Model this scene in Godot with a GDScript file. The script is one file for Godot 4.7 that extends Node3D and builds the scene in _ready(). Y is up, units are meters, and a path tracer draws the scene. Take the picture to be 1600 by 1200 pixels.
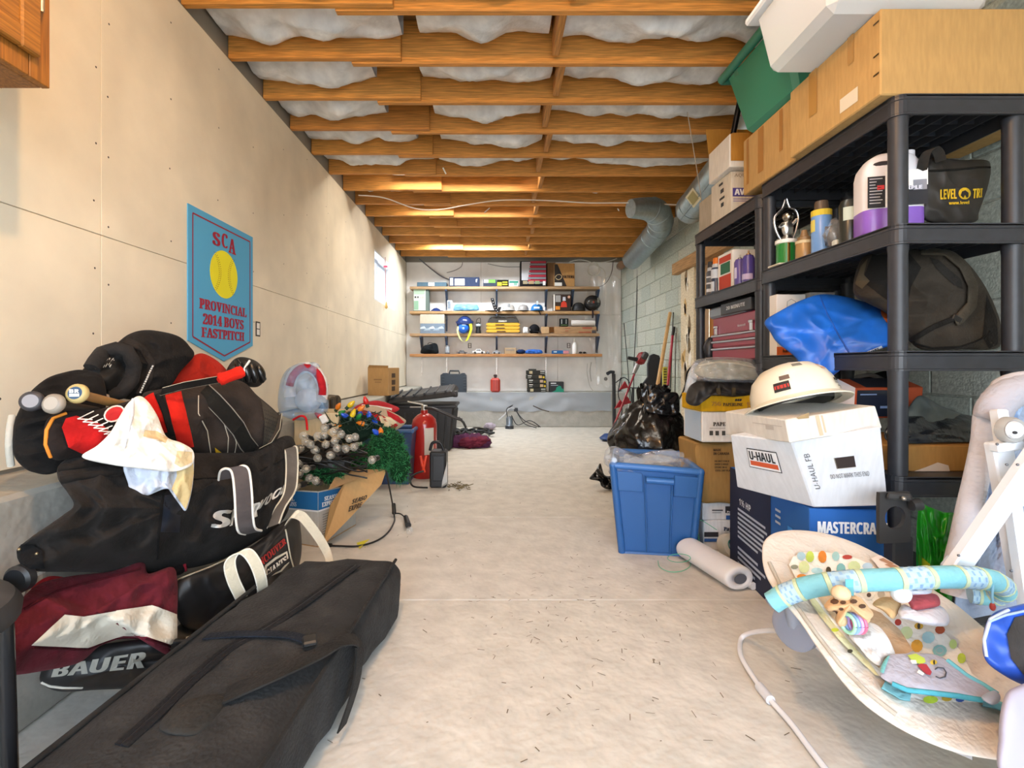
extends Node3D
# A narrow garage seen along its length. Lens: 780 px focal length at 1600 x 1200,principal point shifted.
const FOC := 780.0
const PX := 776.0
const PY := 572.0
const EYE := 0.93
const WALL_L := -1.45
const WALL_R := 2.0
const BACK := 8.0
const JOIST := 2.60
const LEDGE_X := -1.2
const LEDGE_Y := 0.61

var names := {}
var mats := {}
var texs := {}
var fonts := {}
var wob := FastNoiseLite.new()
var rng := RandomNumberGenerator.new()

# ---------------------------------------------------------------- points
func P(x: float,y: float,d: float) -> Vector3:
	return Vector3((x - PX) / FOC * d,EYE - (y - PY) / FOC * d,-d)

# where the ray of a pixel meets the plane through three points
func plane_at(x: float,y: float,a: Vector3,b: Vector3,c: Vector3) -> Vector3:
	var e := Vector3(0,EYE,0)
	return Plane(a,b,c).intersects_ray(e,P(x,y,1.0) - e)

# depth at which a pixel row meets a level plane of height h
func depth_at(y: float,h: float) -> float:
	return (EYE - h) * FOC / (y - PY)

# ---------------------------------------------------------------- mesh builder
class MB:
	var v := PackedVector3Array()
	var n := PackedVector3Array()
	var uv := PackedVector2Array()
	var idx := PackedInt32Array()

	func tri(a: Vector3,b: Vector3,c: Vector3,na: Vector3,nb: Vector3,nc: Vector3) -> void:
		var k := v.size()
		v.append_array([a,b,c]); n.append_array([na,nb,nc])
		uv.append_array([Vector2(),Vector2(),Vector2()])
		if (c - a).cross(b - a).dot(na + nb + nc) >= 0.0:
			idx.append_array([k,k + 1,k + 2])
		else:
			idx.append_array([k,k + 2,k + 1])

	func flat(a: Vector3,b: Vector3,c: Vector3,out: Vector3) -> void:
		var q := (c - a).cross(b - a)
		if q.length_squared() < 1e-16:
			return
		q = q.normalized()
		if q.dot(out) < 0.0:
			q = -q
		tri(a,b,c,q,q,q)

	func quad(a: Vector3,b: Vector3,c: Vector3,d: Vector3,out: Vector3) -> void:
		flat(a,b,c,out); flat(a,c,d,out)

	func quad_(a: Vector3,b: Vector3,c: Vector3,d: Vector3,out: Vector3) -> MB:
		quad(a,b,c,d,out)
		return self

	# eight corners (index x + 2y + 4z) with chamfered edges of b metres
	func hexa(p: Array,b := 0.003) -> MB:
		var mid := Vector3()
		for q in p: mid += q / 8.0
		var len := [(p[1] - p[0]).length(),(p[2] - p[0]).length(),(p[4] - p[0]).length()]
		var t := []
		for a in 3: t.append(minf(b / maxf(len[a],1e-5),0.45))
		var vv := []
		for c in 8:
			var row := []
			for a in 3:
				var w := [0.0,0.0,0.0]
				for k in 3:
					var hi: bool = (c >> k) & 1
					w[k] = (1.0 if hi else 0.0) if k == a else (1.0 - t[k] if hi else t[k])
				var q := Vector3()
				for c2 in 8:
					var f := 1.0
					for k in 3: f *= w[k] if (c2 >> k) & 1 else 1.0 - w[k]
					q += p[c2] * f
				row.append(q)
			vv.append(row)
		for a in 3:
			var u := (a + 1) % 3
			var w2 := (a + 2) % 3
			for s in 2:
				var c0: int = s << a
				var q: Array = [vv[c0][a],vv[c0 | 1 << u][a],vv[c0 | 1 << u | 1 << w2][a],vv[c0 | 1 << w2][a]]
				quad(q[0],q[1],q[2],q[3],(q[0] + q[2]) * 0.5 - mid)
			if b > 0.0:
				for s in 4: # edges along axis a
					var c0 := ((s & 1) << u) | ((s >> 1) << w2)
					var c1 := c0 | 1 << a
					quad(vv[c0][u],vv[c1][u],vv[c1][w2],vv[c0][w2],(vv[c0][u] + vv[c1][w2]) * 0.5 - mid)
		if b > 0.0:
			for c in 8: flat(vv[c][0],vv[c][1],vv[c][2],vv[c][0] - mid)
		return self

	func box(c: Vector3,s: Vector3,b := 0.003,basis := Basis()) -> MB:
		var p := []
		for k in 8:
			p.append(c + basis * (Vector3((k & 1) - 0.5,((k >> 1) & 1) - 0.5,((k >> 2) & 1) - 0.5) * s))
		return hexa(p,b)

	# rows of points -> smooth surface; normals point to the side that «out» points to at the first good face,or away from «mid»
	func grid(rows: Array,close_u := false,mid = null,out := Vector3.ZERO) -> MB:
		var h := rows.size()
		var w: int = rows[0].size()
		var k := v.size()
		var acc := PackedVector3Array(); acc.resize(h * w)
		var vs := PackedVector3Array(); vs.resize(h * w)
		for i in h:
			var r = rows[i]
			for j in w: vs[i * w + j] = r[j]
		var wu := w if close_u else w - 1
		var score := 0.0
		for i in h - 1:
			for j in wu:
				var j2 := (j + 1) % w
				var a := i * w + j
				var b := i * w + j2
				var c := (i + 1) * w + j2
				var d := (i + 1) * w + j
				var q := (vs[c] - vs[a]).cross(vs[d] - vs[b])
				acc[a] += q; acc[b] += q; acc[c] += q; acc[d] += q
				if mid != null: score += q.dot((vs[a] + vs[c]) * 0.5 - mid)
				else: score += q.dot(out)
		var sg := 1.0 if score >= 0.0 else -1.0
		# the two poles share one normal
		for i in [0,h - 1]:
			if vs[i * w].distance_squared_to(vs[i * w + w / 2]) < 1e-12:
				var s := Vector3()
				for j in w: s += acc[i * w + j]
				for j in w: acc[i * w + j] = s
		for i in h:
			for j in w:
				v.append(vs[i * w + j])
				var q: Vector3 = acc[i * w + j] * sg
				n.append(q.normalized() if q.length_squared() > 1e-20 else Vector3.UP)
				uv.append(Vector2(float(j) / maxi(w - 1,1),float(i) / maxi(h - 1,1)))
		for i in h - 1:
			for j in wu:
				var j2 := (j + 1) % w
				var a := k + i * w + j
				var b := k + i * w + j2
				var c := k + (i + 1) * w + j2
				var d := k + (i + 1) * w + j
				if sg > 0.0: idx.append_array([a,c,b,a,d,c])
				else: idx.append_array([a,b,c,a,c,d])
		return self

	func tube(pts: Array,r,sides := 8,cap := true) -> MB:
		var m := pts.size()
		var rows := []
		var up := Vector3.UP
		var t0: Vector3 = (pts[1] - pts[0]).normalized()
		if absf(t0.dot(up)) > 0.9: up = Vector3.RIGHT
		var x := t0.cross(up).normalized()
		for i in m:
			var t: Vector3 = (pts[mini(i + 1,m - 1)] - pts[maxi(i - 1,0)]).normalized()
			x = (x - t * x.dot(t)).normalized()
			var y := t.cross(x)
			var rr: float = r[i] if r is Array else r
			var row := []
			for j in sides:
				var a := TAU * j / sides
				row.append(pts[i] + (x * cos(a) + y * sin(a)) * rr)
			rows.append(row)
		# orientation: test against the first ring's centre
		var k := v.size()
		grid(rows,true,null,Vector3.ZERO)
		if n[k].dot(v[k] - pts[0]) < 0.0:
			for i in range(k,n.size()): n[i] = -n[i]
			var i0 := idx.size() - (m - 1) * sides * 6
			for i in range(i0,idx.size(),3):
				var s := idx[i + 1]; idx[i + 1] = idx[i + 2]; idx[i + 2] = s
		if cap:
			for e in [0,m - 1]:
				var out: Vector3 = (pts[e] - pts[1 if e == 0 else m - 2]).normalized()
				for j in sides:
					flat(pts[e],rows[e][j],rows[e][(j + 1) % sides],out)
		return self

	# profile of (radius,height) from bottom to top round the y axis of xf
	func lathe(prof: Array,xf: Transform3D,sides := 24,squash := Vector2.ONE) -> MB:
		var m := prof.size()
		for i in m - 1:
			var a: Vector2 = prof[i]
			var b: Vector2 = prof[i + 1]
			if a.distance_to(b) < 1e-6: continue
			var nn := Vector2((b - a).y,-(b - a).x).normalized()
			var na := nn
			var nb := nn
			if i > 0:
				var z: Vector2 = a - prof[i - 1]
				var q := Vector2(z.y,-z.x).normalized()
				if q.dot(nn) > 0.72: na = (q + nn).normalized()
			if i < m - 2:
				var z2: Vector2 = prof[i + 2] - b
				var q2 := Vector2(z2.y,-z2.x).normalized()
				if q2.dot(nn) > 0.72: nb = (q2 + nn).normalized()
			for j in sides:
				var p := []
				for t in [j,j + 1]:
					var c := cos(TAU * t / sides); var s := sin(TAU * t / sides)
					p.append([xf * Vector3(a.x * c * squash.x,a.y,a.x * s * squash.y),xf.basis * Vector3(na.x * c,na.y,na.x * s),
						xf * Vector3(b.x * c * squash.x,b.y,b.x * s * squash.y),xf.basis * Vector3(nb.x * c,nb.y,nb.x * s)])
				if a.x > 1e-6: tri(p[0][0],p[1][0],p[1][2],p[0][1],p[1][1],p[1][3])
				if b.x > 1e-6: tri(p[0][0],p[1][2],p[0][2],p[0][1],p[1][3],p[0][3])
		return self

	# flat outline in xf's x-y plane,extruded along +-z by half the depth
	func prism(poly: Array,depth: float,xf: Transform3D) -> MB:
		var pl := PackedVector2Array(poly)
		var t := Geometry2D.triangulate_polygon(pl)
		var z := xf.basis.z.normalized()
		for s in [-0.5,0.5]:
			for i in range(0,t.size(),3):
				var q := []
				for k in 3: q.append(xf * Vector3(pl[t[i + k]].x,pl[t[i + k]].y,depth * s))
				flat(q[0],q[1],q[2],z * s)
		var area := 0.0
		for i in pl.size(): area += pl[i].cross(pl[(i + 1) % pl.size()])
		for i in pl.size():
			var a := pl[i]; var b := pl[(i + 1) % pl.size()]
			var o := Vector2((b - a).y,-(b - a).x) * signf(area)
			quad(xf * Vector3(a.x,a.y,-depth / 2),xf * Vector3(b.x,b.y,-depth / 2),xf * Vector3(b.x,b.y,depth / 2),xf * Vector3(a.x,a.y,depth / 2),xf.basis * Vector3(o.x,o.y,0))
		return self

	# strip of cloth or strap along points: half width vectors given per point or as one vector
	func ribbon(pts: Array,side,thick := 0.003) -> MB:
		var m := pts.size()
		var rows := []
		for i in m:
			var s: Vector3 = side[i] if side is Array else side
			var t: Vector3 = (pts[mini(i + 1,m - 1)] - pts[maxi(i - 1,0)]).normalized()
			var nn := t.cross(s).normalized() * thick * 0.5
			rows.append([pts[i] - s + nn,pts[i] + s + nn,pts[i] + s - nn,pts[i] - s - nn])
		for i in m - 1:
			for j in 4:
				var j2 := (j + 1) % 4
				var c: Vector3 = (pts[i] + pts[i + 1]) * 0.5
				quad(rows[i][j],rows[i][j2],rows[i + 1][j2],rows[i + 1][j],(rows[i][j] + rows[i + 1][j2]) * 0.5 - c)
		for e in [0,m - 1]:
			quad(rows[e][0],rows[e][1],rows[e][2],rows[e][3],pts[e] - pts[1 if e == 0 else m - 2])
		return self

	func append_(o: MB) -> MB:
		var k := v.size()
		v.append_array(o.v); n.append_array(o.n); uv.append_array(o.uv)
		for i in o.idx: idx.append(i + k)
		return self

	func ball(c: Vector3,r: Vector3,rings := 8,sides := 12,basis := Basis()) -> MB:
		var rows := []
		for i in rings + 1:
			var t := PI * i / rings
			var row := []
			for j in sides:
				var a := TAU * j / sides
				row.append(c + basis * (Vector3(sin(t) * cos(a),cos(t),sin(t) * sin(a)) * r))
			rows.append(row)
		return grid(rows,true,c)

	func rect(q: Array,lift := 0.0015) -> MB:
		var nn: Vector3 = (q[2] - q[0]).cross(q[1] - q[3]).normalized()
		var c: Vector3 = (q[0] + q[2]) * 0.5
		if nn.dot(Vector3(0,0.93,0) - c) < 0.0: nn = -nn
		var o := nn * lift
		quad(q[0] + o,q[1] + o,q[2] + o,q[3] + o,nn)
		return self

# A soft body: an outline of (pixel x,pixel y,depth) filled and blown up towards the eye and away from it.
class Pillow:
	var b := []        # dense outline,Vector3(px,py,1/depth)
	var c: Vector3
	var nrm: Vector3
	var tf: float
	var tb: float
	var ea: float
	var wr: float
	var wf: float
	var st: Vector3
	var sag: float
	var dish: float
	var host: Node3D
	var seed_at: Vector3

	func w(q: Vector3) -> Vector3:
		return host.P(q.x,q.y,1.0 / q.z)

	func h(r: float) -> float:
		return pow(maxf(0.0,1.0 - pow(r,ea)),0.5)

	func wrinkle(p: Vector3,r: float) -> float:
		var q := Vector3(p.x * st.x,p.y * st.y,p.z * st.z) + seed_at
		var f: FastNoiseLite = host.wob
		var a := f.get_noise_3dv(q * wf)
		var z := f.get_noise_3dv(q * wf * 2.7 + Vector3(9,4,2))
		var y := f.get_noise_3dv(q * wf * 1.5 + Vector3(2,7,5))
		return wr * 1.5 * ((1.0 - 2.4 * absf(a)) + 0.9 * (0.5 - 2.0 * absf(y)) + 0.35 * z) * (1.0 - 0.45 * r * r)

	func at(q: Vector3,r: float,front: bool) -> Vector3:
		var m: Vector3 = c.lerp(q,r)
		var p := w(m)
		var hh := h(r)
		var d := (tf * hh + wrinkle(p,r) * (0.35 + 0.65 * hh) - dish * (1.0 - r * r)) if front else -tb * hh
		return p + nrm * d + Vector3.DOWN * sag * hh

	# the point of the skin behind a pixel,lifted by e
	func skin(x: float,y: float,e := 0.002) -> Vector3:
		var d := Vector2(x - c.x,y - c.y)
		if d.length() < 0.01: return at(b[0],0.0,true) + nrm * e
		for i in b.size():
			var p := Vector2(b[i].x - c.x,b[i].y - c.y)
			var q: Vector3 = b[(i + 1) % b.size()]
			var s := Vector2(q.x - c.x,q.y - c.y) - p
			var den := d.cross(s)
			if absf(den) < 1e-9: continue
			var t := p.cross(s) / den
			var u := p.cross(d) / den
			if t > 0.0 and u >= -0.001 and u <= 1.001:
				return at((b[i] as Vector3).lerp(q,u),minf(1.0 / t,1.0),true) + nrm * e
		return at(b[0],0.5,true)

	func line(pts: Array,e := 0.002,step := 10.0) -> Array:
		var out := []
		for i in pts.size() - 1:
			var a: Vector2 = pts[i]
			var z: Vector2 = pts[i + 1]
			var k := maxi(1,int(a.distance_to(z) / step))
			for j in k: out.append(skin(lerpf(a.x,z.x,float(j) / k),lerpf(a.y,z.y,float(j) / k),e))
		out.append(skin(pts[-1].x,pts[-1].y,e))
		return out

func spline(pts: Array,per: int,closed := true) -> Array:
	var out := []
	var m := pts.size()
	var segs := m if closed else m - 1
	for i in segs:
		var a; var b; var c; var d
		if closed:
			a = pts[(i + m - 1) % m]; b = pts[i]; c = pts[(i + 1) % m]; d = pts[(i + 2) % m]
		else:
			a = pts[maxi(i - 1,0)]; b = pts[i]; c = pts[i + 1]; d = pts[mini(i + 2,m - 1)]
		for j in per:
			var t := float(j) / per
			out.append(b * 1.0 + (c - a) * 0.5 * t + (a * 2.0 - b * 5.0 + c * 4.0 - d) * 0.5 * t * t + (b * 3.0 - a - c * 3.0 + d) * 0.5 * t * t * t)
	if not closed: out.append(pts[-1])
	return out

# pts: [px,py,depth] triples in one flat array
func pillow(flat_pts: Array,tf: float,tb: float,o := {}) -> Pillow:
	var q := Pillow.new()
	q.host = self
	var raw := []
	for i in range(0,flat_pts.size(),3):
		raw.append(Vector3(flat_pts[i],flat_pts[i + 1],1.0 / flat_pts[i + 2]))
	q.b = spline(raw,o.get("per",8)) if not o.get("sharp",false) else raw_dense(raw,o.get("per",8))
	var c := Vector3()
	for p in q.b: c += p / q.b.size()
	if o.has("c"): c = Vector3(o.c[0],o.c[1],c.z)
	if o.has("cd"): c.z = 1.0 / o.cd
	q.c = c
	q.nrm = (Vector3(0,EYE,0) - q.w(c)).normalized()
	q.tf = tf; q.tb = tb
	q.ea = o.get("ea",2.6)
	q.wr = o.get("wr",0.008)
	q.wf = o.get("wf",7.0)
	q.st = o.get("st",Vector3.ONE)
	q.sag = o.get("sag",0.0)
	q.dish = o.get("dish",0.0)
	q.seed_at = Vector3(3.1,1.7,0.3) * o.get("seed",1)
	return q

func raw_dense(raw: Array,per: int) -> Array:
	var out := []
	for i in raw.size():
		for j in per: out.append((raw[i] as Vector3).lerp(raw[(i + 1) % raw.size()],float(j) / per))
	return out

func pmesh(q: Pillow,rings := 22) -> MB:
	if rings >= 16: rings = int(rings * 1.5)
	var rows := []
	for i in rings + 1:
		var r := sin(PI / 2 * i / rings)
		var row := []
		for p in q.b: row.append(q.at(p,r,true))
		rows.append(row)
	var back := maxi(5,rings / 3)
	for i in range(1,back + 1):
		var r := cos(PI / 2 * i / back)
		var row := []
		for p in q.b: row.append(q.at(p,maxf(r,0.0),false))
		rows.append(row)
	var last: Vector3 = rows[-1][0]
	for j in rows[-1].size(): rows[-1][j] = last
	return MB.new().grid(rows,true,(q.w(q.c) + q.nrm * (q.tf - q.tb) * 0.3))

# a patch printed or sewn on a soft body,outline in pixels
func patch(q: Pillow,pts: Array,e := 0.003,rings := 6) -> MB:
	var c := Vector2()
	for p in pts: c += p / pts.size()
	var dense := []
	for i in pts.size():
		for j in 5: dense.append((pts[i] as Vector2).lerp(pts[(i + 1) % pts.size()],j / 5.0))
	var rows := []
	for i in rings + 1:
		var row := []
		for p in dense:
			var z: Vector2 = c.lerp(p,float(i) / rings)
			row.append(q.skin(z.x,z.y,e))
		rows.append(row)
	return MB.new().grid(rows,true,null,q.nrm)

func oval(x: float,y: float,rx: float,ry: float,n := 12,turn := 0.0) -> Array:
	var out := []
	for i in n:
		var a := TAU * i / n
		out.append(Vector2(x,y) + Vector2(cos(a) * rx,sin(a) * ry).rotated(turn))
	return out

# ---------------------------------------------------------------- quads and lettering
func Q(x0: float,y0: float,x1: float,y1: float,d: float) -> Array:
	return [P(x0,y0,d),P(x1,y0,d),P(x1,y1,d),P(x0,y1,d)]

# a face across the x axis,seen from the left: far edge on the left
func QX(x: float,d0: float,d1: float,top: float,low: float) -> Array:
	return [Vector3(x,top,-d0),Vector3(x,top,-d1),Vector3(x,low,-d1),Vector3(x,low,-d0)]

func qp(q: Array,u: float,w: float) -> Vector3:
	return (q[0] as Vector3).lerp(q[1],u).lerp((q[3] as Vector3).lerp(q[2],u),w)

func sub(q: Array,u0: float,v0: float,u1: float,v1: float) -> Array:
	return [qp(q,u0,v0),qp(q,u1,v0),qp(q,u1,v1),qp(q,u0,v1)]

func glyphs(s: String,face := "Droid Sans",weight := 700,italic := false) -> Array:
	var key := face + str(weight) + str(italic)
	if not fonts.has(key):
		var f := SystemFont.new()
		f.font_names = PackedStringArray([face]); f.font_weight = weight; f.font_italic = italic
		fonts[key] = f
	var t := TextMesh.new()
	t.font = fonts[key]; t.text = s; t.font_size = 32; t.pixel_size = 0.01; t.depth = 0.02; t.curve_step = 3.0
	var a := t.get_mesh_arrays() if t.has_method("get_mesh_arrays") else t.surface_get_arrays(0)
	var vs: PackedVector3Array = a[Mesh.ARRAY_VERTEX]
	var ns: PackedVector3Array = a[Mesh.ARRAY_NORMAL]
	var ix = a[Mesh.ARRAY_INDEX]
	if ix == null or ix.size() == 0: ix = range(vs.size())
	var out := PackedVector2Array()
	for i in range(0,ix.size(),3):
		if ns[ix[i]].z > 0.5:
			for k in 3: out.append(Vector2(vs[ix[i + k]].x,vs[ix[i + k]].y))
	var lo := Vector2(1e9,1e9); var hi := -lo
	for p in out: lo = lo.min(p); hi = hi.max(p)
	for i in out.size(): out[i] = Vector2((out[i].x - lo.x) / maxf(hi.x - lo.x,1e-6),1.0 - (out[i].y - lo.y) / maxf(hi.y - lo.y,1e-6))
	var asp: float = (hi - lo).x / maxf((hi - lo).y,1e-6)
	if weight >= 600: # heavier strokes: the outline laid down three times,slightly apart
		var thin := out.duplicate()
		var e := 0.045 / asp
		out.clear()
		for o in [-e,0.0,e]:
			for p in thin: out.append(Vector2(p.x * (1.0 - 2.0 * e) + e + o,p.y))
	return [out,asp,3 if weight >= 600 else 1]

# lettering stretched into a quad
func text(s: String,q: Array,face := "Droid Sans",weight := 700,lift := 0.0025,italic := false,shear := 0.0) -> MB:
	var m := MB.new()
	var gl := glyphs(s,face,weight,italic)
	var g: PackedVector2Array = gl[0]
	var nn: Vector3 = (q[2] - q[0]).cross(q[1] - q[3]).normalized()
	if nn.dot(Vector3(0,EYE,0) - (q[0] + q[2]) * 0.5) < 0.0: nn = -nn
	for i in range(0,g.size(),3):
		var p := []
		for k in 3: p.append(qp(q,g[i + k].x + (1.0 - g[i + k].y) * shear,g[i + k].y) + nn * (lift + 0.0004 * (i * gl[2] / g.size())))
		m.flat(p[0],p[1],p[2],nn)
	return m

# lettering laid on a soft body inside a pixel quad [tl,tr,br,bl]
func text_on(s: String,b: Pillow,q: Array,face := "Droid Sans",weight := 700,lift := 0.004,italic := false) -> MB:
	var m := MB.new()
	var gl := glyphs(s,face,weight,italic)
	var g: PackedVector2Array = gl[0]
	for i in range(0,g.size(),3):
		var p := []
		for k in 3:
			var z: Vector2 = (q[0] as Vector2).lerp(q[1],g[i + k].x).lerp((q[3] as Vector2).lerp(q[2],g[i + k].x),g[i + k].y)
			p.append(b.skin(z.x,z.y,lift + 0.0004 * (i * gl[2] / g.size())))
		m.flat(p[0],p[1],p[2],b.nrm)
	return m

# ---------------------------------------------------------------- nodes
func numbered(s: String) -> String:
	if not names.has(s):
		names[s] = 0
		return s
	names[s] += 1
	return "%s_%03d" % [s,names[s]]

func origin_of(o: Node) -> Vector3:
	var p := Vector3()
	while o != self and o != null:
		p += o.position
		o = o.get_parent()
	return p

func tag(o: Node3D,label: String,category: String,group := "") -> Node3D:
	o.set_meta("label",label); o.set_meta("category",category)
	if group != "": o.set_meta("group",group)
	return o

func thing(called: String,label: String,category: String,at: Vector3,group := "") -> Node3D:
	var o := Node3D.new()
	o.name = numbered(called)
	add_child(o)
	o.position = at
	return tag(o,label,category,group)

# commits a builder whose points are in world coordinates
func put(called: String,m: MB,mat: Material,parent: Node3D = null) -> MeshInstance3D:
	var o := MeshInstance3D.new()
	var off := Vector3()
	if parent == null:
		o.name = numbered(called)
		add_child(o)
		var lo := Vector3(1e9,1e9,1e9); var hi := -lo
		for p in m.v: lo = lo.min(p); hi = hi.max(p)
		off = Vector3((lo.x + hi.x) / 2,lo.y,(lo.z + hi.z) / 2)
		o.position = off
	else:
		o.name = called
		parent.add_child(o,true)
		if str(o.name) != called: # plain three-digit numbers for repeats
			var k := 1
			while parent.has_node("%s_%03d" % [called,k]): k += 1
			o.name = "%s_%03d" % [called,k]
		off = origin_of(parent)
	var a := []
	a.resize(Mesh.ARRAY_MAX)
	var vs := PackedVector3Array(); vs.resize(m.v.size())
	for i in m.v.size(): vs[i] = m.v[i] - off
	a[Mesh.ARRAY_VERTEX] = vs
	a[Mesh.ARRAY_NORMAL] = m.n
	a[Mesh.ARRAY_TEX_UV] = m.uv
	a[Mesh.ARRAY_INDEX] = m.idx
	var me := ArrayMesh.new()
	me.add_surface_from_arrays(Mesh.PRIMITIVE_TRIANGLES,a)
	me.surface_set_material(0,mat)
	o.mesh = me
	o.cast_shadow = GeometryInstance3D.SHADOW_CASTING_SETTING_ON
	return o

func one(called: String,label: String,category: String,m: MB,mat: Material,group := "") -> MeshInstance3D:
	var o := put(called,m,mat)
	tag(o,label,category,group)
	return o

func struct(called: String,m: MB,mat: Material,parent: Node3D = null) -> MeshInstance3D:
	var o := put(called,m,mat,parent)
	o.set_meta("kind","structure")
	return o

func shell(called: String) -> Node3D:
	var o := Node3D.new()
	o.name = called
	add_child(o)
	o.set_meta("kind","structure")
	return o

func bx(c: Vector3,s: Vector3,b := 0.003,basis := Basis()) -> MB:
	return MB.new().box(c,s,b,basis)

func span(lo: Vector3,hi: Vector3,b := 0.003) -> MB:
	return MB.new().box((lo + hi) * 0.5,(hi - lo).abs(),b)

# box whose face towards the eye covers a pixel rectangle at depth d
func pbox(x0: float,y0: float,x1: float,y1: float,d: float,deep: float,b := 0.003) -> MB:
	var a := P(x0,y1,d); var c := P(x1,y0,d)
	return span(Vector3(a.x,a.y,-d - deep),Vector3(c.x,c.y,-d),b)

# six-sided body from four bottom and four top points: near-corner,left,right,then the rest follows
func skew(a: Vector3,l: Vector3,r: Vector3,ta: Vector3,tl: Vector3,tr: Vector3,b := 0.004) -> MB:
	return MB.new().hexa([a,r,ta,tr,l,l + r - a,tl,tl + tr - ta],b)

func tb(pts: Array,r,sides := 8) -> MB:
	return MB.new().tube(pts,r,sides)

func up_at(p: Vector3,tilt := Vector3.ZERO) -> Transform3D:
	return Transform3D(Basis.from_euler(tilt),p)

# ---------------------------------------------------------------- materials
func noise_tex(key: String,freq: float,lo: float,hi: float,oct := 4,size := 256,kind := FastNoiseLite.TYPE_SIMPLEX_SMOOTH,seed_ := 1) -> NoiseTexture2D:
	if texs.has(key): return texs[key]
	var f := FastNoiseLite.new()
	f.noise_type = kind; f.frequency = freq; f.fractal_octaves = oct; f.seed = seed_
	var t := NoiseTexture2D.new()
	t.width = size; t.height = size; t.seamless = true; t.noise = f
	var g := Gradient.new()
	g.set_color(0,Color(lo,lo,lo)); g.set_color(1,Color(hi,hi,hi))
	t.color_ramp = g
	texs[key] = t
	return t

func bump_tex(key: String,freq: float,strength: float,oct := 3,size := 256) -> NoiseTexture2D:
	if texs.has(key): return texs[key]
	var f := FastNoiseLite.new()
	f.noise_type = FastNoiseLite.TYPE_SIMPLEX_SMOOTH; f.frequency = freq; f.fractal_octaves = oct; f.seed = 5
	var t := NoiseTexture2D.new()
	t.width = size; t.height = size; t.seamless = true; t.noise = f; t.as_normal_map = true; t.bump_strength = strength
	texs[key] = t
	return t

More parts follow.
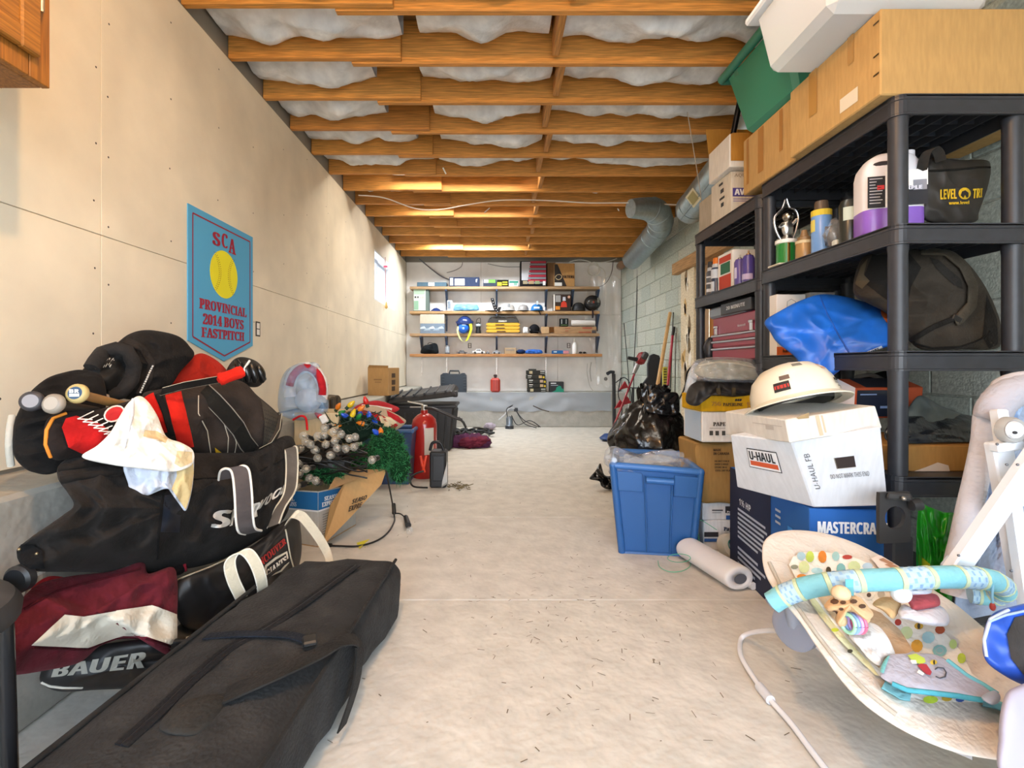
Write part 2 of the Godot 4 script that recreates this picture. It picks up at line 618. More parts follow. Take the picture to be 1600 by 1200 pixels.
func mt(kind: String,col: String,rough := -1.0) -> StandardMaterial3D:
	var key := kind + col + str(rough)
	if mats.has(key): return mats[key]
	var m := StandardMaterial3D.new()
	m.resource_name = kind
	m.albedo_color = Color(col)
	m.uv1_triplanar = true
	m.metallic_specular = 0.5
	match kind:
		"cloth":
			m.roughness = 0.95; m.metallic_specular = 0.25
			m.albedo_texture = noise_tex("dust",0.012,0.70,1.0,5) if Color(col).get_luminance() < 0.55 else noise_tex("faint",0.01,0.92,1.0,5)
			m.uv1_scale = Vector3.ONE * 2.2
			m.normal_enabled = true; m.normal_texture = bump_tex("weave",0.12,3.0); m.normal_scale = 0.5
			m.rim_enabled = true; m.rim = 0.25; m.rim_tint = 0.6
		"vinyl":
			m.roughness = 0.5
			m.albedo_texture = noise_tex("dust",0.012,0.70,1.0,5)
			m.uv1_scale = Vector3.ONE * 2.2
		"plastic":
			m.roughness = 0.42
		"shelf":
			m.roughness = 0.42
			m.albedo_texture = noise_tex("scuff",0.03,0.84,1.0,5)
			m.uv1_scale = Vector3.ONE * 2.0
		"gloss":
			m.roughness = 0.16; m.clearcoat_enabled = true; m.clearcoat = 0.3
		"paint":
			m.roughness = 0.6
			m.albedo_texture = noise_tex("faint",0.01,0.92,1.0,5)
			m.uv1_scale = Vector3.ONE * 0.8
		"print":
			m.roughness = 0.75
		"card":
			m.roughness = 0.92; m.metallic_specular = 0.25
			m.albedo_texture = noise_tex("fibre",0.03,0.91,1.0,5)
			m.uv1_scale = Vector3(6.0,1.1,6.0)
		"metal":
			m.roughness = 0.4; m.metallic = 0.85
			m.albedo_texture = noise_tex("scuff",0.03,0.84,1.0,5)
			m.uv1_scale = Vector3.ONE * 3.0
		"chrome":
			m.roughness = 0.14; m.metallic = 1.0
		"woodx","woodz","woody":
			m.roughness = 0.62
			m.albedo_texture = noise_tex("grain",0.025,0.66,1.0,5,512)
			m.uv1_scale = Vector3(0.35,7.0,7.0) if kind == "woodx" else Vector3(7.0,7.0,0.35) if kind == "woodz" else Vector3(7.0,0.35,7.0)
		"concrete":
			m.roughness = 0.9; m.metallic_specular = 0.3
			m.albedo_texture = noise_tex("slab",0.012,0.90,1.0,7,1024)
			m.uv1_scale = Vector3.ONE * 0.55
			m.normal_enabled = true; m.normal_texture = bump_tex("pits",0.09,4.0,4,512); m.normal_scale = 0.14
		"block":
			m.roughness = 0.95; m.metallic_specular = 0.2
			m.albedo_texture = noise_tex("speckle",0.05,0.76,1.0,6,512)
			m.uv1_scale = Vector3.ONE * 1.6
			m.uv1_world_triplanar = true
			m.normal_enabled = true; m.normal_texture = bump_tex("pits",0.09,4.0,4,512); m.normal_scale = 0.35
		"film": # clear wrapping
			m.transparency = BaseMaterial3D.TRANSPARENCY_ALPHA
			m.albedo_color.a = 0.16; m.roughness = 0.12
			m.uv1_triplanar = false
		"cloudy": # translucent plastic
			m.transparency = BaseMaterial3D.TRANSPARENCY_ALPHA
			m.albedo_color.a = 0.55; m.roughness = 0.35
		"haze": # blueish bag
			m.transparency = BaseMaterial3D.TRANSPARENCY_ALPHA
			m.albedo_color.a = 0.34; m.roughness = 0.24
			m.uv1_triplanar = false
		"glass":
			m.transparency = BaseMaterial3D.TRANSPARENCY_ALPHA
			m.albedo_color.a = 0.12; m.roughness = 0.03
			m.uv1_triplanar = false
		"bag": # crumpled black polythene
			m.roughness = 0.22; m.metallic_specular = 0.6
			m.normal_enabled = true; m.normal_texture = bump_tex("crumple",0.02,9.0,4,512); m.normal_scale = 0.3
			m.uv1_scale = Vector3(1.6,1.6,1.6)
		"wool": # insulation in its thin poly skin
			m.roughness = 0.5; m.metallic_specular = 0.4
			m.albedo_texture = noise_tex("tuft",0.02,0.76,1.0,5)
			m.uv1_scale = Vector3.ONE * 1.4
			m.normal_enabled = true; m.normal_texture = bump_tex("crumple",0.02,9.0,4,512); m.normal_scale = 0.4
		"bulb": # clear lamp glass with a little dust
			m.transparency = BaseMaterial3D.TRANSPARENCY_ALPHA
			m.albedo_color.a = 0.26; m.roughness = 0.05
			m.uv1_triplanar = false
		"foil":
			m.roughness = 0.3; m.metallic = 0.2
	if rough >= 0.0: m.roughness = rough
	if m.albedo_texture: # the texture only takes away: keep the mean at the named colour
		var av: float = {"dust": 0.85,"scuff": 0.92,"faint": 0.96,"fibre": 0.955,"grain": 0.83,"slab": 0.95,"speckle": 0.88,"tuft": 0.88}[texs.find_key(m.albedo_texture)]
		m.albedo_color = Color(minf(m.albedo_color.r / av,1.0),minf(m.albedo_color.g / av,1.0),minf(m.albedo_color.b / av,1.0))
	mats[key] = m
	return m

# ---------------------------------------------------------------- the setting
func stage() -> void:
	var cam := Camera3D.new()
	cam.name = "camera"
	cam.projection = Camera3D.PROJECTION_FRUSTUM
	cam.near = 0.05; cam.far = 100.0
	cam.size = 1200.0 / FOC * cam.near
	cam.frustum_offset = Vector2((800.0 - PX) / FOC,-(600.0 - PY) / FOC) * cam.near
	cam.position = Vector3(0,EYE,0)
	add_child(cam)
	cam.current = true
	var env := Environment.new()
	env.background_mode = Environment.BG_SKY
	var sky := Sky.new()
	var sm := ProceduralSkyMaterial.new()
	sm.sky_top_color = Color(0.80,0.90,1.0)
	sm.sky_horizon_color = Color(0.97,0.98,1.0)
	sm.ground_horizon_color = Color(0.86,0.86,0.84)
	sm.ground_bottom_color = Color(0.72,0.72,0.70)
	sky.sky_material = sm
	env.sky = sky
	env.background_energy_multiplier = 5.2
	env.tonemap_mode = Environment.TONE_MAPPER_LINEAR
	env.tonemap_exposure = 2.15
	env.sdfgi_enabled = true; env.ssao_enabled = true; env.ssil_enabled = true
	var we := WorldEnvironment.new()
	we.name = "world_environment"
	we.environment = env
	add_child(we)
	# low hazy sun through the open garage door
	var sun := DirectionalLight3D.new()
	sun.name = "sun"
	sun.light_energy = 0.0
	sun.light_angular_distance = 6.0
	sun.shadow_enabled = true
	add_child(sun)
	sun.look_at_from_position(Vector3(0,0,0),Vector3(0.34,-0.36,-1.0),Vector3.UP)
	# an unseen bulb near the door,added fill panels hidden between the joists
	bulb("unseen bare warm bulb above the pile of bags, lighting the left wall",Vector3(-0.25,2.44,-0.55),0.85)
	panel("added warm fill panel hidden between the joists nearest the door",Vector3(0.25,2.742,-1.734),0.5,Color(1.0,0.96,0.90))
	panel("added fill panel hidden between the joists above the middle of the floor",Vector3(-0.36,2.757,-4.576),0.75,Color(1.0,0.95,0.88))
	panel("added fill panel hidden between the joists level with the window",Vector3(-0.34,2.742,-5.39),0.75,Color(1.0,0.97,0.94))
	panel("added white fill panel hidden between the joists past the window",Vector3(-0.34,2.688,-7.01),2.7,Color(0.96,0.98,1.0))

func panel(label: String,at: Vector3,energy: float,col: Color) -> void:  # added fill light, hidden up between the joists to brighten the room
	var t := thing("added_fill_panel",label,"lamp",at,"added fill panels between the joists")
	put("housing",bx(at + Vector3(0,0.02,0),Vector3(1.24,0.03,0.16),0.004),mt("plastic","e9e9e6"),t)
	var glow := StandardMaterial3D.new()
	glow.albedo_color = Color("f4f4f0"); glow.emission_enabled = true; glow.emission = col; glow.emission_energy_multiplier = 3.0
	for s in ([-0.082,0.082] if at.z > -6.0 else [0.082]): put("added_baffle",bx(at + Vector3(0,-0.012,s),Vector3(1.22,0.07,0.006),0.001),mt("plastic","4a3c2c"),t)  # added baffles that keep the fill light off the joist faces
	put("diffuser",bx(at + Vector3(0,0.002,0),Vector3(1.2,0.006,0.13),0.001),glow,t)
	var l := AreaLight3D.new()
	l.name = "added_fill_light"
	l.area_size = Vector2(1.2,0.12); l.light_color = col; l.light_energy = energy; l.area_range = 12.0; l.area_attenuation = 2.0; l.shadow_enabled = true
	t.add_child(l)
	l.rotation = Vector3(-PI / 2,0,0)
	l.position = Vector3(0,-0.006,0)

func bulb(label: String,at: Vector3,energy: float) -> void:  # bulb out of view, placed to warm the left wall and joists
	var t := thing("unseen_bulb_lamp",label,"lamp",at,"unseen bulbs under the joists")
	put("lamp_holder",MB.new().lathe([Vector2(0,0.13),Vector2(0.055,0.13),Vector2(0.055,0.10),Vector2(0.022,0.085),Vector2(0.02,0.04),Vector2(0,0.04)],up_at(at),20),mt("plastic","e8e4da"),t)
	var glow := StandardMaterial3D.new()
	glow.albedo_color = Color("fff4e0"); glow.emission_enabled = true; glow.emission = Color(1.0,0.82,0.6); glow.emission_energy_multiplier = 6.0
	put("bulb",MB.new().ball(at,Vector3.ONE * 0.032,10,16).lathe([Vector2(0.022,0.02),Vector2(0.016,0.045)],up_at(at),16),glow,t)
	var l := OmniLight3D.new()
	l.name = "unseen_bulb_light"
	l.light_color = Color(1.0,0.79,0.55); l.light_energy = energy; l.omni_range = 14.0; l.omni_attenuation = 2.0; l.light_size = 0.03; l.shadow_enabled = true
	t.add_child(l)

func room() -> void:
	# floor: slabs with recessed joints
	var fl := shell("floor")
	struct("bed",span(Vector3(-1.6,-0.16,-8.1),Vector3(2.2,-0.012,1.4),0),mt("concrete","8f8a80"),fl)
	var cuts := [1.35,-1.985,-3.075,-3.945,-7.62]
	for i in 4:
		struct("slab",span(Vector3(-1.44,-0.06,cuts[i + 1] + 0.0018),Vector3(1.99,0.0,cuts[i] - 0.0018),0.003),mt("concrete","cfcac0" if i != 1 else "d0cbc2"),fl)
	struct("driveway",span(Vector3(-6,-0.2,1.36),Vector3(6,-0.03,14),0),mt("concrete","bdb8ae"))
	# left wall: drywall sheets over a backing,window opening
	var wl := shell("wall_left")
	var wy0 := 1.72; var wy1 := 2.32; var wd0 := 5.92; var wd1 := 7.12
	var core := mt("paint","8d8578")
	for s in [[-1.4,wd0,0.0,2.84],[wd1,8.2,0.0,2.84],[wd0,wd1,0.0,wy0],[wd0,wd1,wy1,2.84]]:
		struct("wall_core",span(Vector3(-1.62,s[2],-s[1]),Vector3(-1.464,s[3],-s[0]),0),core,wl)
	var dry := mt("paint","e6dcc6")
	var sheets := [[-1.35,1.83,LEDGE_Y + 0.012,1.41],[1.83,4.27,LEDGE_Y + 0.012,1.41],[4.27,6.71,LEDGE_Y + 0.012,1.41],[6.71,8.0,LEDGE_Y + 0.012,1.41],
		[-1.35,-0.61,1.41,2.595],[-0.61,1.83,1.41,2.595],[1.83,4.27,1.41,2.595],[4.27,wd0,1.41,2.595],[wd0,6.71,1.41,wy0],[6.71,wd1,1.41,wy0],[wd0,6.71,wy1,2.595],[6.71,wd1,wy1,2.595],[wd1,8.0,1.41,2.595]]
	for s in sheets:
		struct("drywall_sheet",span(Vector3(-1.466,s[2] + 0.0012,-s[1] + 0.0012),Vector3(WALL_L,s[3] - 0.0012,-s[0] - 0.0012),0.0015),dry,wl)
	# screws set below the paper
	var sc := MB.new()
	rng.seed = 4
	for row in [[0.9,0.3],[1.45,0.3],[1.8,0.25],[1.86,0.25],[2.22,0.32],[2.6,0.36],[2.98,0.36],[3.4,0.4],[3.82,0.4],[4.24,0.3],[4.3,0.3],[4.8,0.4],[5.4,0.4]]:
		var y: float = 0.75 + rng.randf() * 0.1
		while y < 2.55:
			var c := Vector3(WALL_L + 0.0008,y,-row[0] - rng.randf_range(-0.008,0.008))
			var a := []
			for k in 7: a.append(c + Vector3(0,cos(TAU * k / 7),sin(TAU * k / 7)) * 0.0042)
			for k in 7: sc.flat(c,a[k],a[(k + 1) % 7],Vector3.RIGHT)
			y += row[1] * rng.randf_range(0.8,1.15)
	put("screw",sc,mt("print","4b453d"),wl).set_meta("kind","stuff")
	# window
	var win := shell("window_1")
	var fr := mt("plastic","f2f4f6")
	var jx := -1.60
	struct("jamb",span(Vector3(jx,wy0,-wd0 - 0.02),Vector3(-1.452,wy1,-wd0),0.002),fr,win)
	struct("jamb",span(Vector3(jx,wy0,-wd1),Vector3(-1.452,wy1,-wd1 + 0.02),0.002),fr,win)
	struct("sill",span(Vector3(jx,wy0,-wd1 + 0.02),Vector3(-1.452,wy0 + 0.02,-wd0 - 0.02),0.002),fr,win)
	struct("head",span(Vector3(jx,wy1 - 0.02,-wd1 + 0.02),Vector3(-1.452,wy1,-wd0 - 0.02),0.002),fr,win)
	var md := (wd0 + wd1) / 2
	for f in [[wd0 + 0.02,md + 0.02,-1.575],[md - 0.02,wd1 - 0.02,-1.595]]:
		var m := MB.new()
		m.box(Vector3(f[2],(wy0 + wy1) / 2,-f[0] - 0.02),Vector3(0.03,wy1 - wy0 - 0.04,0.04),0.003)
		m.box(Vector3(f[2],(wy0 + wy1) / 2,-f[1] + 0.02),Vector3(0.03,wy1 - wy0 - 0.04,0.04),0.003)
		m.box(Vector3(f[2],wy0 + 0.04,-(f[0] + f[1]) / 2),Vector3(0.03,0.04,f[1] - f[0] - 0.08),0.003)
		m.box(Vector3(f[2],wy1 - 0.04,-(f[0] + f[1]) / 2),Vector3(0.03,0.04,f[1] - f[0] - 0.08),0.003)
		struct("sash",m,mt("plastic","c3cfe0"),win)
		struct("pane",span(Vector3(f[2] - 0.003,wy0 + 0.06,-f[1] + 0.04),Vector3(f[2] + 0.003,wy1 - 0.06,-f[0] - 0.04),0),mt("glass","ffffff"),win)
	# concrete ledges along the left and back
	struct("trim_1",span(Vector3(-1.6,0.0,-8.1),Vector3(LEDGE_X,LEDGE_Y,1.3),0.012),mt("concrete","a9a69c"))
	struct("trim_2",span(Vector3(LEDGE_X,0.0,-8.1),Vector3(WALL_R,0.525,-7.6),0.012),mt("concrete","b3b2ac"))
	# back wall
	var wb := shell("wall_back")
	struct("wall_core",span(Vector3(-1.6,0.5,-8.2),Vector3(2.2,2.84,-8.014),0),core,wb)
	for s in [[-1.448,0.98,0.53,1.75],[0.98,1.995,0.53,1.75],[-1.448,-0.25,1.75,2.595],[-0.25,1.995,1.75,2.595]]:
		struct("drywall_sheet",span(Vector3(s[0] + 0.0015,s[2] + 0.0015,-8.016),Vector3(s[1] - 0.0015,s[3] - 0.0015,-8.0),0.002),mt("paint","f1f1ef"),wb)
	for o in [[734,540],[888.5,540]]:
		outlet(Q(o[0] - 2.6,o[1] - 3.8,o[0] + 2.6,o[1] + 3.8,7.997),wb)
	var q := [Vector3(WALL_L,1.20,-3.0),Vector3(WALL_L,1.20,-3.06),Vector3(WALL_L,1.11,-3.06),Vector3(WALL_L,1.11,-3.0)]
	outlet(q,wl)
	put("hole",MB.new().lathe([Vector2(0.0,0.002),Vector2(0.026,0.002),Vector2(0.03,0.0)],Transform3D(Basis(Vector3.RIGHT,PI / 2),P(946.5,592,7.999)),14),mt("print","57524b"),wb)  # flat dark disc painted for the shade inside the hole
	# right wall: concrete blocks in running bond round a doorway
	var wr := shell("wall_right")
	var dz0 := 4.40; var dz1 := 5.36; var dtop := 1.94
	for s in [[-1.4,dz0,0.0,2.84],[dz1,8.2,0.0,2.84],[dz0,dz1,dtop,2.84]]:
		struct("mortar",span(Vector3(2.006,s[2],-s[1]),Vector3(2.2,s[3],-s[0]),0),mt("block","a5aaa0"),wr)
	rng.seed = 9
	var tones := ["b9bfb4","b3bbb1","bec3b9","afb8b0"]
	var y0 := 0.0
	var row := 0
	while y0 < 2.6:
		var d := 0.3 + (0.2 if row % 2 else 0.0)
		while d < 8.0:
			var a := d; var z := minf(d + 0.4,8.0)
			d += 0.4
			if y0 < dtop - 0.02:
				if a > dz0 - 0.1 and z < dz1 + 0.1: continue
				if a < dz0 and z > dz0: z = dz0
				if a < dz1 and z > dz1: a = dz1
			if z - a < 0.05: continue
			struct("block",span(Vector3(2.0 - rng.randf() * 0.0025,y0 + 0.004,-z + 0.004),Vector3(2.03,minf(y0 + 0.196,2.6),-a - 0.004),0.004),mt("block",tones[rng.randi() % 4]),wr)
		y0 += 0.2
		row += 1
	# doorway
	var dr := shell("door_1")
	struct("header",span(Vector3(1.93,dtop - 0.01,-5.50),Vector3(2.18,dtop + 0.11,-4.2),0.004),mt("woodz","b08a5c"),dr)
	struct("jamb",span(Vector3(1.975,0.0,-5.36),Vector3(2.2,dtop - 0.01,-5.0),0.006),mt("block","d8cdb4"),dr)
	# flaking plaster on the jamb
	rng.seed = 21
	for k in 16:
		var c := Vector3(1.974,rng.randf_range(0.4,1.85),-rng.randf_range(5.05,5.31))
		var a := []
		for i in 9:
			var t := TAU * i / 9
			a.append(Vector2(cos(t) * rng.randf_range(0.02,0.05),sin(t) * rng.randf_range(0.03,0.14)))
		put("flake",MB.new().prism(a,0.003,Transform3D(Basis(Vector3.UP,PI / 2),c)),mt("print",["f1ece0","c8a66b","e9dfc8","7c6a4d"][k % 4]),dr)
	struct("stop",span(Vector3(2.02,0.0,-4.98),Vector3(2.10,dtop - 0.01,-4.93),0.003),mt("paint","e9e4d2"),dr)
	struct("slab",span(Vector3(2.10,0.01,-4.93),Vector3(2.14,dtop - 0.01,-4.4),0.003),mt("woody","a8702c"),dr)
	# wall behind the camera with the open garage door
	var rear := shell("wall_rear")
	for s in [[-1.6,-1.15,0.0,2.84],[1.7,2.2,0.0,2.84],[-1.15,1.7,2.16,2.84]]:
		struct("wall_core",span(Vector3(s[0],s[2],1.3),Vector3(s[1],s[3],1.45),0),mt("paint","d9cfbd"),rear)
	# ceiling: deck,joists in two lapped boards,bridging,insulation
	var ce := shell("ceiling")
	struct("deck",span(Vector3(-1.62,2.84,-8.2),Vector3(2.2,2.92,1.45),0),mt("woodx","8c6a40"),ce)
	rng.seed = 3
	var k := -9
	while k < 14:
		var d := 2.71 + 0.406 * k
		k += 1
		if d > 7.97: break
		var warm: String = ["c98a3e","c4853c","cd8f45","bf7f3a"][posmod(k,4)]
		var cut: float = -0.5 + rng.randf_range(-0.03,0.05)
		var jz := rng.randf_range(-0.004,0.004)
		struct("joist",span(Vector3(-1.46,JOIST + 0.004,-d - 0.038),Vector3(cut,2.838,-d),0.004),mt("woodx",warm),ce)
		struct("joist",span(Vector3(cut - 0.28,JOIST + jz,-d - 0.078),Vector3(2.0,2.838,-d - 0.0395),0.004),mt("woodx",["c6883f","cc8c42"][posmod(k,2)]),ce)
		var bxx := 0.30 + 0.02 * k * 0.5 + (0.04 if k % 2 else 0.0)
		if d < 7.5 and absf(d - 1.492) > 0.1:
			struct("bridging",span(Vector3(bxx,JOIST + 0.012,-d - 0.404),Vector3(bxx + 0.038,2.80,-d - 0.08),0.003),mt("woodz","b57c3c"),ce)
		# insulation in sagging lengths between this joist and the next
		var far := k >= 5
		if k in [-2,5,7,11]: continue
		for part in [[-1.45,-0.78 + rng.randf() * 0.3,1],[-0.5 + rng.randf() * 0.1,bxx - 0.02,2],[bxx + 0.05,1.95,3]]:
			batt(ce,part[0],part[1],d + 0.085,d + 0.40,2.735 if far else rng.randf_range(2.675,2.70),0.02 if far else rng.randf_range(0.04,0.062),k * 3.7 + part[2])

func outlet(q: Array,parent: Node3D) -> void:
	put("outlet_gap",MB.new().rect(q,0.001),mt("print","4a4640"),parent)
	put("outlet",MB.new().rect(sub(q,0.2,0.1,0.8,0.47),0.003).rect(sub(q,0.2,0.53,0.8,0.9),0.003),mt("print","eceae4"),parent)

func batt(ce: Node3D,x0: float,x1: float,d0: float,d1: float,y: float,sag: float,sd: float) -> void:
	if x1 - x0 < 0.15: return
	var nx := int((x1 - x0) * 26) + 4
	var rows := []
	for i in 13:
		var t := i / 12.0
		var row := []
		for j in nx + 1:
			var u := float(j) / nx
			var x := lerpf(x0,x1,u)
			var e := pow(sin(PI * clampf(t,0.0,1.0)),0.5)
			var ends := pow(sin(PI * clampf(u,0.02,0.98)),0.25)
			var nn: float = wob.get_noise_3d(x * 3.2,t * 1.2,sd) * 0.06 + wob.get_noise_3d(x * 9.0,t * 4.0,sd + 50) * 0.014 + wob.get_noise_3d(x * 24.0,t * 9.0,sd) * 0.004
			var yy := y + 0.06 - (sag + 0.055 + nn) * ends * (0.35 + 0.65 * e)
			row.append(Vector3(x,minf(yy,2.83),-lerpf(d0,d1,t)))
		rows.append(row)
	# closed over the top
	var top := []
	for p in rows[-1]: top.append(Vector3(p.x,2.835,p.z))
	rows.append(top)
	struct("insulation_batt",MB.new().grid(rows,false,null,Vector3.DOWN),mt("wool","e9e6df"),ce)

# ---------------------------------------------------------------- helpers for shapes
# point on a level plane of height h behind a pixel
func L(x: float,y: float,h: float) -> Vector3:
	return P(x,y,depth_at(y,h))

func V(a: Array) -> Array: # flat numbers to Vector2s
	var out := []
	for i in range(0,a.size(),2): out.append(Vector2(a[i],a[i + 1]))
	return out

func PP(a: Array) -> Array: # px,py,depth triples to world points,smoothed
	var out := []
	for i in range(0,a.size(),3): out.append(P(a[i],a[i + 1],a[i + 2]))
	return spline(out,6,false)

# stations: [centre,half width,half height,exponent]; axis roughly along z
func loft(st: Array,seg := 56,amp := 0.006,sd := 1.0) -> MB:
	var rows := []
	var mid := Vector3()
	for s in st: mid += s[0] / st.size()
	var all := [[st[0][0],0.001,0.001,st[0][3]],[st[0][0],st[0][1] * 0.6,st[0][2] * 0.6,st[0][3]]]
	all.append_array(st)
	all.append([st[-1][0],st[-1][1] * 0.6,st[-1][2] * 0.6,st[-1][3]])
	all.append([st[-1][0],0.001,0.001,st[-1][3]])
	for s in all:
		var row := []
		for j in seg:
			var a := TAU * j / seg
			var c := cos(a); var z := sin(a)
			var e: float = 2.0 / s[3]
			var p: Vector3 = s[0] + Vector3(signf(c) * pow(absf(c),e) * s[1],signf(z) * pow(absf(z),e) * s[2],0)
			var nn = (p - s[0]).normalized()
			var k := wob.get_noise_3d(p.x * 7,p.y * 7 + sd,p.z * 4)
			p += nn * ((1.0 - 2.4 * absf(k)) * amp + wob.get_noise_3d(p.x * 19,p.y * 19,p.z * 11 + sd) * amp * 0.5)
			row.append(p)
		rows.append(row)
	return MB.new().grid(rows,true,mid)

func resample(st: Array,per: int) -> Array:
	var out := []
	for i in st.size() - 1:
		for j in per:
			var t := float(j) / per
			out.append([(st[i][0] as Vector3).lerp(st[i + 1][0],t),lerpf(st[i][1],st[i + 1][1],t),lerpf(st[i][2],st[i + 1][2],t),lerpf(st[i][3],st[i + 1][3],t)])
	out.append(st[-1])
	return out

# strap along a soft body,half width w in metres,direction across given in pixels
func strap_on(b: Pillow,pts: Array,w: float,e := 0.006) -> MB:
	var px := []
	for i in pts.size() - 1:
		var k := maxi(1,int((pts[i] as Vector2).distance_to(pts[i + 1]) / 4.0))
		for j in k: px.append((pts[i] as Vector2).lerp(pts[i + 1],float(j) / k))
	px.append(pts[-1])
	var rows := []
	for i in px.size():
		var t: Vector2 = (px[mini(i + 1,px.size() - 1)] - px[maxi(i - 1,0)]).normalized().orthogonal() * w * FOC * b.c.z
		var row := []
		for u in [-1.0,-0.97,-0.5,0.0,0.5,0.97,1.0]:
			row.append(b.skin(px[i].x + t.x * u,px[i].y + t.y * u,e if absf(u) < 0.99 else 0.0))
		rows.append(row)
	return MB.new().grid(rows,false,null,b.nrm)

func strap(pts: Array,side,edge_mat: Material,mat: Material,parent: Node3D,name_ := "strap",edge := 0.16) -> void:
	put(name_,MB.new().ribbon(pts,side,0.003),mat,parent)
	if edge_mat == null: return
	var m := MB.new()
	for s in [-1.0,1.0]:
		var line := []
		for i in pts.size(): line.append(pts[i] + (side[i] if side is Array else side) * s)
		m.tube(line,(side[0] if side is Array else side).length() * edge,6)
	put("strap_edge",m,edge_mat,parent)

# ---------------------------------------------------------------- left side
func left_wall_things() -> void:
	# pennant
	var d0 := 2.335; var d1 := 2.955
	var top := 1.692; var low := 1.05; var tip := 0.956
	var t := thing("pennant_sign","sky blue pennant sign with a yellow softball on the white left wall","sign",Vector3(WALL_L,low,-2.64))
	var xf := Transform3D(Basis(Vector3(0,0,-1),Vector3.UP,Vector3.RIGHT),Vector3(WALL_L + 0.004,0,0))
	put("board",MB.new().prism([Vector2(d0,top),Vector2(d1,top),Vector2(d1,low),Vector2(2.645,tip),Vector2(d0,low)],0.005,xf),mt("print","56abd8"),t)
	var rim := MB.new()
	var o := [Vector2(d0 + 0.035,top - 0.035),Vector2(d1 - 0.035,top - 0.035),Vector2(d1 - 0.035,low + 0.02),Vector2(2.645,tip + 0.028),Vector2(d0 + 0.035,low + 0.02)]
	for i in 5:
		var a: Vector2 = o[i]; var b: Vector2 = o[(i + 1) % 5]
		var s: Vector2 = (b - a).normalized().orthogonal() * 0.004
		rim.quad(xf * Vector3(a.x + s.x,a.y + s.y,0.0035),xf * Vector3(b.x + s.x,b.y + s.y,0.0035),xf * Vector3(b.x - s.x,b.y - s.y,0.0035),xf * Vector3(a.x - s.x,a.y - s.y,0.0035),Vector3.RIGHT)
	put("border",rim,mt("print","98283f"),t)
	var W := func(za: float,zb: float,ya: float,yb: float) -> Array:
		return [Vector3(WALL_L + 0.007,ya,-za),Vector3(WALL_L + 0.007,ya,-zb),Vector3(WALL_L + 0.007,yb,-zb),Vector3(WALL_L + 0.007,yb,-za)]
	var ink := mt("print","a5253d")
	for w in [["S",2.533,2.605,1.618,1.55],["C",2.618,2.675,1.632,1.557],["A",2.685,2.76,1.622,1.542],["PROVINCIAL",2.42,2.878,1.261,1.211],["2014 BOYS",2.45,2.845,1.190,1.137],["FASTPITCH",2.437,2.853,1.121,1.072]]:
		put("lettering",text(w[0],W.call(w[1],w[2],w[3],w[4]),"Droid Serif",700,0.001),ink,t)
	var ball := []
	for i in 36: ball.append(Vector2(2.645 + 0.133 * cos(TAU * i / 36),1.414 + 0.125 * sin(TAU * i / 36)))
	put("softball",MB.new().prism(ball,0.001,Transform3D(xf.basis,xf.origin + Vector3(0.0035,0,0))),mt("print","efe72a"),t)
	var st := MB.new()
	for s in [-1.0,1.0]:
		for i in 19:
			var a := lerpf(-1.0,1.0,i / 18.0)
			var c := Vector2(2.645 + s * (0.088 - 0.045 * (1 - a * a)),1.414 + a * 0.095)
			st.flat(xf * Vector3(c.x - 0.012,c.y + 0.006,0.005),xf * Vector3(c.x,c.y,0.005),xf * Vector3(c.x - 0.011,c.y + 0.002,0.005),Vector3.RIGHT)
			st.flat(xf * Vector3(c.x + 0.012,c.y + 0.006,0.005),xf * Vector3(c.x,c.y,0.005),xf * Vector3(c.x + 0.011,c.y + 0.002,0.005),Vector3.RIGHT)
	put("stitching",st,mt("print","6b2a2c"),t)
	# wall cabinet,end nearest the ledge
	var cb := thing("wall_cabinet","orange-brown wooden wall cabinet with panelled door hung high on left wall","cabinet",Vector3(-1.28,1.625,-0.9))
	var oak := mt("woody","8f5a1c"); var oakx := mt("woodz","94601e")
	put("carcass",span(Vector3(-1.45,1.645,-1.25),Vector3(-1.14,2.45,-0.2),0.002).box(Vector3(-1.295,1.635,-0.725),Vector3(0.31,0.02,1.05),0.002),mt("woody","8a5a2a"),cb)
	var face := MB.new()
	face.box(Vector3(-1.13,2.04,-1.225),Vector3(0.02,0.83,0.055),0.002)
	face.box(Vector3(-1.13,1.652,-0.72),Vector3(0.02,0.054,0.95),0.002)
	face.box(Vector3(-1.13,2.43,-0.72),Vector3(0.02,0.05,0.95),0.002)
	put("face_frame",face,oak,cb)
	var dm := MB.new()
	dm.box(Vector3(-1.111,2.05,-1.185),Vector3(0.018,0.75,0.05),0.004)
	dm.box(Vector3(-1.111,2.05,-0.62),Vector3(0.018,0.75,0.05),0.004)
	dm.box(Vector3(-1.111,1.70,-0.90),Vector3(0.018,0.05,0.52),0.004)
	dm.box(Vector3(-1.111,2.40,-0.90),Vector3(0.018,0.05,0.52),0.004)
	dm.box(Vector3(-1.115,2.05,-0.90),Vector3(0.012,0.68,0.53),0.003)
	put("door",dm,oakx,cb)
	put("hinge",bx(Vector3(-1.112,1.83,-1.218),Vector3(0.012,0.06,0.012),0.002).tube([Vector3(-1.105,1.79,-1.212),Vector3(-1.105,1.87,-1.212)],0.005,8),mt("metal","b8aa90"),cb)

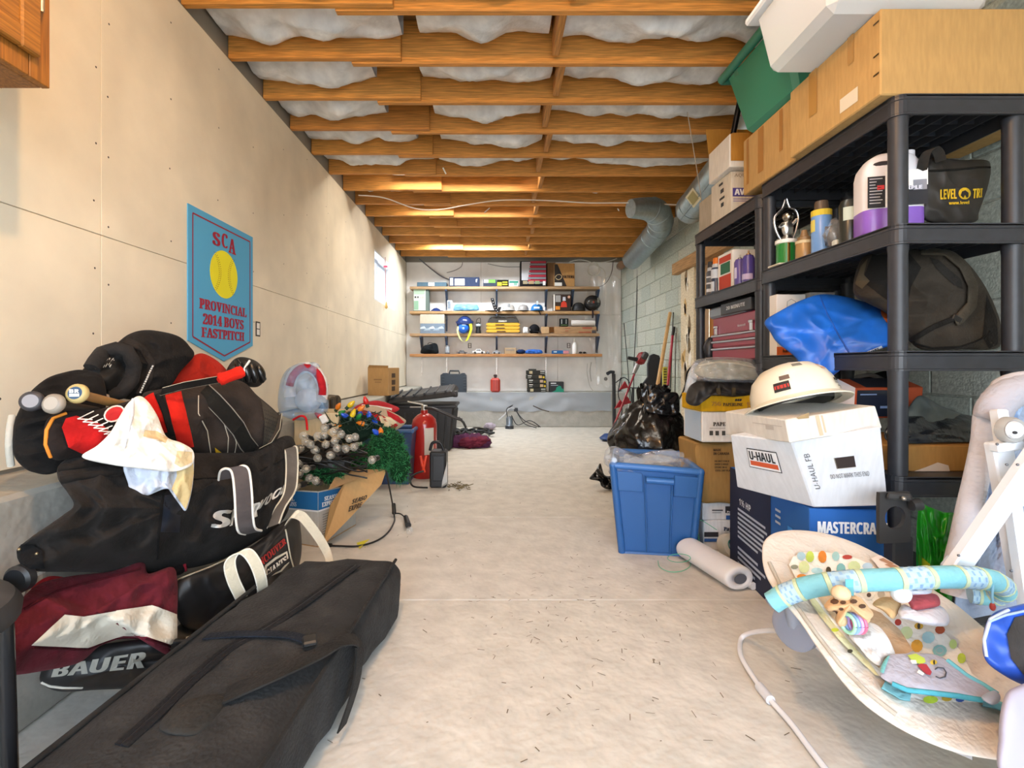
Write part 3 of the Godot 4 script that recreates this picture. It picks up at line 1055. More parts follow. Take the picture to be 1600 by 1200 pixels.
func sports_pile() -> void:
	var black := mt("cloth","232120"); var warmb := mt("cloth","302b27"); var red := mt("cloth","c2241c")
	# --- canopy bag on the floor
	var t := thing("canopy_bag","long black fabric carrying bag lying on the floor, dusty with centre zip","bag",Vector3(-0.6,0,-1.2))
	var st := resample([[Vector3(-0.66,0.115,-0.42),0.17,0.085,3.0],[Vector3(-0.655,0.115,-0.52),0.205,0.10,4.0],[Vector3(-0.645,0.115,-1.0),0.215,0.108,5.0],[Vector3(-0.60,0.113,-1.45),0.212,0.108,5.0],[Vector3(-0.562,0.11,-1.78),0.205,0.104,6.0],[Vector3(-0.555,0.108,-1.86),0.192,0.098,5.0],[Vector3(-0.553,0.106,-1.885),0.16,0.08,4.0]],8)
	put("bag_body",loft(st,72,0.007,4.0),mt("cloth","343332"),t)
	var zip := []
	for q in [[556,884],[500,925],[420,980],[360,1012],[300,1062],[248,1112],[190,1165]]: zip.append(L(q[0],q[1],0.226))
	zip = spline(zip,6,false)
	put("zip_tape",MB.new().ribbon(zip,Vector3(0.016,0,0.004),0.003),mt("cloth","201f20"),t)
	put("zip",tb(zip,0.0035,6),mt("plastic","15151a"),t)
	var seam := MB.new()
	for s in [[-0.435,-0.372],[-0.86,-0.765]]:
		var l := []
		for i in 20: l.append(Vector3(lerpf(s[0],s[1],i / 19.0),0.216,-lerpf(0.55,1.84,i / 19.0)))
		seam.tube(l,0.006,6)
	put("piping",seam,mt("cloth","2c2a28"),t)
	# webbing with buckle and carrying strap
	var web := spline([L(322,994,0.222),L(385,990,0.232),L(450,992,0.234),L(482,1001,0.232)],5,false)
	put("webbing",MB.new().ribbon(web,Vector3(0.0,0.002,0.018),0.003),mt("cloth","20242c"),t)
	put("buckle",bx(L(484,1001,0.238),Vector3(0.035,0.014,0.04),0.004,Basis(Vector3.UP,0.4)),mt("plastic","222222"),t)
	var cs := spline([L(352,1086,0.226),L(430,1052,0.25),L(500,1020,0.245),L(538,1000,0.235),Vector3(-0.375,0.17,-1.36),Vector3(-0.372,0.09,-1.32),Vector3(-0.385,0.03,-1.24)],6,false)
	var sd := []
	for i in cs.size(): sd.append(Vector3(0.012,0.004,0.034) if i < 24 else Vector3(0.0,0.012,0.034))
	put("carry_strap",MB.new().ribbon(cs,sd,0.004),mt("cloth","2a2826"),t)
	var fl := pillow([250,1140,0.965,268,1108,1.02,300,1092,1.055,340,1086,1.07,352,1098,1.05,330,1130,0.99,300,1150,0.955],0.02,0.01,{"wr": 0.002})
	put("end_flap",pmesh(fl,12),mt("cloth","2f2d2a"),t)
	# --- stool whose seat edge shows at the left
	var sl := thing("stool","black stool with padded round seat and tube legs at left foreground","stool",Vector3(-1.09,0,-0.85))
	put("seat",MB.new().lathe([Vector2(0,0.44),Vector2(0.19,0.44),Vector2(0.205,0.45),Vector2(0.207,0.468),Vector2(0.195,0.488),Vector2(0.15,0.497),Vector2(0,0.50)],up_at(Vector3(-1.09,0,-0.85)),40),mt("vinyl","34363a"),sl)
	for a in [0.75,2.32,3.89,5.46]:
		var dr := Vector3(cos(a),0,-sin(a))
		put("leg",tb([Vector3(-1.09,0.445,-0.85) + dr * 0.18,Vector3(-1.09,0.0,-0.85) + dr * 0.19],0.014,12),mt("gloss","1c1c1e"),sl)
	var ring := []
	for i in 33: ring.append(Vector3(-1.09 + 0.18 * cos(TAU * i / 32),0.12,-0.85 + 0.18 * sin(TAU * i / 32)))
	put("foot_ring",MB.new().tube(ring,0.009,8,false),mt("gloss","1c1c1e"),sl)
	# --- bag with grey lettering lowest of the pile
	t = thing("hockey_bag","low black bag with silver lettering under the maroon pants","bag",P(160,1075,1.38))
	var b := pillow([62,1062,1.26,80,1030,1.28,130,1012,1.32,230,998,1.36,300,1000,1.42,330,1016,1.5,300,1052,1.44,240,1072,1.40,150,1078,1.34,90,1080,1.28],0.06,0.05,{"wr": 0.006,"seed": 3})
	put("bag_body",pmesh(b,18),mt("vinyl","1d1c1c"),t)
	put("lettering",text_on("BAUER",b,V([88,1040,232,1018,224,1043,82,1058]),"Droid Sans",700,0.005,true),mt("print","9a978c"),t)
	put("piping",tb(b.line(V([66,1066,80,1072,100,1074,130,1074]),0.004),0.003,6),mt("print","cfcabd"),t)
	t = thing("hockey_bag","dark bag end with white lettering between maroon pants and canopy bag","bag",P(300,1010,1.62))
	b = pillow([268,1004,1.5,278,978,1.56,305,968,1.66,335,975,1.72,340,998,1.68,318,1020,1.6,285,1026,1.54],0.045,0.05,{"wr": 0.004})
	put("bag_body",pmesh(b,12),mt("vinyl","4a4640"),t)
	put("lettering",text_on("BA",b,V([291,995,320,988,318,1000,289,1007]),"Droid Sans",700,0.004,true),mt("print","e8e6e0"),t)
	# --- maroon hockey pants
	t = thing("hockey_pants","maroon hockey pants with a scuffed white band draped over bags","pants",P(150,1040,1.3))
	b = pillow([-40,1050,0.98,-10,985,1.04,30,940,1.12,62,912,1.2,112,900,1.26,176,892,1.34,222,876,1.42,232,896,1.42,268,886,1.46,277,906,1.46,277,960,1.44,276,1018,1.40,262,1026,1.39,236,1002,1.38,196,996,1.34,158,1008,1.30,126,1034,1.25,80,1046,1.18,10,1056,1.06],0.07,0.06,{"wr": 0.012,"wf": 8.0,"seed": 5,"c": [150,955]})
	put("shell",pmesh(b,28),mt("cloth","5e2029"),t)
	put("white_band",patch(b,V([54,1006,80,982,104,960,132,963,190,953,192,993,138,1010]),0.014,10).append_(patch(b,V([180,954,235,946,275,960,275,1000,264,1006,226,993,182,993]),0.014,10)),mt("cloth","cfc8b8"),t)
	put("stitching",tb(b.line(V([56,1010,138,1013,182,997,226,997,264,1010])),0.003,5),mt("cloth","451219"),t)
	put("stitching",tb(b.line(V([40,952,90,925,150,908,218,890])),0.0035,5),mt("cloth","451219"),t)
	b = pillow([44,932,1.2,56,912,1.24,80,900,1.28,112,906,1.3,118,920,1.3,90,934,1.26,60,950,1.2],0.05,0.03,{"wr": 0.005})
	put("lining",pmesh(b,10),mt("cloth","a81c26"),t)
	put("lace_edge",tb(PP([36,940,1.17,40,918,1.19,52,902,1.22,70,892,1.25]),0.004,6),mt("cloth","c9c6bd"),t)
	b = pillow([222,874,1.5,250,868,1.56,296,852,1.66,300,868,1.66,282,898,1.58,232,898,1.5],0.03,0.04,{"wr": 0.004})
	put("waistband",pmesh(b,10),mt("cloth","1e1a1a"),t)
	put("drawstring",tb(b.line(V([226,876,262,868,296,856])),0.004,6),mt("cloth","7a1f28"),t)
	put("drawstring",tb(b.line(V([284,872,288,884,290,892])),0.006,6),mt("cloth","8a2430"),t)
	# --- wheeled hockey bag
	t = thing("wheeled_bag","large black wheeled hockey bag carrying the pile, white slanted lettering","bag",P(250,890,1.7))
	b = pillow([28,862,1.12,50,840,1.13,98,806,1.18,116,786,1.2,92,748,1.24,98,722,1.28,140,710,1.38,230,706,1.56,330,708,1.8,400,704,2.05,442,682,2.24,460,690,2.32,463,730,2.32,456,775,2.3,440,815,2.2,400,846,2.0,330,880,1.76,250,892,1.56,130,893,1.28,50,890,1.12],0.13,0.12,{"wr": 0.02,"wf": 5.5,"seed": 2,"ea": 3.4,"c": [270,795]})
	put("bag_body",pmesh(b,34),mt("cloth","272422"),t)
	put("lettering",text_on("S",b,V([329,798,360,796,354,822,325,823]),"Droid Sans",700,0.006,true),mt("print","f2efe8"),t)
	put("lettering",text_on("HER",b,V([360,796,402,784,396,806,354,821]),"Droid Sans",700,0.006,true),mt("print","e2dfd8"),t)
	put("lettering",text_on("WOOD",b,V([394,787,449,752,442,768,386,803]),"Droid Sans",700,0.006,true),mt("print","d9d6cf"),t)
	put("reflector_panel",patch(b,V([256,776,284,772,280,830,250,828]),0.004,5),mt("vinyl","1c222e"),t)
	put("seam",tb(b.line(V([248,868,250,830,256,776,262,755]),0.002),0.004,6),mt("cloth","171514"),t)
	put("flap_fold",MB.new().tube(b.line(V([102,752,150,746,194,742]),0.004),0.010,8).tube(b.line(V([98,735,150,730,194,728]),0.004),0.008,8),mt("cloth","1f1c1a"),t)
	put("seam",tb(b.line(V([300,752,352,748,400,738,452,712]),0.003),0.003,6),mt("cloth","161413"),t)
	put("corner_guard",patch(b,V([32,850,62,848,80,856,80,884,42,884,32,870]),0.008,4),mt("cloth","171616"),t)
	for q in [[39,856],[70,861]]:
		put("rivet",MB.new().ball(b.skin(q[0],q[1],0.010),Vector3.ONE * 0.0035,6,8),mt("metal","a09274"),t)
	for q in [[51,889,1.13],[200,880,1.42]]:
		var c := P(q[0],q[1],q[2]) + Vector3(0.02,0,0.05)
		put("wheel",MB.new().lathe([Vector2(0,-0.014),Vector2(0.024,-0.014),Vector2(0.03,-0.008),Vector2(0.03,0.008),Vector2(0.024,0.014),Vector2(0,0.014)],Transform3D(Basis(Vector3.RIGHT,PI / 2),c),20),mt("plastic","1d1f22"),t)
	strap(PP([355,748,1.62,358,734,1.6,368,730,1.6,376,738,1.6,380,770,1.58,382,810,1.58,386,828,1.6,396,832,1.66]),Vector3(0.021,0.002,-0.012),mt("cloth","e3ddd2"),mt("cloth","4b4442"),t)
	strap(PP([446,712,2.2,449,702,2.15,455,704,2.14,456,740,2.13,452,770,2.1,436,796,2.04,426,822,2.0]),Vector3(0.02,0.006,-0.012),mt("cloth","d8cdb6"),mt("cloth","5c544c"),t)
	# --- black bag with team lettering
	t = thing("team_bag","black vinyl hockey bag with red arched lettering and cream carry handle","bag",P(370,985,1.85))
	b = pillow([276,908,1.52,330,884,1.66,395,852,1.86,436,820,2.04,462,806,2.12,470,830,2.14,470,872,2.12,456,905,2.04,424,940,1.9,368,972,1.74,308,986,1.6,277,965,1.52],0.10,0.10,{"wr": 0.010,"wf": 5.0,"seed": 7,"ea": 3.0})
	put("bag_body",pmesh(b,24),mt("vinyl","1b1a1b"),t)
	put("lettering",text_on("VANCOUVER",b,V([392,886,443,842,446,850,396,897]),"Droid Serif",700,0.006),mt("print","b8302a"),t)
	put("badge",patch(b,V([409,906,413,884,428,872,447,862,450,880,438,893]),0.004,4),mt("print","d8d2c2"),t)
	put("badge_ground",patch(b,V([412,904,416,886,430,875,445,866,447,879,436,891]),0.006,4),mt("print","17171a"),t)
	put("lettering",text_on("GIANTS",b,V([414,892,445,869,446,879,416,904]),"Droid Serif",700,0.008),mt("print","ece8dc"),t)
	put("piping",tb(b.line(V([444,830,448,850,452,872,458,890]),0.006),0.003,6),mt("cloth","c8bfa6"),t)
	put("piping",tb(b.line(V([278,906,330,886,372,866]),0.004),0.003,6),mt("cloth","a49c88"),t)
	strap(PP([378,935,1.60,364,905,1.56,359,880,1.55,368,866,1.56,384,862,1.58,398,878,1.6,408,905,1.62,411,930,1.66]),Vector3(0.010,0.003,-0.012),mt("cloth","e8e0cf"),mt("cloth","d6cab0"),t,"handle")
	strap(PP([450,815,1.98,458,804,1.96,470,806,1.98,480,816,2.0,498,840,2.04,512,866,2.06,520,900,2.0]),Vector3(0.008,0.012,-0.012),null,mt("cloth","d9cdb4"),t,"handle")
	# --- things on top
	t = thing("shin_pad","black quilted pad with white laces at the left end of the pile","pad",P(80,735,1.3))
	b = pillow([20,704,1.26,20,672,1.27,28,645,1.29,46,614,1.32,72,592,1.36,100,582,1.42,130,578,1.48,160,590,1.5,165,640,1.46,140,700,1.4,88,738,1.3,52,738,1.27,30,724,1.26],0.06,0.07,{"wr": 0.011,"wf": 6.0,"st": Vector3(0.8,2.4,0.8),"seed": 4})
	put("pad",pmesh(b,22),mt("cloth","1b1918"),t)
	put("lace",tb(PP([19,650,1.28,15,672,1.26,14,700,1.25,17,728,1.26]),0.008,7),mt("cloth","b9b8ae"),t)
	t = thing("padded_jacket","black padded jacket with open collar on top of the pile","jacket",P(215,620,1.7))
	b = pillow([124,590,1.52,134,572,1.54,150,556,1.58,176,541,1.64,200,523,1.72,224,516,1.78,252,518,1.84,280,526,1.9,296,541,1.94,303,556,1.94,282,580,1.88,262,606,1.8,212,624,1.68,176,618,1.6,140,606,1.53],0.09,0.10,{"wr": 0.014,"wf": 7.0,"seed": 6})
	put("shell",pmesh(b,24),mt("cloth","201e1d"),t)
	put("collar_opening_shade",patch(b,V([152,562,176,546,196,548,204,566,198,592,178,612,156,602,146,582]),0.003,6),mt("print","060606"),t)  # near-black patch paints the shade inside the open collar
	put("collar",tb(b.line(V([146,575,160,552,182,545,200,550,210,570,206,592,190,612,172,616]),0.012),0.022,10),mt("cloth","2b2928"),t)
	put("collar_band",strap_on(b,V([196,532,222,545,236,566,232,592,216,615]),0.012,0.008),mt("cloth","2a2624"),t)
	rng.seed = 77
	var fur := MB.new()
	for i in 9:
		var x := rng.randf_range(152,180)
		fur.tube([b.skin(x,558 + rng.randf() * 6,0.004),b.skin(x - 6,568 + rng.randf() * 8,0.010)],0.0012,4)
	put("tag_threads",fur,mt("print","b5b2ac"),t)
	var dash := MB.new()
	for i in 13:
		var u := i / 13.0
		dash.tube([b.skin(lerpf(219,238,u),lerpf(612,570,u),0.012),b.skin(lerpf(219,238,u + 0.05),lerpf(612,570,u + 0.05),0.012)],0.003,5)
	put("sleeve_print",dash,mt("print","d8d4cc"),t)
	# backpack
	t = thing("sports_backpack","black and red equipment backpack lying on its side on the wheeled bag","backpack",P(330,710,2.0))
	b = pillow([222,619,1.66,252,608,1.74,300,600,1.86,340,594,1.96,378,596,2.06,402,618,2.12,428,640,2.18,441,658,2.2,430,690,2.16,402,706,2.08,350,714,1.94,308,712,1.84,270,694,1.74,240,664,1.67],0.13,0.10,{"wr": 0.008,"wf": 5.0,"seed": 8,"ea": 3.0})
	put("bag_body",pmesh(b,26),mt("cloth","37302c"),t)
	put("red_panel",strap_on(b,V([236,618,250,646,258,676]),0.020,0.006),mt("cloth","c8221b"),t)
	put("zip_panel",strap_on(b,V([252,616,264,646,273,680]),0.013,0.012),mt("cloth","211f1f"),t)
	put("red_panel",strap_on(b,V([274,616,282,646,290,680,293,698]),0.030,0.007),mt("cloth","d12a1f"),t)
	var sw := MB.new()
	for l in [[312,620,312,646,325,672,330,706],[346,638,350,662,356,682,355,706],[362,668,368,690,366,706]]: sw.tube(b.line(V(l),0.004),0.0018,5)
	put("stitching",sw,mt("print","bfb5a2"),t)
	put("yellow_patch",patch(b,V([336,697,346,705,342,712,338,711]),0.005,3),mt("print","e6b31e"),t)
	put("mesh_pocket",patch(b,V([406,626,430,645,438,662,426,690,408,700,410,660]),0.010,6),mt("cloth","4a453d"),t)
	var dots := MB.new()
	for i in 9:
		for j in 8:
			var x := 410.0 + j * 3.0 + (i % 2) * 1.5; var y := 640.0 + i * 6.0 + j * 1.2
			if x < 434 - absf(y - 662) * 0.2: dots.flat(b.skin(x,y,0.013),b.skin(x + 1.8,y + 0.6,0.013),b.skin(x + 0.6,y + 3.2,0.013),b.nrm)
	put("mesh_holes",dots,mt("print","0e0d0c"),t).set_meta("kind","stuff")
	strap([b.skin(318,612,0.02),b.skin(335,628,0.03),b.skin(352,646,0.035),b.skin(370,668,0.03),b.skin(382,690,0.022),b.skin(394,704,0.01)],Vector3(0.020,0.022,0.0),mt("print","8d857a"),mt("cloth","26231f"),t,"shoulder_strap",0.07)
	strap([b.skin(432,650,0.02),b.skin(428,674,0.03),b.skin(416,694,0.025),b.skin(398,704,0.012)],Vector3(0.015,0.012,0.0),mt("print","a89c86"),mt("cloth","473f36"),t,"shoulder_strap",0.09)
	strap([P(252,612,1.62),P(285,603,1.66),P(318,597,1.72),P(346,592,1.78)],Vector3(0.004,0.012,0.0),mt("print","b5ab98"),mt("cloth","1f1d1b"),t,"haul_strap",0.12)
	put("grip",loft_line(PP([340,594,1.77,352,590,1.78,366,585,1.8,379,580,1.82]),[0.012,0.023,0.024,0.022,0.021,0.021,0.021,0.021,0.022,0.023,0.021,0.02]),mt("cloth","e02a1c"),t)
	b = pillow([258,606,1.86,272,585,1.9,288,566,1.96,306,554,2.02,320,553,2.06,340,564,2.12,354,578,2.16,364,594,2.18,340,602,2.1,296,606,1.96],0.05,0.08,{"wr": 0.006})
	put("top_pocket",pmesh(b,14),mt("cloth","a92a1e"),t)
	# glove
	t = thing("hockey_glove","glossy black hockey glove with white stripe below the pennant","glove",P(385,600,2.2))
	b = pillow([352,588,2.1,357,572,2.12,368,560,2.15,382,558,2.18,400,564,2.2,412,576,2.22,415,590,2.22,404,604,2.2,384,604,2.16,364,600,2.12],0.05,0.06,{"wr": 0.004})
	put("cuff",pmesh(b,12),mt("vinyl","1b1a19"),t)
	for i in 4:
		var x := 374.0 + i * 11.0
		put("finger_roll",tb([b.skin(x - 4,564 + i * 3,0.004),b.skin(x,574 + i * 3,0.012),b.skin(x + 3,586 + i * 2,0.010),b.skin(x + 2,596,0.002)],[0.010,0.015,0.016,0.010],9),mt("gloss","121212"),t)
	put("thumb_roll",tb([b.skin(362,578,0.0),b.skin(368,590,0.01),b.skin(378,600,0.006)],[0.009,0.014,0.009],9),mt("gloss","161616"),t)
	put("white_stripe",tb(b.line(V([380,586,383,574,390,564]),0.018),0.005,7),mt("print","e6e4df"),t)
	# baseball bats
	for q in [["scuffed black bat knob, leftmost of three bats in the pile",50,627,1.22,88,634,1.36,"35353a","2b2725","8d8d92"],["worn grey baseball bat, middle of three in the pile",84,631,1.22,150,643,1.37,"8e867b","3a322c","a9a196"],["tan-gripped baseball bat with blue lettered knob, rightmost of three",121,615,1.25,206,637,1.50,"b9a66e","8d6a3c","e8e6e0"]]:
		var a := P(q[1],q[2],q[3]); var z := P(q[4],q[5],q[6])
		var bt := thing("baseball_bat",q[0],"bat",a,"bats in the pile")
		var dr := (z - a).normalized()
		var xa := Vector3.UP.cross(dr).normalized()
		var xf := Transform3D(Basis(xa,dr,xa.cross(dr)),a)
		put("knob",MB.new().lathe([Vector2(0,-0.010),Vector2(0.018,-0.010),Vector2(0.024,-0.005),Vector2(0.025,0.004),Vector2(0.02,0.012),Vector2(0.013,0.018)],xf,24),mt("plastic",q[7]),bt)
		var le := (z - a).length()
		put("grip",MB.new().lathe([Vector2(0.0115,0.012),Vector2(0.0115,0.06),Vector2(0.0125,le * 0.7),Vector2(0.013,le),Vector2(0,le)],xf,18),mt("vinyl",q[8]),bt)
		var f := Transform3D(Basis(xf.basis.x,xf.basis.z,-xf.basis.y),xf.origin - dr * 0.0112)
		put("knob_badge",MB.new().lathe([Vector2(0,0.0),Vector2(0.016,0.0)],Transform3D(Basis(xf.basis.x,-xf.basis.y,-xf.basis.z),a - dr * 0.0105),20),mt("print","32506e" if q[1] == 121 else q[9]),bt)
		if q[1] == 121:
			var s := f.basis.x * 0.011; var u := Vector3.UP * 0.009
			var cc := a - dr * 0.0118
			var sx := Vector3(dr.z,0,-dr.x).normalized() * -0.011
			if sx.x < 0: sx = -sx
			put("lettering",text("BR",[cc - sx + u,cc + sx + u,cc + sx,cc - sx],"Droid Sans",700,0.001).rect([cc - sx - u * 0.2,cc + sx - u * 0.2,cc + sx - u,cc - sx - u],0.001),mt("print","f4f4f2"),bt)
	# red glove bag with white stitching
	t = thing("bat_bag","red and black bat bag end with white zigzag stitching and orange piping","bag",P(130,710,1.4))
	b = pillow([70,694,1.22,70,664,1.23,80,650,1.25,104,641,1.28,150,640,1.34,196,628,1.42,222,624,1.47,230,680,1.46,190,712,1.4,120,716,1.3,84,718,1.24],0.05,0.08,{"wr": 0.005,"seed": 11})
	put("bag_body",pmesh(b,18),mt("cloth","241e1c"),t)
	put("orange_piping",tb(b.line(V([104,646,84,654,74,672,72,694,80,714]),0.004),0.0042,6),mt("print","d98426"),t)
	put("red_panel",patch(b,V([98,668,104,654,120,650,160,664,176,682,164,704,128,708,108,698]),0.012,8),mt("cloth","aa1c1c"),t)
	var zz := MB.new()
	for i in 6:
		var x := 122.0 + i * 8.0; var y := 655.0 + i * 4.6
		zz.tube(b.line(V([x,y,x + 24 - i,y - 12 + i]),0.016),0.0016,5)
		zz.tube(b.line(V([x,y,x + 22,y + 1]),0.016),0.0016,5)
	put("stitching",zz,mt("print","ece4dc"),t)
	put("logo_oval",patch(b,oval(177,647,17,12,14,-0.5),0.012,4),mt("print","e9e2da"),t)
	put("logo_ground",patch(b,oval(177,647,14.5,9.5,14,-0.5),0.0135,4),mt("print","b71d22"),t)
	# chamois cloths
	t = thing("chamois_cloth","stained white chamois cloth draped down the front of the pile","cloth",P(220,780,1.45))
	b = pillow([194,726,1.33,230,720,1.36,272,722,1.42,300,705,1.46,303,735,1.46,299,770,1.45,290,798,1.44,278,784,1.42,262,764,1.38,232,774,1.36,206,782,1.33,200,756,1.33],0.020,0.008,{"wr": 0.011,"wf": 8.0,"seed": 2,"st": Vector3(1.8,0.6,1.8)})
	put("lower_fold",pmesh(b,16),mt("cloth","c3c9d6"),t)
	put("tan_fold",patch(b,V([276,724,300,708,303,738,298,772,290,796,280,782,268,764,276,744]),0.004,6),mt("cloth","cdb583"),t)
	b = pillow([128,714,1.26,152,696,1.28,172,676,1.30,186,652,1.34,200,630,1.38,216,619,1.42,230,626,1.43,246,650,1.43,260,682,1.43,284,692,1.44,302,705,1.46,300,726,1.44,272,737,1.38,226,733,1.33,172,726,1.28],0.030,0.02,{"wr": 0.010,"wf": 8.0,"seed": 9,"st": Vector3(1.6,0.7,1.6)})
	put("upper_fold",pmesh(b,22),mt("cloth","ebe6dc"),t)
	put("stain",patch(b,V([226,672,246,674,262,684,258,692,236,684,224,682]),0.002,5),mt("cloth","d8bf93"),t)
	put("stain",patch(b,V([276,704,300,706,300,722,282,730,272,724]),0.002,5),mt("cloth","dcc79c"),t)
	put("crease_shade",tb(b.line(V([208,624,207,650,200,676,194,700]),0.0),0.004,6),mt("cloth","c9ccd3"),t)  # grey line painted for the shade of a crease

func loft_line(pts: Array,r: Array) -> MB:
	var rr := []
	for i in pts.size(): rr.append(r[mini(i * r.size() / pts.size(),r.size() - 1)])
	return MB.new().tube(pts,rr,14)

# ---------------------------------------------------------------- decorations and things along the left ledge
func crumple(m: MB,c: Vector3,r: Vector3,amp: float,sd: float,rings := 16,sides := 24) -> MB:
	var rows := []
	for i in rings + 1:
		var t := PI * i / rings
		var row := []
		for j in sides:
			var a := TAU * j / sides
			var d := Vector3(sin(t) * cos(a),cos(t),sin(t) * sin(a))
			var k := wob.get_noise_3d(d.x * 2.4 + sd,d.y * 2.4,d.z * 2.4)
			var k2 := wob.get_noise_3d(d.x * 6.0 + sd,d.y * 6.0,d.z * 6.0)
			row.append(c + d * r * (1.0 + (1.0 - 2.6 * absf(k)) * amp + k2 * amp * 0.6))
		rows.append(row)
	return m.grid(rows,true,c)

func holiday_heap() -> void:
	# carton under the wrapped toy
	one("carton","plain beige carton under the blue plastic bag behind the light strings","box",span(Vector3(-1.19,0.0,-3.22),Vector3(-0.93,0.655,-2.93),0.004),mt("card","c9b590"))
	# blue clear plastic bag
	var t := thing("plastic_bag","crumpled blue-tinted clear plastic bag around a red and white toy","bag",P(475,655,2.95))
	var b := pillow([435,640,2.85,436,605,2.88,446,580,2.92,466,568,2.95,490,566,2.98,500,572,3.0,500,586,3.0,508,610,3.0,514,635,2.98,504,650,2.95,478,657,2.9,450,654,2.86],0.10,0.10,{"wr": 0.014,"wf": 9.0,"seed": 3})
	put("clear_bag",pmesh(b,20),mt("haze","84b0da"),t)
	put("knot_tie",tb(PP([458,656,2.78,470,650,2.76,478,654,2.76,480,672,2.74]),0.006,6),mt("cloth","c01c22"),t)
	var toy := thing("plush_toy","red and white toy ring showing through the blue plastic bag","toy",P(480,650,2.98))
	var ring := []
	for i in 13:
		var a := -0.5 + PI * 1.25 * i / 12
		ring.append(P(478 + cos(a) * 26,610 - sin(a) * 36,2.95))
	put("white_ring",tb(ring,0.034,10),mt("cloth","e6e3de"),toy)
	ring = []
	for i in 13:
		var a := -0.2 + PI * 1.0 * i / 12
		ring.append(P(478 + cos(a) * 26,610 - sin(a) * 36,2.925))
	put("red_band",tb(ring,0.022,10),mt("cloth","b3242c"),toy)
	put("white_body",MB.new().ball(P(482,625,2.96),Vector3(0.08,0.07,0.06),8,14),mt("cloth","dfe3e6"),toy)
	# boots on the ledge
	for q in [[519,618,3.6,"olive brown rolled boot tip beside the blue plastic bag, nearer one"],[527,613,3.8,"olive brown rolled boot tip beside the blue plastic bag, farther one"]]:
		var c := P(q[0],q[1],q[2])
		c.y = LEDGE_Y + 0.051
		var bt := thing("boot",q[3],"boot",c - Vector3(0,0.04,0),"boots on the ledge")
		put("shaft",tb([c + Vector3(-0.16,-0.02,-0.05),c + Vector3(-0.06,0,-0.02),c],[0.05,0.052,0.048],14),mt("vinyl","5a5141"),bt)
		put("opening",MB.new().lathe([Vector2(0.0,0.001),Vector2(0.036,0.001)],Transform3D(Basis(Vector3.FORWARD,PI / 2),c + Vector3(0.001,0,0)),14),mt("print","2a251d"),bt)  # dark disc paints the shade inside the shaft
	# open box with the light strings
	t = thing("string_light_box","torn open cardboard box with blue and grey print, full of light strings","box",P(497,857,2.56))
	var kr := mt("card","b89262")
	var a0 := P(497,857,2.56); var a1 := P(497,768,2.56)
	var l0 := P(432,848,2.66); var l1 := P(432,764,2.66)
	var r0 := P(556,818,2.92); var r1 := P(556,756,2.92)
	l0.y = 0.0; r0.y = 0.0; a0.y = 0.0
	var thick := Vector3(0,0,-0.006)
	put("left_wall",MB.new().hexa([l0,a0,l1,a1,l0 + thick,a0 + thick,l1 + thick,a1 + thick],0.001),mt("card","c7c2b8"),t)
	put("right_wall",MB.new().hexa([a0,r0,a1,r1,a0 + thick,r0 + thick,a1 + thick,r1 + thick],0.001),mt("card","bdb8ae"),t)
	put("box_floor",MB.new().hexa([l0,a0,l0 + Vector3(0,0.006,0),a0 + Vector3(0,0.006,0),l0 + r0 - a0,r0,l0 + r0 - a0 + Vector3(0,0.006,0),r0 + Vector3(0,0.006,0)],0),kr,t)
	var back := r0 - a0
	put("rear_wall",MB.new().hexa([l0 + back,r0,l1 + back,r1,l0 + back + thick,r0 + thick,l1 + back + thick,r1 + thick],0.001),kr,t)
	var lq := [l1,a1,a0,l0]
	var rq := [a1,r1,r0,a0]
	put("blue_print",MB.new().rect(sub(lq,0,0.02,1,0.34)).rect(sub(rq,0,0.02,0.86,0.34)),mt("print","1a6aa5"),t)
	put("white_print",MB.new().rect(sub(lq,0,0.34,1,0.37)).rect(sub(rq,0,0.34,0.84,0.37)),mt("print","e8eaea"),t)
	put("lettering",text("SEASONAL",sub(rq,0.14,0.12,0.62,0.20),"Droid Serif"),mt("print","f2f4f4"),t)
	for k in [["EXPRESSIONS",rq,0.08,0.22,0.64,0.30],["AL",lq,0.30,0.12,0.45,0.20],["IONS",lq,0.30,0.22,0.5,0.30]]: put("lettering",text(k[0],sub(k[1],k[2],k[3],k[4],k[5]),"Droid Serif"),mt("print","f2f4f4"),t)
	var ln := MB.new()
	for i in 9: ln.rect(sub(rq,0.1,0.44 + i * 0.045,0.1 + [0.34,0.4,0.3,0.36,0.28,0.33,0.3,0.24,0.2][i],0.452 + i * 0.045))
	put("small_print",ln,mt("print","7d7a74"),t)
	put("dot_print",MB.new().rect(sub(lq,0.64,0.5,0.74,0.56)).rect(sub(rq,0.62,0.14,0.70,0.28)),mt("print","eceeee"),t)
	# torn flap leaning out
	var f := [P(540,752,2.74),P(604,733,2.95),P(596,757,2.86),P(548,808,2.66),P(505,852,2.50),P(516,790,2.56)]
	var fm := MB.new()
	for i in range(1,5):
		fm.flat(f[0],f[i],f[i + 1],Vector3(0,0.3,1))
		fm.flat(f[0] + Vector3(-0.004,-0.002,-0.005),f[i] + Vector3(-0.004,-0.002,-0.005),f[i + 1] + Vector3(-0.004,-0.002,-0.005),Vector3(0,-0.3,-1))
	for i in 6: fm.quad(f[i],f[(i + 1) % 6],f[(i + 1) % 6] + Vector3(-0.004,-0.002,-0.005),f[i] + Vector3(-0.004,-0.002,-0.005),f[i] - f[0] * 0.5 - f[3] * 0.5)
	put("torn_flap",fm,kr,t)
	var fq := [P(548,782,2.70),P(580,772,2.80),P(572,792,2.72),P(543,803,2.64)]
	put("lettering",text("SEASO",sub(fq,0.08,0.0,0.8,0.36),"Droid Sans",700,0.006).append_(text("EXPRE",sub(fq,0.0,0.5,0.66,0.9),"Droid Sans",700,0.006)),mt("print","3a2f22"),t)
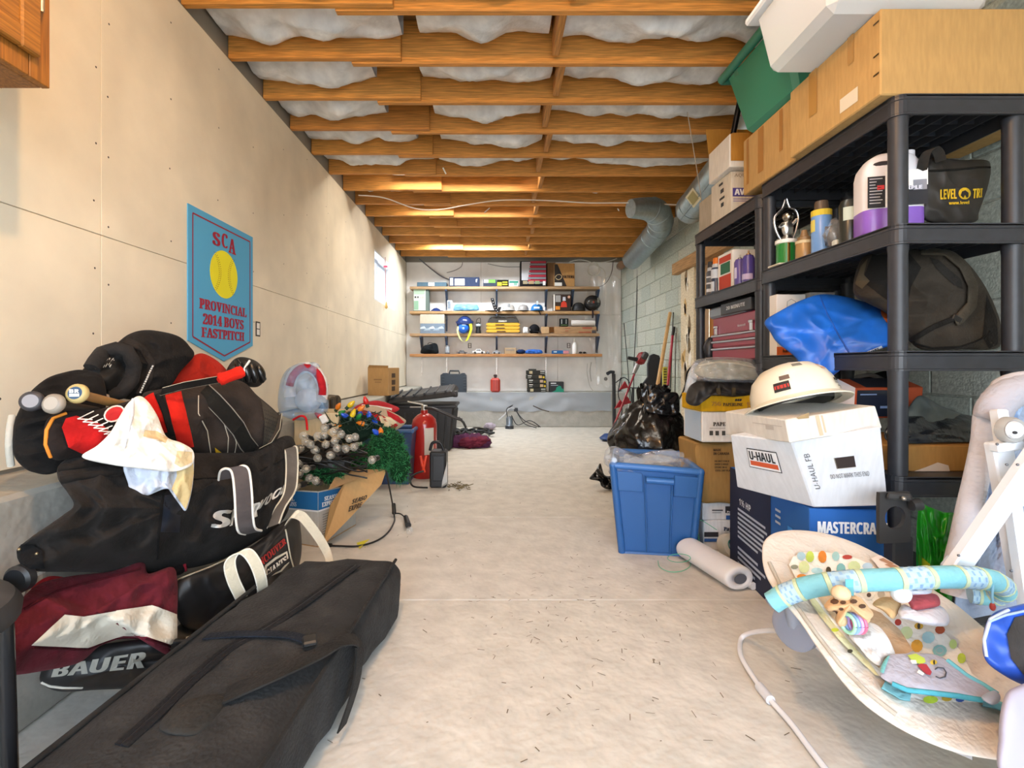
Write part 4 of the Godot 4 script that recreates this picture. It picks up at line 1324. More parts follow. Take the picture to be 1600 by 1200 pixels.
	put("inner_flap",MB.new().hexa([P(512,766,2.60),P(536,750,2.70),P(530,734,2.74),P(600,733,2.94),P(512,766,2.61),P(536,750,2.71),P(530,734,2.75),P(600,733,2.95)],0),mt("card","a8835a"),t)
	# clear bulb string
	t = thing("bulb_string","tangled black outdoor light string with clear round bulbs in the torn box","string lights",P(500,760,2.75))
	var core := MB.new()
	crumple(core,P(505,724,2.76),Vector3(0.15,0.11,0.08),0.16,4.0,14,22)
	put("cable_bundle",core,mt("plastic","191714"),t)
	var coil := MB.new()
	rng.seed = 31
	for i in 16:
		var pts := []
		var y0 := rng.randf_range(705,752)
		for k in 9:
			var u := k / 8.0
			pts.append(P(462 + u * 112,y0 + sin(u * 5.0 + i) * 9 - u * 8 + rng.randf_range(-2,2),2.70 + 0.08 * sin(u * PI + i) - 0.03))
		coil.tube(spline(pts,3,false),0.0045,5)
	put("cable_loops",coil,mt("plastic","141312"),t)
	var spots := [380,455,430,475,375,495,470,490,340,500,275,530,245,567,385,545,435,525,515,512,545,505,325,575,448,565,495,570,540,560,410,605,340,620,230,650,275,680,240,705,295,730,330,745,210,705,220,775,262,497,300,545,640,630]
	var glass := mt("bulb","d6d0c2"); var sock := mt("plastic","1a1816"); var fil := mt("metal","a59a84")
	for i in range(0,spots.size(),2):
		var px: float = 400 + spots[i] / 3.53; var py: float = 540 + spots[i + 1] / 3.53
		var c := P(px,py,2.50 + rng.randf_range(-0.03,0.03))
		var dr := Vector3(rng.randf_range(-0.6,0.5),rng.randf_range(-0.1,0.5),0.8).normalized()
		var xa := Vector3.UP.cross(dr).normalized()
		var xf := Transform3D(Basis(xa,dr,xa.cross(dr)),c)
		var bu := put("bulb",MB.new().lathe([Vector2(0,0.022),Vector2(0.010,0.020),Vector2(0.019,0.011),Vector2(0.0215,0.0),Vector2(0.018,-0.012),Vector2(0.012,-0.022),Vector2(0.011,-0.030)],xf,14),glass,t)
		put("socket",MB.new().lathe([Vector2(0.014,-0.022),Vector2(0.015,-0.05),Vector2(0.008,-0.06),Vector2(0,-0.06)],xf,10),sock,bu)
		put("filament",MB.new().lathe([Vector2(0.004,-0.02),Vector2(0.011,-0.004),Vector2(0.003,0.009),Vector2(0,0.009)],xf,7),fil,bu)
	# green garland
	t = thing("garland","bushy green artificial garland spilling out of the torn box","garland",P(590,740,2.95))
	put("garland_core",crumple(crumple(crumple(crumple(MB.new(),P(606,702,2.98),Vector3(0.10,0.12,0.08),0.15,8.0),P(576,716,2.95),Vector3(0.11,0.075,0.08),0.15,3.0),P(624,726,2.98),Vector3(0.06,0.10,0.06),0.15,5.0),P(505,738,2.72),Vector3(0.11,0.05,0.05),0.12,9.0,10,14),mt("cloth","12331c"),t)
	for half in 2:
		var nd := MB.new()
		for i in 1500:
			var d := Vector3(rng.randfn(),rng.randfn(),rng.randfn()).normalized()
			if d.z < -0.3: d.z = -d.z
			var c := P(606,702,2.98) + d * Vector3(0.10,0.12,0.08) * rng.randf_range(0.9,1.1)
			if i % 7 in [1,2]: c = P(576,716,2.95) + d * Vector3(0.11,0.075,0.08) * rng.randf_range(0.9,1.1)
			if i % 7 == 3: c = P(624,726,2.98) + d * Vector3(0.06,0.10,0.06) * rng.randf_range(0.9,1.2)
			if i % 7 == 0: c = P(505,738,2.72) + d * Vector3(0.11,0.05,0.05)
			var w := (d + Vector3(rng.randfn(),rng.randfn(),rng.randfn()) * 0.8).normalized()
			var e := c + w * rng.randf_range(0.022,0.045)
			var s := w.cross(Vector3(rng.randfn(),rng.randfn(),rng.randfn())).normalized() * 0.0022
			nd.flat(c - s,c + s,e,Vector3(0,0,1))
		put("needles",nd,mt("print","1f6334" if half else "2f8148"),t).set_meta("kind","stuff")
	# coloured light string
	t = thing("coloured_light_string","string of large coloured faceted bulbs on top of the heap","string lights",P(540,660,3.0))
	rng.seed = 12
	var cols := {"o": "e07a1c","y": "d8b91a","b": "1f4fc4","g": "1c7a3a","r": "c4241f"}
	var cs := [["o",528,636],["y",547,633],["y",551,648],["o",563,639],["b",586,659],["b",588,676],["o",595,675],["o",530,666],["o",566,662],["b",540,650],["g",532,646],["r",500,651],["g",560,652],["b",562,648],["b",577,650],["g",516,658],["r",572,628]]
	for q in cs:
		var c := P(q[1],q[2],2.92 + rng.randf_range(-0.03,0.06))
		var xf := Transform3D(Basis.from_euler(Vector3(rng.randf_range(0.2,1.3),rng.randf_range(0,6),rng.randf_range(-1.2,1.2))),c)
		var bu := put("bulb",MB.new().lathe([Vector2(0,0.038),Vector2(0.006,0.034),Vector2(0.015,0.012),Vector2(0.0165,0.0),Vector2(0.013,-0.012),Vector2(0.009,-0.014)],xf,10),mt("gloss",cols[q[0]]),t)
		put("socket",MB.new().lathe([Vector2(0.0105,-0.012),Vector2(0.0115,-0.034),Vector2(0,-0.036)],xf,8),mt("plastic","1d3a26"),bu)
	var wire := MB.new()
	for i in 12:
		var pts := []
		for k in 7: pts.append(P(505 + k * 14 + rng.randf_range(-8,8),662 - absf(k - 3) * 2 + rng.randf_range(-16,14),2.97 + rng.randf_range(-0.05,0.03)))
		wire.tube(spline(pts,4,false),0.003,5)
	put("wire",wire,mt("plastic","14301f"),t)
	put("plug",bx(P(506,655,2.86),Vector3(0.04,0.05,0.025),0.006,Basis(Vector3.BACK,0.5)),mt("plastic","e8e6df"),t)
	put("heap_core",crumple(MB.new(),P(545,668,3.06),Vector3(0.19,0.085,0.12),0.15,15.0),mt("cloth","1a2a20"),t)
	# stocking and scarf on the blue tote
	t = thing("holiday_stocking","red and cream knitted holiday stocking on the blue tote","stocking",P(600,675,3.35))
	b = pillow([556,640,3.2,580,634,3.3,604,640,3.4,628,652,3.45,634,660,3.45,618,672,3.4,596,674,3.3,572,662,3.22],0.05,0.07,{"wr": 0.010})
	put("sock",pmesh(b,14),mt("cloth","b9a58c"),t)
	put("red_band",patch(b,V([566,640,592,646,622,664,616,670,590,660,566,650]),0.005),mt("cloth","ad1f26"),t)
	put("red_band",patch(b,V([604,641,622,650,632,660,626,662,606,650]),0.005),mt("cloth","b3222a"),t)
	put("cream_toe",patch(b,V([592,650,610,652,620,660,606,668,596,662]),0.007),mt("cloth","e2d2ae"),t)
	t = thing("scarf","folded red and white scarf behind the coloured lights","scarf",P(590,640,3.6))
	b = pillow([552,640,3.5,566,630,3.55,590,626,3.6,612,632,3.65,624,640,3.6,600,650,3.5,570,650,3.45],0.05,0.06,{"wr": 0.008})
	put("cloth",pmesh(b,12),mt("cloth","a82a30"),t)
	put("white_stripe",tb(b.line(V([566,634,590,636,612,640]),0.004),0.010,6),mt("cloth","e0dad0"),t)
	# blue tote under them
	tote("dark blue storage tote under the holiday stocking",Vector3(-0.86,0,-4.05),0.40,0.30,0.42,"2b3f66","3d5f8f")

	# cable on the floor with socket,tag and bulb
	t = thing("light_cable","black light cord curving over the floor with yellow tag","cord",P(560,845,2.6))
	var h := 0.008
	var cord := spline([P(603,735,2.80),P(609,765,2.85),L(614,792,0.10),L(616,806,0.02),L(616,815,h),L(606,832,h),L(588,845,h),L(560,853,h),L(530,853,h),L(505,852,h)],6,false)
	put("cord",MB.new().tube(cord,0.0048,7),mt("plastic","191919"),t)
	put("inline_socket",tb([L(615,788,0.06),L(616,802,0.02)],0.013,10),mt("plastic","151515"),t)
	var drop := spline([L(617,802,0.02),L(626,803,0.02),L(634,810,0.024)],5,false)
	put("drop_lead",MB.new().tube(drop,0.004,6),mt("plastic","191919"),t)
	put("lamp_socket",tb([L(634,808,0.024),L(638,821,0.024)],[0.014,0.017],12),mt("plastic","121212"),t)
	put("bulb",MB.new().ball(L(640,829,0.022),Vector3(0.021,0.021,0.024),8,12),mt("glass","f2efe6"),t)
	put("plug",tb([L(518,852,h),L(505,851,h)],0.010,8),mt("plastic","161616"),t)
	put("warning_tag",MB.new().hexa([L(557,848,0.005),L(562,858,0.005),L(557,848,0.006),L(562,858,0.006),L(578,842,0.03),L(568,851,0.01),L(578,842,0.031),L(568,851,0.011)],0),mt("print","d8cf3a"),t)

func tote(label: String,at: Vector3,w: float,dp: float,hgt: float,col: String,rimcol: String) -> Node3D:
	var t := thing("storage_tote",label,"tote",at)
	var k := 0.84
	var m := MB.new()
	var bot := []; var top := []
	for q in [[-1,1],[1,1],[1,-1],[-1,-1]]:
		bot.append(at + Vector3(q[0] * w * 0.5 * k,0,q[1] * dp * 0.5 * k)); top.append(at + Vector3(q[0] * w * 0.5,hgt,q[1] * dp * 0.5))
	for i in 4:
		var j := (i + 1) % 4
		var mid: Vector3 = (bot[i] + bot[j]) * 0.5 - at
		var inn := -mid.normalized() * 0.004
		m.hexa([bot[i],bot[j],top[i],top[j],bot[i] + inn,bot[j] + inn,top[i] + inn,top[j] + inn],0.001)
	m.hexa([bot[3],bot[2],bot[3] + Vector3(0,0.005,0),bot[2] + Vector3(0,0.005,0),bot[0],bot[1],bot[0] + Vector3(0,0.005,0),bot[1] + Vector3(0,0.005,0)],0)
	put("tub",m,mt("plastic",col),t)
	var r := MB.new()
	for i in 4:
		var j := (i + 1) % 4
		r.tube([top[i],top[j]],0.016,8)
	put("rim",r,mt("plastic",rimcol),t)
	return t

func left_middle() -> void:
	# fire extinguisher
	var c := P(663,744,4.2); c.y = 0.0
	var t := thing("fire_extinguisher","red fire extinguisher standing beside the black trunk","extinguisher",c)
	put("cylinder",MB.new().lathe([Vector2(0,0),Vector2(0.095,0),Vector2(0.105,0.012),Vector2(0.105,0.44),Vector2(0.095,0.485),Vector2(0.06,0.52),Vector2(0.03,0.535),Vector2(0.03,0.56)],up_at(c),32),mt("gloss","a81f18"),t)
	put("valve",MB.new().lathe([Vector2(0.026,0.555),Vector2(0.026,0.60),Vector2(0,0.605)],up_at(c),16),mt("metal","b8b2a6"),t)
	put("handle",MB.new().hexa([c + Vector3(-0.01,0.60,0.012),c + Vector3(-0.14,0.625,0.012),c + Vector3(-0.01,0.612,0.012),c + Vector3(-0.14,0.637,0.012),c + Vector3(-0.01,0.60,-0.012),c + Vector3(-0.14,0.625,-0.012),c + Vector3(-0.01,0.612,-0.012),c + Vector3(-0.14,0.637,-0.012)],0.002).box(c + Vector3(-0.06,0.585,0),Vector3(0.12,0.01,0.02),0.002),mt("metal","a39c8e"),t)
	put("hose",tb(spline([c + Vector3(0.01,0.58,0.03),c + Vector3(0.1,0.57,0.06),c + Vector3(0.24,0.51,0.05),c + Vector3(0.32,0.48,0.04)],5,false),0.013,8),mt("plastic","26221f"),t)
	var lm := MB.new()
	for i in 5:
		var a := 0.15 + i * 0.16; var z := a + 0.16
		lm.quad(c + Vector3(sin(a) * 0.1065,0.20,cos(a) * 0.1065),c + Vector3(sin(z) * 0.1065,0.20,cos(z) * 0.1065),c + Vector3(sin(z) * 0.1065,0.42,cos(z) * 0.1065),c + Vector3(sin(a) * 0.1065,0.42,cos(a) * 0.1065),Vector3(sin(a),0,cos(a)))
	put("instruction_label",lm,mt("print","cfc8bb"),t)
	# booster pack with clamps
	var d := 3.80
	t = thing("booster_pack","black portable booster case with grey trim in front of the extinguisher","booster",P(680,764,d))
	put("case",pbox(671,706,697,763,d,0.16,0.012),mt("plastic","1d1e20"),t)
	put("side_panel",pbox(676,712,694,752,d - 0.006,0.01,0.004),mt("plastic","2b2d30"),t)
	put("grey_trim",MB.new().hexa([P(690,760,d - 0.02),P(699,752,d - 0.02),P(691,752,d - 0.02),P(699,720,d - 0.02),P(690,762,d),P(699,756,d),P(691,752,d),P(699,720,d)],0.001),mt("plastic","b4b2ad"),t)
	put("carry_handle",tb(PP([672,704,d + 0.08,676,692,d + 0.08,688,692,d + 0.08,694,706,d + 0.08]),0.012,8),mt("plastic","17181a"),t)
	for s in [[657,712,664,738],[666,712,660,738]]:
		put("clamp_arm",tb([P(s[0],s[1],d - 0.02),P((s[0] + s[2]) / 2,726,d - 0.03),P(s[2],s[3],d - 0.02)],[0.010,0.013,0.007],8),mt("plastic","d8401f"),t)
	put("lead",tb(PP([662,736,d - 0.03,650,740,d - 0.05,641,748,d - 0.1,646,760,d - 0.1,668,762,d - 0.04]),0.007,7),mt("plastic","161616"),t)
	# black trunk with loose lid
	var tz := -5.45
	t = thing("plastic_chest","large black ribbed plastic trunk with its lid askew on top","trunk",Vector3(-0.85,0,tz - 0.25))
	var x0 := -1.17; var x1 := -0.46
	put("tub",MB.new().hexa([Vector3(x0 + 0.05,0,tz),Vector3(x1 - 0.05,0,tz),Vector3(x0,0.50,tz),Vector3(x1,0.50,tz),Vector3(x0 + 0.05,0,tz - 0.48),Vector3(x1 - 0.05,0,tz - 0.48),Vector3(x0,0.50,tz - 0.5),Vector3(x1,0.50,tz - 0.5)],0.02),mt("plastic","1e1f21"),t)
	for i in 6:
		var z := tz - 0.06 - i * 0.075
		put("rib",MB.new().tube([Vector3(x1 - 0.048,0.02,z),Vector3(x1 - 0.004,0.44,z)],0.011,8),mt("plastic","27292c"),t)
	for i in 7:
		var x := x0 + 0.08 + i * 0.09
		put("rib",MB.new().tube([Vector3(lerpf(x,-0.81,0.1),0.03,tz - 0.002),Vector3(x,0.42,tz + 0.002)],0.010,8),mt("plastic","27292c"),t)
	put("rim",span(Vector3(x0 - 0.02,0.47,tz - 0.52),Vector3(x1 + 0.02,0.51,tz + 0.02),0.012),mt("plastic","242528"),t)
	var lid := thing("trunk_lid","black ribbed trunk lid lying tilted across the trunk","lid",Vector3(-0.82,0.51,tz - 0.2))
	var la := Vector3(-1.2,0.515,tz + 0.06); var lb := Vector3(-0.44,0.60,tz + 0.06)
	var dz := Vector3(0,0.05,-0.56)
	put("panel",MB.new().hexa([la,lb,la + Vector3(0.04,0.06,-0.03),lb + Vector3(-0.05,0.07,-0.03),la + dz,lb + dz,la + dz + Vector3(0.04,0.06,0.03),lb + dz + Vector3(-0.05,0.07,0.03)],0.015),mt("plastic","202124"),lid)
	for i in 6:
		var u := 0.1 + i * 0.15
		put("rib",tb([la.lerp(lb,u) + Vector3(0,0.068,0.0),la.lerp(lb,u) + dz + Vector3(0,0.068,0.0)],0.012,8),mt("plastic","303338"),lid)
	put("latch",bx(lb + Vector3(-0.02,0.02,-0.18),Vector3(0.05,0.07,0.09),0.008),mt("plastic","2c2e31"),lid)
	# small carton box on the ledge
	t = thing("cardboard_box","tall brown cardboard box on the left ledge by the corner","box",Vector3(-1.25,LEDGE_Y,-5.55))
	var ba := Vector3(-1.165,LEDGE_Y + 0.001,-5.36); var bl := Vector3(-1.40,LEDGE_Y + 0.001,-5.42); var br := Vector3(-1.10,LEDGE_Y + 0.001,-5.64)
	var u3 := Vector3(0,0.30,0)
	put("carton",skew(ba,bl,br,ba + u3,bl + u3,br + u3,0.003),mt("card","b28d5e"),t)
	put("print_block",MB.new().rect(sub([bl + u3,ba + u3,ba,bl],0.3,0.40,0.7,0.45)).rect(sub([bl + u3,ba + u3,ba,bl],0.35,0.5,0.65,0.53)),mt("print","8f6d45"),t)
	put("side_print",MB.new().rect(sub([ba + u3,br + u3,br,ba],0.3,0.2,0.62,0.36)).rect(sub([ba + u3,br + u3,br,ba],0.3,0.44,0.62,0.62)).rect(sub([ba + u3,br + u3,br,ba],0.3,0.68,0.6,0.84)),mt("print","4e3b26"),t)
	put("lid_flap",MB.new().hexa([bl + u3,ba + u3,bl + u3 * 1.1 + Vector3(0.02,0,0.02),ba + u3 * 1.08,bl + u3 + Vector3(0,0,-0.004),ba + u3 + Vector3(0,0,-0.004),bl + u3 * 1.1 + Vector3(0.02,0,0.016),ba + u3 * 1.08 + Vector3(0,0,-0.004)],0),mt("card","a07c4e"),t)
	# purple blanket
	t = thing("blanket","crumpled purple and maroon blanket on the floor beside the trunk","blanket",P(735,698,5.6))
	var bm := MB.new()
	for q in [[715,692,0.08],[728,694,0.09],[742,693,0.09],[755,690,0.075],[722,684,0.07],[738,681,0.08],[752,683,0.06],[709,690,0.07]]:
		var p := P(q[0],q[1],5.75)
		crumple(bm,Vector3(p.x,q[2] * 0.62,p.z),Vector3(q[2] * 1.25,q[2],q[2] * 1.2),0.22,q[0],10,14)
	put("cloth",bm,mt("cloth","5b3350"),t)
	put("maroon_fold",crumple(crumple(MB.new(),Vector3(-0.30,0.06,-5.68),Vector3(0.14,0.055,0.1),0.25,2.0),Vector3(-0.19,0.075,-5.72),Vector3(0.10,0.05,0.1),0.25,6.0),mt("cloth","6b2a3a"),t)
	# leaf litter
	rng.seed = 8
	var lf := MB.new()
	for i in 40:
		var p := L(717 + rng.randfn() * 7,760 + rng.randfn() * 2.5,0.004 + rng.randf() * 0.012)
		var a := rng.randf() * TAU
		lf.tube([p,p + Vector3(cos(a),rng.randf() * 0.2,sin(a)) * rng.randf_range(0.02,0.06)],0.003,4,false)
	one("leaf_clump","small clump of dry leaves and grass on the floor near booster case","debris",lf,mt("print","6d5f3c"))
	# scattered straw
	var deb := MB.new()
	for i in 330:
		var x := rng.randf_range(-0.9,0.95); var z := -rng.randf_range(1.2,4.4)
		if i % 3 == 0:
			x = rng.randfn() * 0.22 + 0.28; z = -1.75 + rng.randfn() * 0.25
		var p := Vector3(x,0.0012,z)
		var a := rng.randf() * TAU
		var dl := Vector3(cos(a),0,sin(a)) * rng.randf_range(0.002,0.014)
		var s := Vector3(-sin(a),0,cos(a)) * rng.randf_range(0.0006,0.0018)
		deb.quad(p - dl - s,p - dl + s,p + dl + s,p + dl - s,Vector3.UP)
	var o := put("floor_debris",deb,mt("print","6b5e48"))
	tag(o,"bits of straw and grit scattered over the concrete floor","debris")
	o.set_meta("kind","stuff")
	# hoses and pump by the back ledge
	t = thing("hose_tangle","tangled dark hoses lying on the floor at the back ledge","hose",P(735,668,7.3))
	for i in 7:
		var pts := []
		for k in 9: pts.append(L(708 + k * 7.4 + rng.randf_range(-7,7),674 + sin(k * 1.3 + i) * 3 + rng.randf_range(-3,2.5),0.015 + 0.02 * (i % 3)))
		put("hose",MB.new().tube(spline(pts,4,false),0.013,7),mt("plastic",["23262b","33302b","1c2024"][i % 3]),t)
	put("fitting",tb([P(716,652,7.2),P(724,660,7.2),P(728,668,7.2)],0.018,8),mt("metal","4c4a48"),t)
	put("rag",crumple(MB.new(),L(765,666,0.05),Vector3(0.08,0.045,0.06),0.25,3.0),mt("cloth","b9aebb"),t)
	c = Vector3(0.19,0.0,-7.42)
	t = thing("sump_pump","small grey sump pump with looping black cable by back ledge","pump",c)
	put("body",MB.new().lathe([Vector2(0,0),Vector2(0.055,0),Vector2(0.06,0.02),Vector2(0.055,0.05),Vector2(0.05,0.055),Vector2(0.05,0.15),Vector2(0.035,0.18),Vector2(0,0.185)],up_at(c),20),mt("metal","8d98a5"),t)
	put("base_ring",MB.new().lathe([Vector2(0.05,0.0),Vector2(0.064,0.0),Vector2(0.064,0.045),Vector2(0.05,0.05)],up_at(c),20),mt("plastic","2a3038"),t)
	put("switch_box",bx(c + Vector3(0.10,0.28,-0.05),Vector3(0.055,0.055,0.04),0.006),mt("plastic","1c2026"),t)
	put("float_arm",tb(spline([c + Vector3(-0.16,0.13,0),c + Vector3(-0.07,0.21,0),c + Vector3(0.0,0.30,0),c + Vector3(0.1,0.29,-0.05)],5,false),0.009,7),mt("plastic","cfd3d8"),t)
	for w in [[0.0,0.32,0.05,0.36,-0.04,0.30,-0.03,0.18],[0.1,0.27,0.16,0.16,0.24,0.06,0.40,0.01],[0.1,0.27,0.22,0.12,0.44,0.02,0.36,0.10],[0.03,0.2,0.12,0.05,0.3,0.12,0.46,0.02]]:
		var pts := []
		for k in 4: pts.append(c + Vector3(w[k * 2],w[k * 2 + 1] * 0.95 + 0.01,0.02 * k))
		put("cable",MB.new().tube(spline(pts,6,false),0.006,6),mt("plastic","20242b"),t)
	one("stick","thin dark stick leaning on the grey back ledge","stick",tb([P(833,634,7.55),P(846,640,7.55),P(858,643,7.5)],0.008,6),mt("woodx","4a3d30"))
	# window string with pink bird
	t = thing("hanging_ornament","thin string ornament with pink clip hanging at the window","ornament",P(603,482,6.43))
	put("string",tb([P(602,402,6.43),P(602,416,6.43),P(603,470,6.43)],0.004,5),mt("print","b0584a"),t)
	put("clip",bx(P(602.5,416.5,6.43),Vector3(0.05,0.022,0.02),0.004),mt("print","c4476a"),t)
	put("tassel",MB.new().lathe([Vector2(0,0),Vector2(0.02,0.02),Vector2(0.012,0.08),Vector2(0,0.1)],up_at(P(603.5,483,6.43)),10),mt("cloth","d9b36a"),t)

# ---------------------------------------------------------------- back wall
func hat_profile(r: float) -> Array:
	return [Vector2(r * 1.0,0.0),Vector2(r * 1.22,-r * 0.06),Vector2(r * 1.23,-r * 0.03),Vector2(r * 1.02,r * 0.10),Vector2(r * 0.98,r * 0.42),Vector2(r * 0.86,r * 0.74),Vector2(r * 0.62,r * 0.98),Vector2(r * 0.3,r * 1.09),Vector2(0,r * 1.12)]

func hard_hat(label: String,at: Vector3,r: float,col: String,group := "",tilt := Vector3.ZERO) -> Node3D:
	var t := thing("hard_hat",label,"hard hat",at,group)
	var xf := up_at(at + Vector3(0,r * 0.06,0),tilt)
	put("shell",MB.new().lathe(hat_profile(r),xf,32,Vector2(1.0,1.15)),mt("gloss",col,0.32),t)
	var rg := MB.new()
	for s in [-0.22,0.0,0.22]:
		var l := []
		for i in 13:
			var a := lerpf(0.35,PI - 0.35,i / 12.0)
			l.append(xf * Vector3(s * r,sin(a) * r * (1.11 - absf(s) * 0.25),cos(a) * r * 1.05))
		rg.tube(l,r * 0.05,6)
	put("ridge",rg,mt("gloss",col,0.32),t)
	put("suspension",MB.new().lathe([Vector2(r * 0.84,-r * 0.02),Vector2(r * 0.88,r * 0.2),Vector2(r * 0.84,r * 0.22),Vector2(r * 0.80,-r * 0.02)],xf,24,Vector2(1.0,1.15)),mt("plastic","3a3836"),t)
	return t

func front_label(t: Node3D,x0: float,y0: float,x1: float,y1: float,d: float,col: String,called := "label_panel") -> void:
	put(called,MB.new().rect(Q(x0,y0,x1,y1,d),0.002 + 0.0012 * (t.get_child_count() - 1)),mt("print",col),t)

func letters(t: Node3D,s: String,x0: float,y0: float,x1: float,y1: float,d: float,col: String,face := "Droid Sans") -> void:
	put("lettering",text(s,Q(x0,y0,x1,y1,d),face,700,0.004),mt("print",col),t)

func carton(called: String,label: String,x0: float,y0: float,x1: float,y1: float,d: float,deep: float,col: String,kind := "card",group := "",cat := "box") -> Node3D:
	var b := P((x0 + x1) / 2,y1,d)
	var t := thing(called,label,cat,b + Vector3(0,0,-deep / 2),group)
	put("carton",pbox(x0,y0,x1,y1,d,deep,0.004),mt(kind,col),t)
	return t

func back_wall() -> void:
	var D := 7.75
	var lab := ["top plank shelf on the back wall, carrying boxes","second plank shelf from the top on back wall, carrying hard hats","third plank shelf on back wall, carrying the yellow organizer","lowest plank shelf on back wall, carrying toy cars"]
	var ys := [447.5,486.0,521.0,553.0]
	var brackets := [[698,776,853,894,933],[776,853,933],[659,698,776,853,933],[]]
	var steel := mt("metal","51617d",0.5)
	for i in 4:
		var a := P(640,ys[i],D); var z := P(937 if i < 3 else 941,ys[i],D)
		var t := thing("plank_shelf",lab[i],"shelf",Vector3((a.x + z.x) / 2,a.y - 0.042,-7.87),"plank shelves on the back wall")
		put("board",span(Vector3(a.x,a.y - 0.042,-7.99),Vector3(z.x,a.y,-D),0.004),mt("woodx",["a88a66","b08d62","a98a68","b37f4e"][i]),t)
		for bxp in brackets[i]:
			var p := P(bxp,ys[i],7.9)
			var y: float = a.y - 0.0425
			put("bracket",MB.new().prism([Vector2(-7.97,y),Vector2(-7.76,y),Vector2(-7.76,y - 0.02),Vector2(-7.80,y - 0.05),Vector2(-7.93,y - 0.22),Vector2(-7.97,y - 0.25)],0.028,Transform3D(Basis(Vector3.BACK,Vector3.UP,Vector3.LEFT),Vector3(p.x,0,0))),steel,t)
		for bxp in ([659,698,776,853,932] if i == 3 else [698,776,853,933]):
			var p := P(bxp,ys[i],7.99)
			put("standard",span(Vector3(p.x - 0.012,a.y - (0.40 if bxp == 776 and i == 3 else 0.34 if i == 3 else 0.30 if i else 0.34),-7.999),Vector3(p.x + 0.012,a.y - 0.042,-7.985),0.002),mt("metal","e8e8e6" if i == 3 else "56657e",0.5),t)
	var d := 7.79
	# --- top shelf
	var y := 447.5
	var t := carton("shoe_box","flat steel-blue box with white label at left end of top shelf",651.5,441,697.5,y,d,0.17,"5d7788")
	front_label(t,669,441.5,679,446.5,d,"dfe3e2")
	t = carton("shoe_box","navy blue box with white labels on the top shelf",702,433,749,y,d,0.17,"38425c")
	front_label(t,703,434.5,708,446,d,"dde0e2"); front_label(t,710.5,435.5,726,446,d,"e8e8e6")
	put("lettering",text("f",Q(743,436,746,441,d)),mt("print","dfe3ea"),t)
	t = carton("product_box","dark box with white and green print on top shelf",755,436.5,776,y,d,0.16,"3d4454")
	front_label(t,756,437,763,442,d,"e4ebe2"); front_label(t,763,437,774,442,d,"6fae48")
	t = carton("product_box","black box with yellow print on the top shelf",776.5,437,794.5,y,d,0.16,"25261f")
	front_label(t,777,441,784,446.5,d,"d5cf2a"); front_label(t,785,440,793,442,d,"c8c326"); front_label(t,785,443.5,793,445.5,d,"c8c326")
	t = carton("product_box","teal and white box beside the black striped carton on top shelf",795.5,438.5,810,y,d,0.16,"e6ebe8")
	front_label(t,796,439,809.5,442.5,d,"2f8673"); front_label(t,803,442,808,446,d,"7aa99a")
	t = carton("picture_carton","tall black carton with red and grey stripes on top shelf",813,408,854,y,d,0.2,"211f22")
	front_label(t,815,409,829,438,d,"b9bcc2","photo_panel")
	for i in 5:
		front_label(t,828.5 - i * 0.9,408 + i * 7.2,853,411.2 + i * 7.2,d,"a6253c","red_stripe")
		front_label(t,827.5 - i * 0.9,411.7 + i * 7.2,853,414.6 + i * 7.2,d,"7e828a","grey_stripe")
	front_label(t,817,439,824,444,d,"9c8f72","photo_panel"); front_label(t,826,439,834,444,d,"a58d6a","photo_panel"); front_label(t,836,439,843,444,d,"8c9a72","photo_panel"); front_label(t,848,439.5,852,446,d,"e6e6e4")
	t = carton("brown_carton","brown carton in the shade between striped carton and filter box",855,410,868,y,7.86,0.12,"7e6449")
	t = carton("filter_box","brown carton lettered FILTERS with a black slanted print on top shelf",866,411.5,898,y,d,0.2,"b98f5c")
	put("black_print",MB.new().prism([Vector2(0,0),Vector2(0.19,0),Vector2(0.05,0.34),Vector2(0,0.345)],0.001,Transform3D(Basis(),P(866.3,y - 0.3,d - 0.002))),mt("print","2b2623"),t)
	letters(t,"FILTERS",879,430.6,897,434.6,d - 0.002,"2a2018")
	put("emblem",MB.new().tube(spline([P(868,434,7.784),P(870,430,7.784),P(875,429,7.784),P(878,433,7.784),P(873,437,7.784)],5,true),0.006,5,false),mt("print","c9b187"),t)
	front_label(t,866.5,441.5,878,446.8,d - 0.003,"e3e2dc")
	# cables on the wall
	var cb := []
	for q in [[[655,405,664,412,676,422,690,432,702,437],0.011,"68686c","thick grey cable running down the back wall to the navy box"],[[723,408,721,416,714,421,706,424,698,426],0.006,"8d8d8c","thin cable end dangling from joist at left of back wall"],[[762,412,775,415,790,417,812,417],0.006,"a2a2a2","thin sagging grey wire high on the back wall"],[[958,408,956,424,950,438,942,446,935,448],0.006,"4b4a48","thin black wire curving to the right end of top shelf"]]:
		var pts := []
		for i in range(0,q[0].size(),2): pts.append(P(q[0][i],q[0][i + 1],7.97))
		one("wire",q[3],"wire",tb(spline(pts,5,false),q[1],6),mt("plastic",q[2]))
	t = thing("cable_coil","loose coil of white cable hanging high at the right of back wall","cable",P(930,432,7.95))
	for j in 3:
		var pts := []
		for i in 17:
			var a := TAU * i / 16.0
			pts.append(P(928 + cos(a) * (8 + j),420 + sin(a) * (10.5 - j) + j,7.96 - j * 0.01))
		put("loop",MB.new().tube(pts,0.007,6,false),mt("plastic","e4e2da"),t)
	for q in [[890,409,905,406,918,408,927,412],[930,414,942,420,946,428,945,440],[926,410,940,410,952,408,964,404]]:
		var pts := []
		for i in range(0,8,2): pts.append(P(q[i],q[i + 1],7.95))
		put("lead",tb(spline(pts,5,false),0.007,6),mt("plastic","e6e4dd"),t)
	# --- second shelf
	y = 486.0
	t = carton("tall_carton","white and green picture carton at left end of second shelf",646,450.5,670,y,d,0.13,"6b7a74")
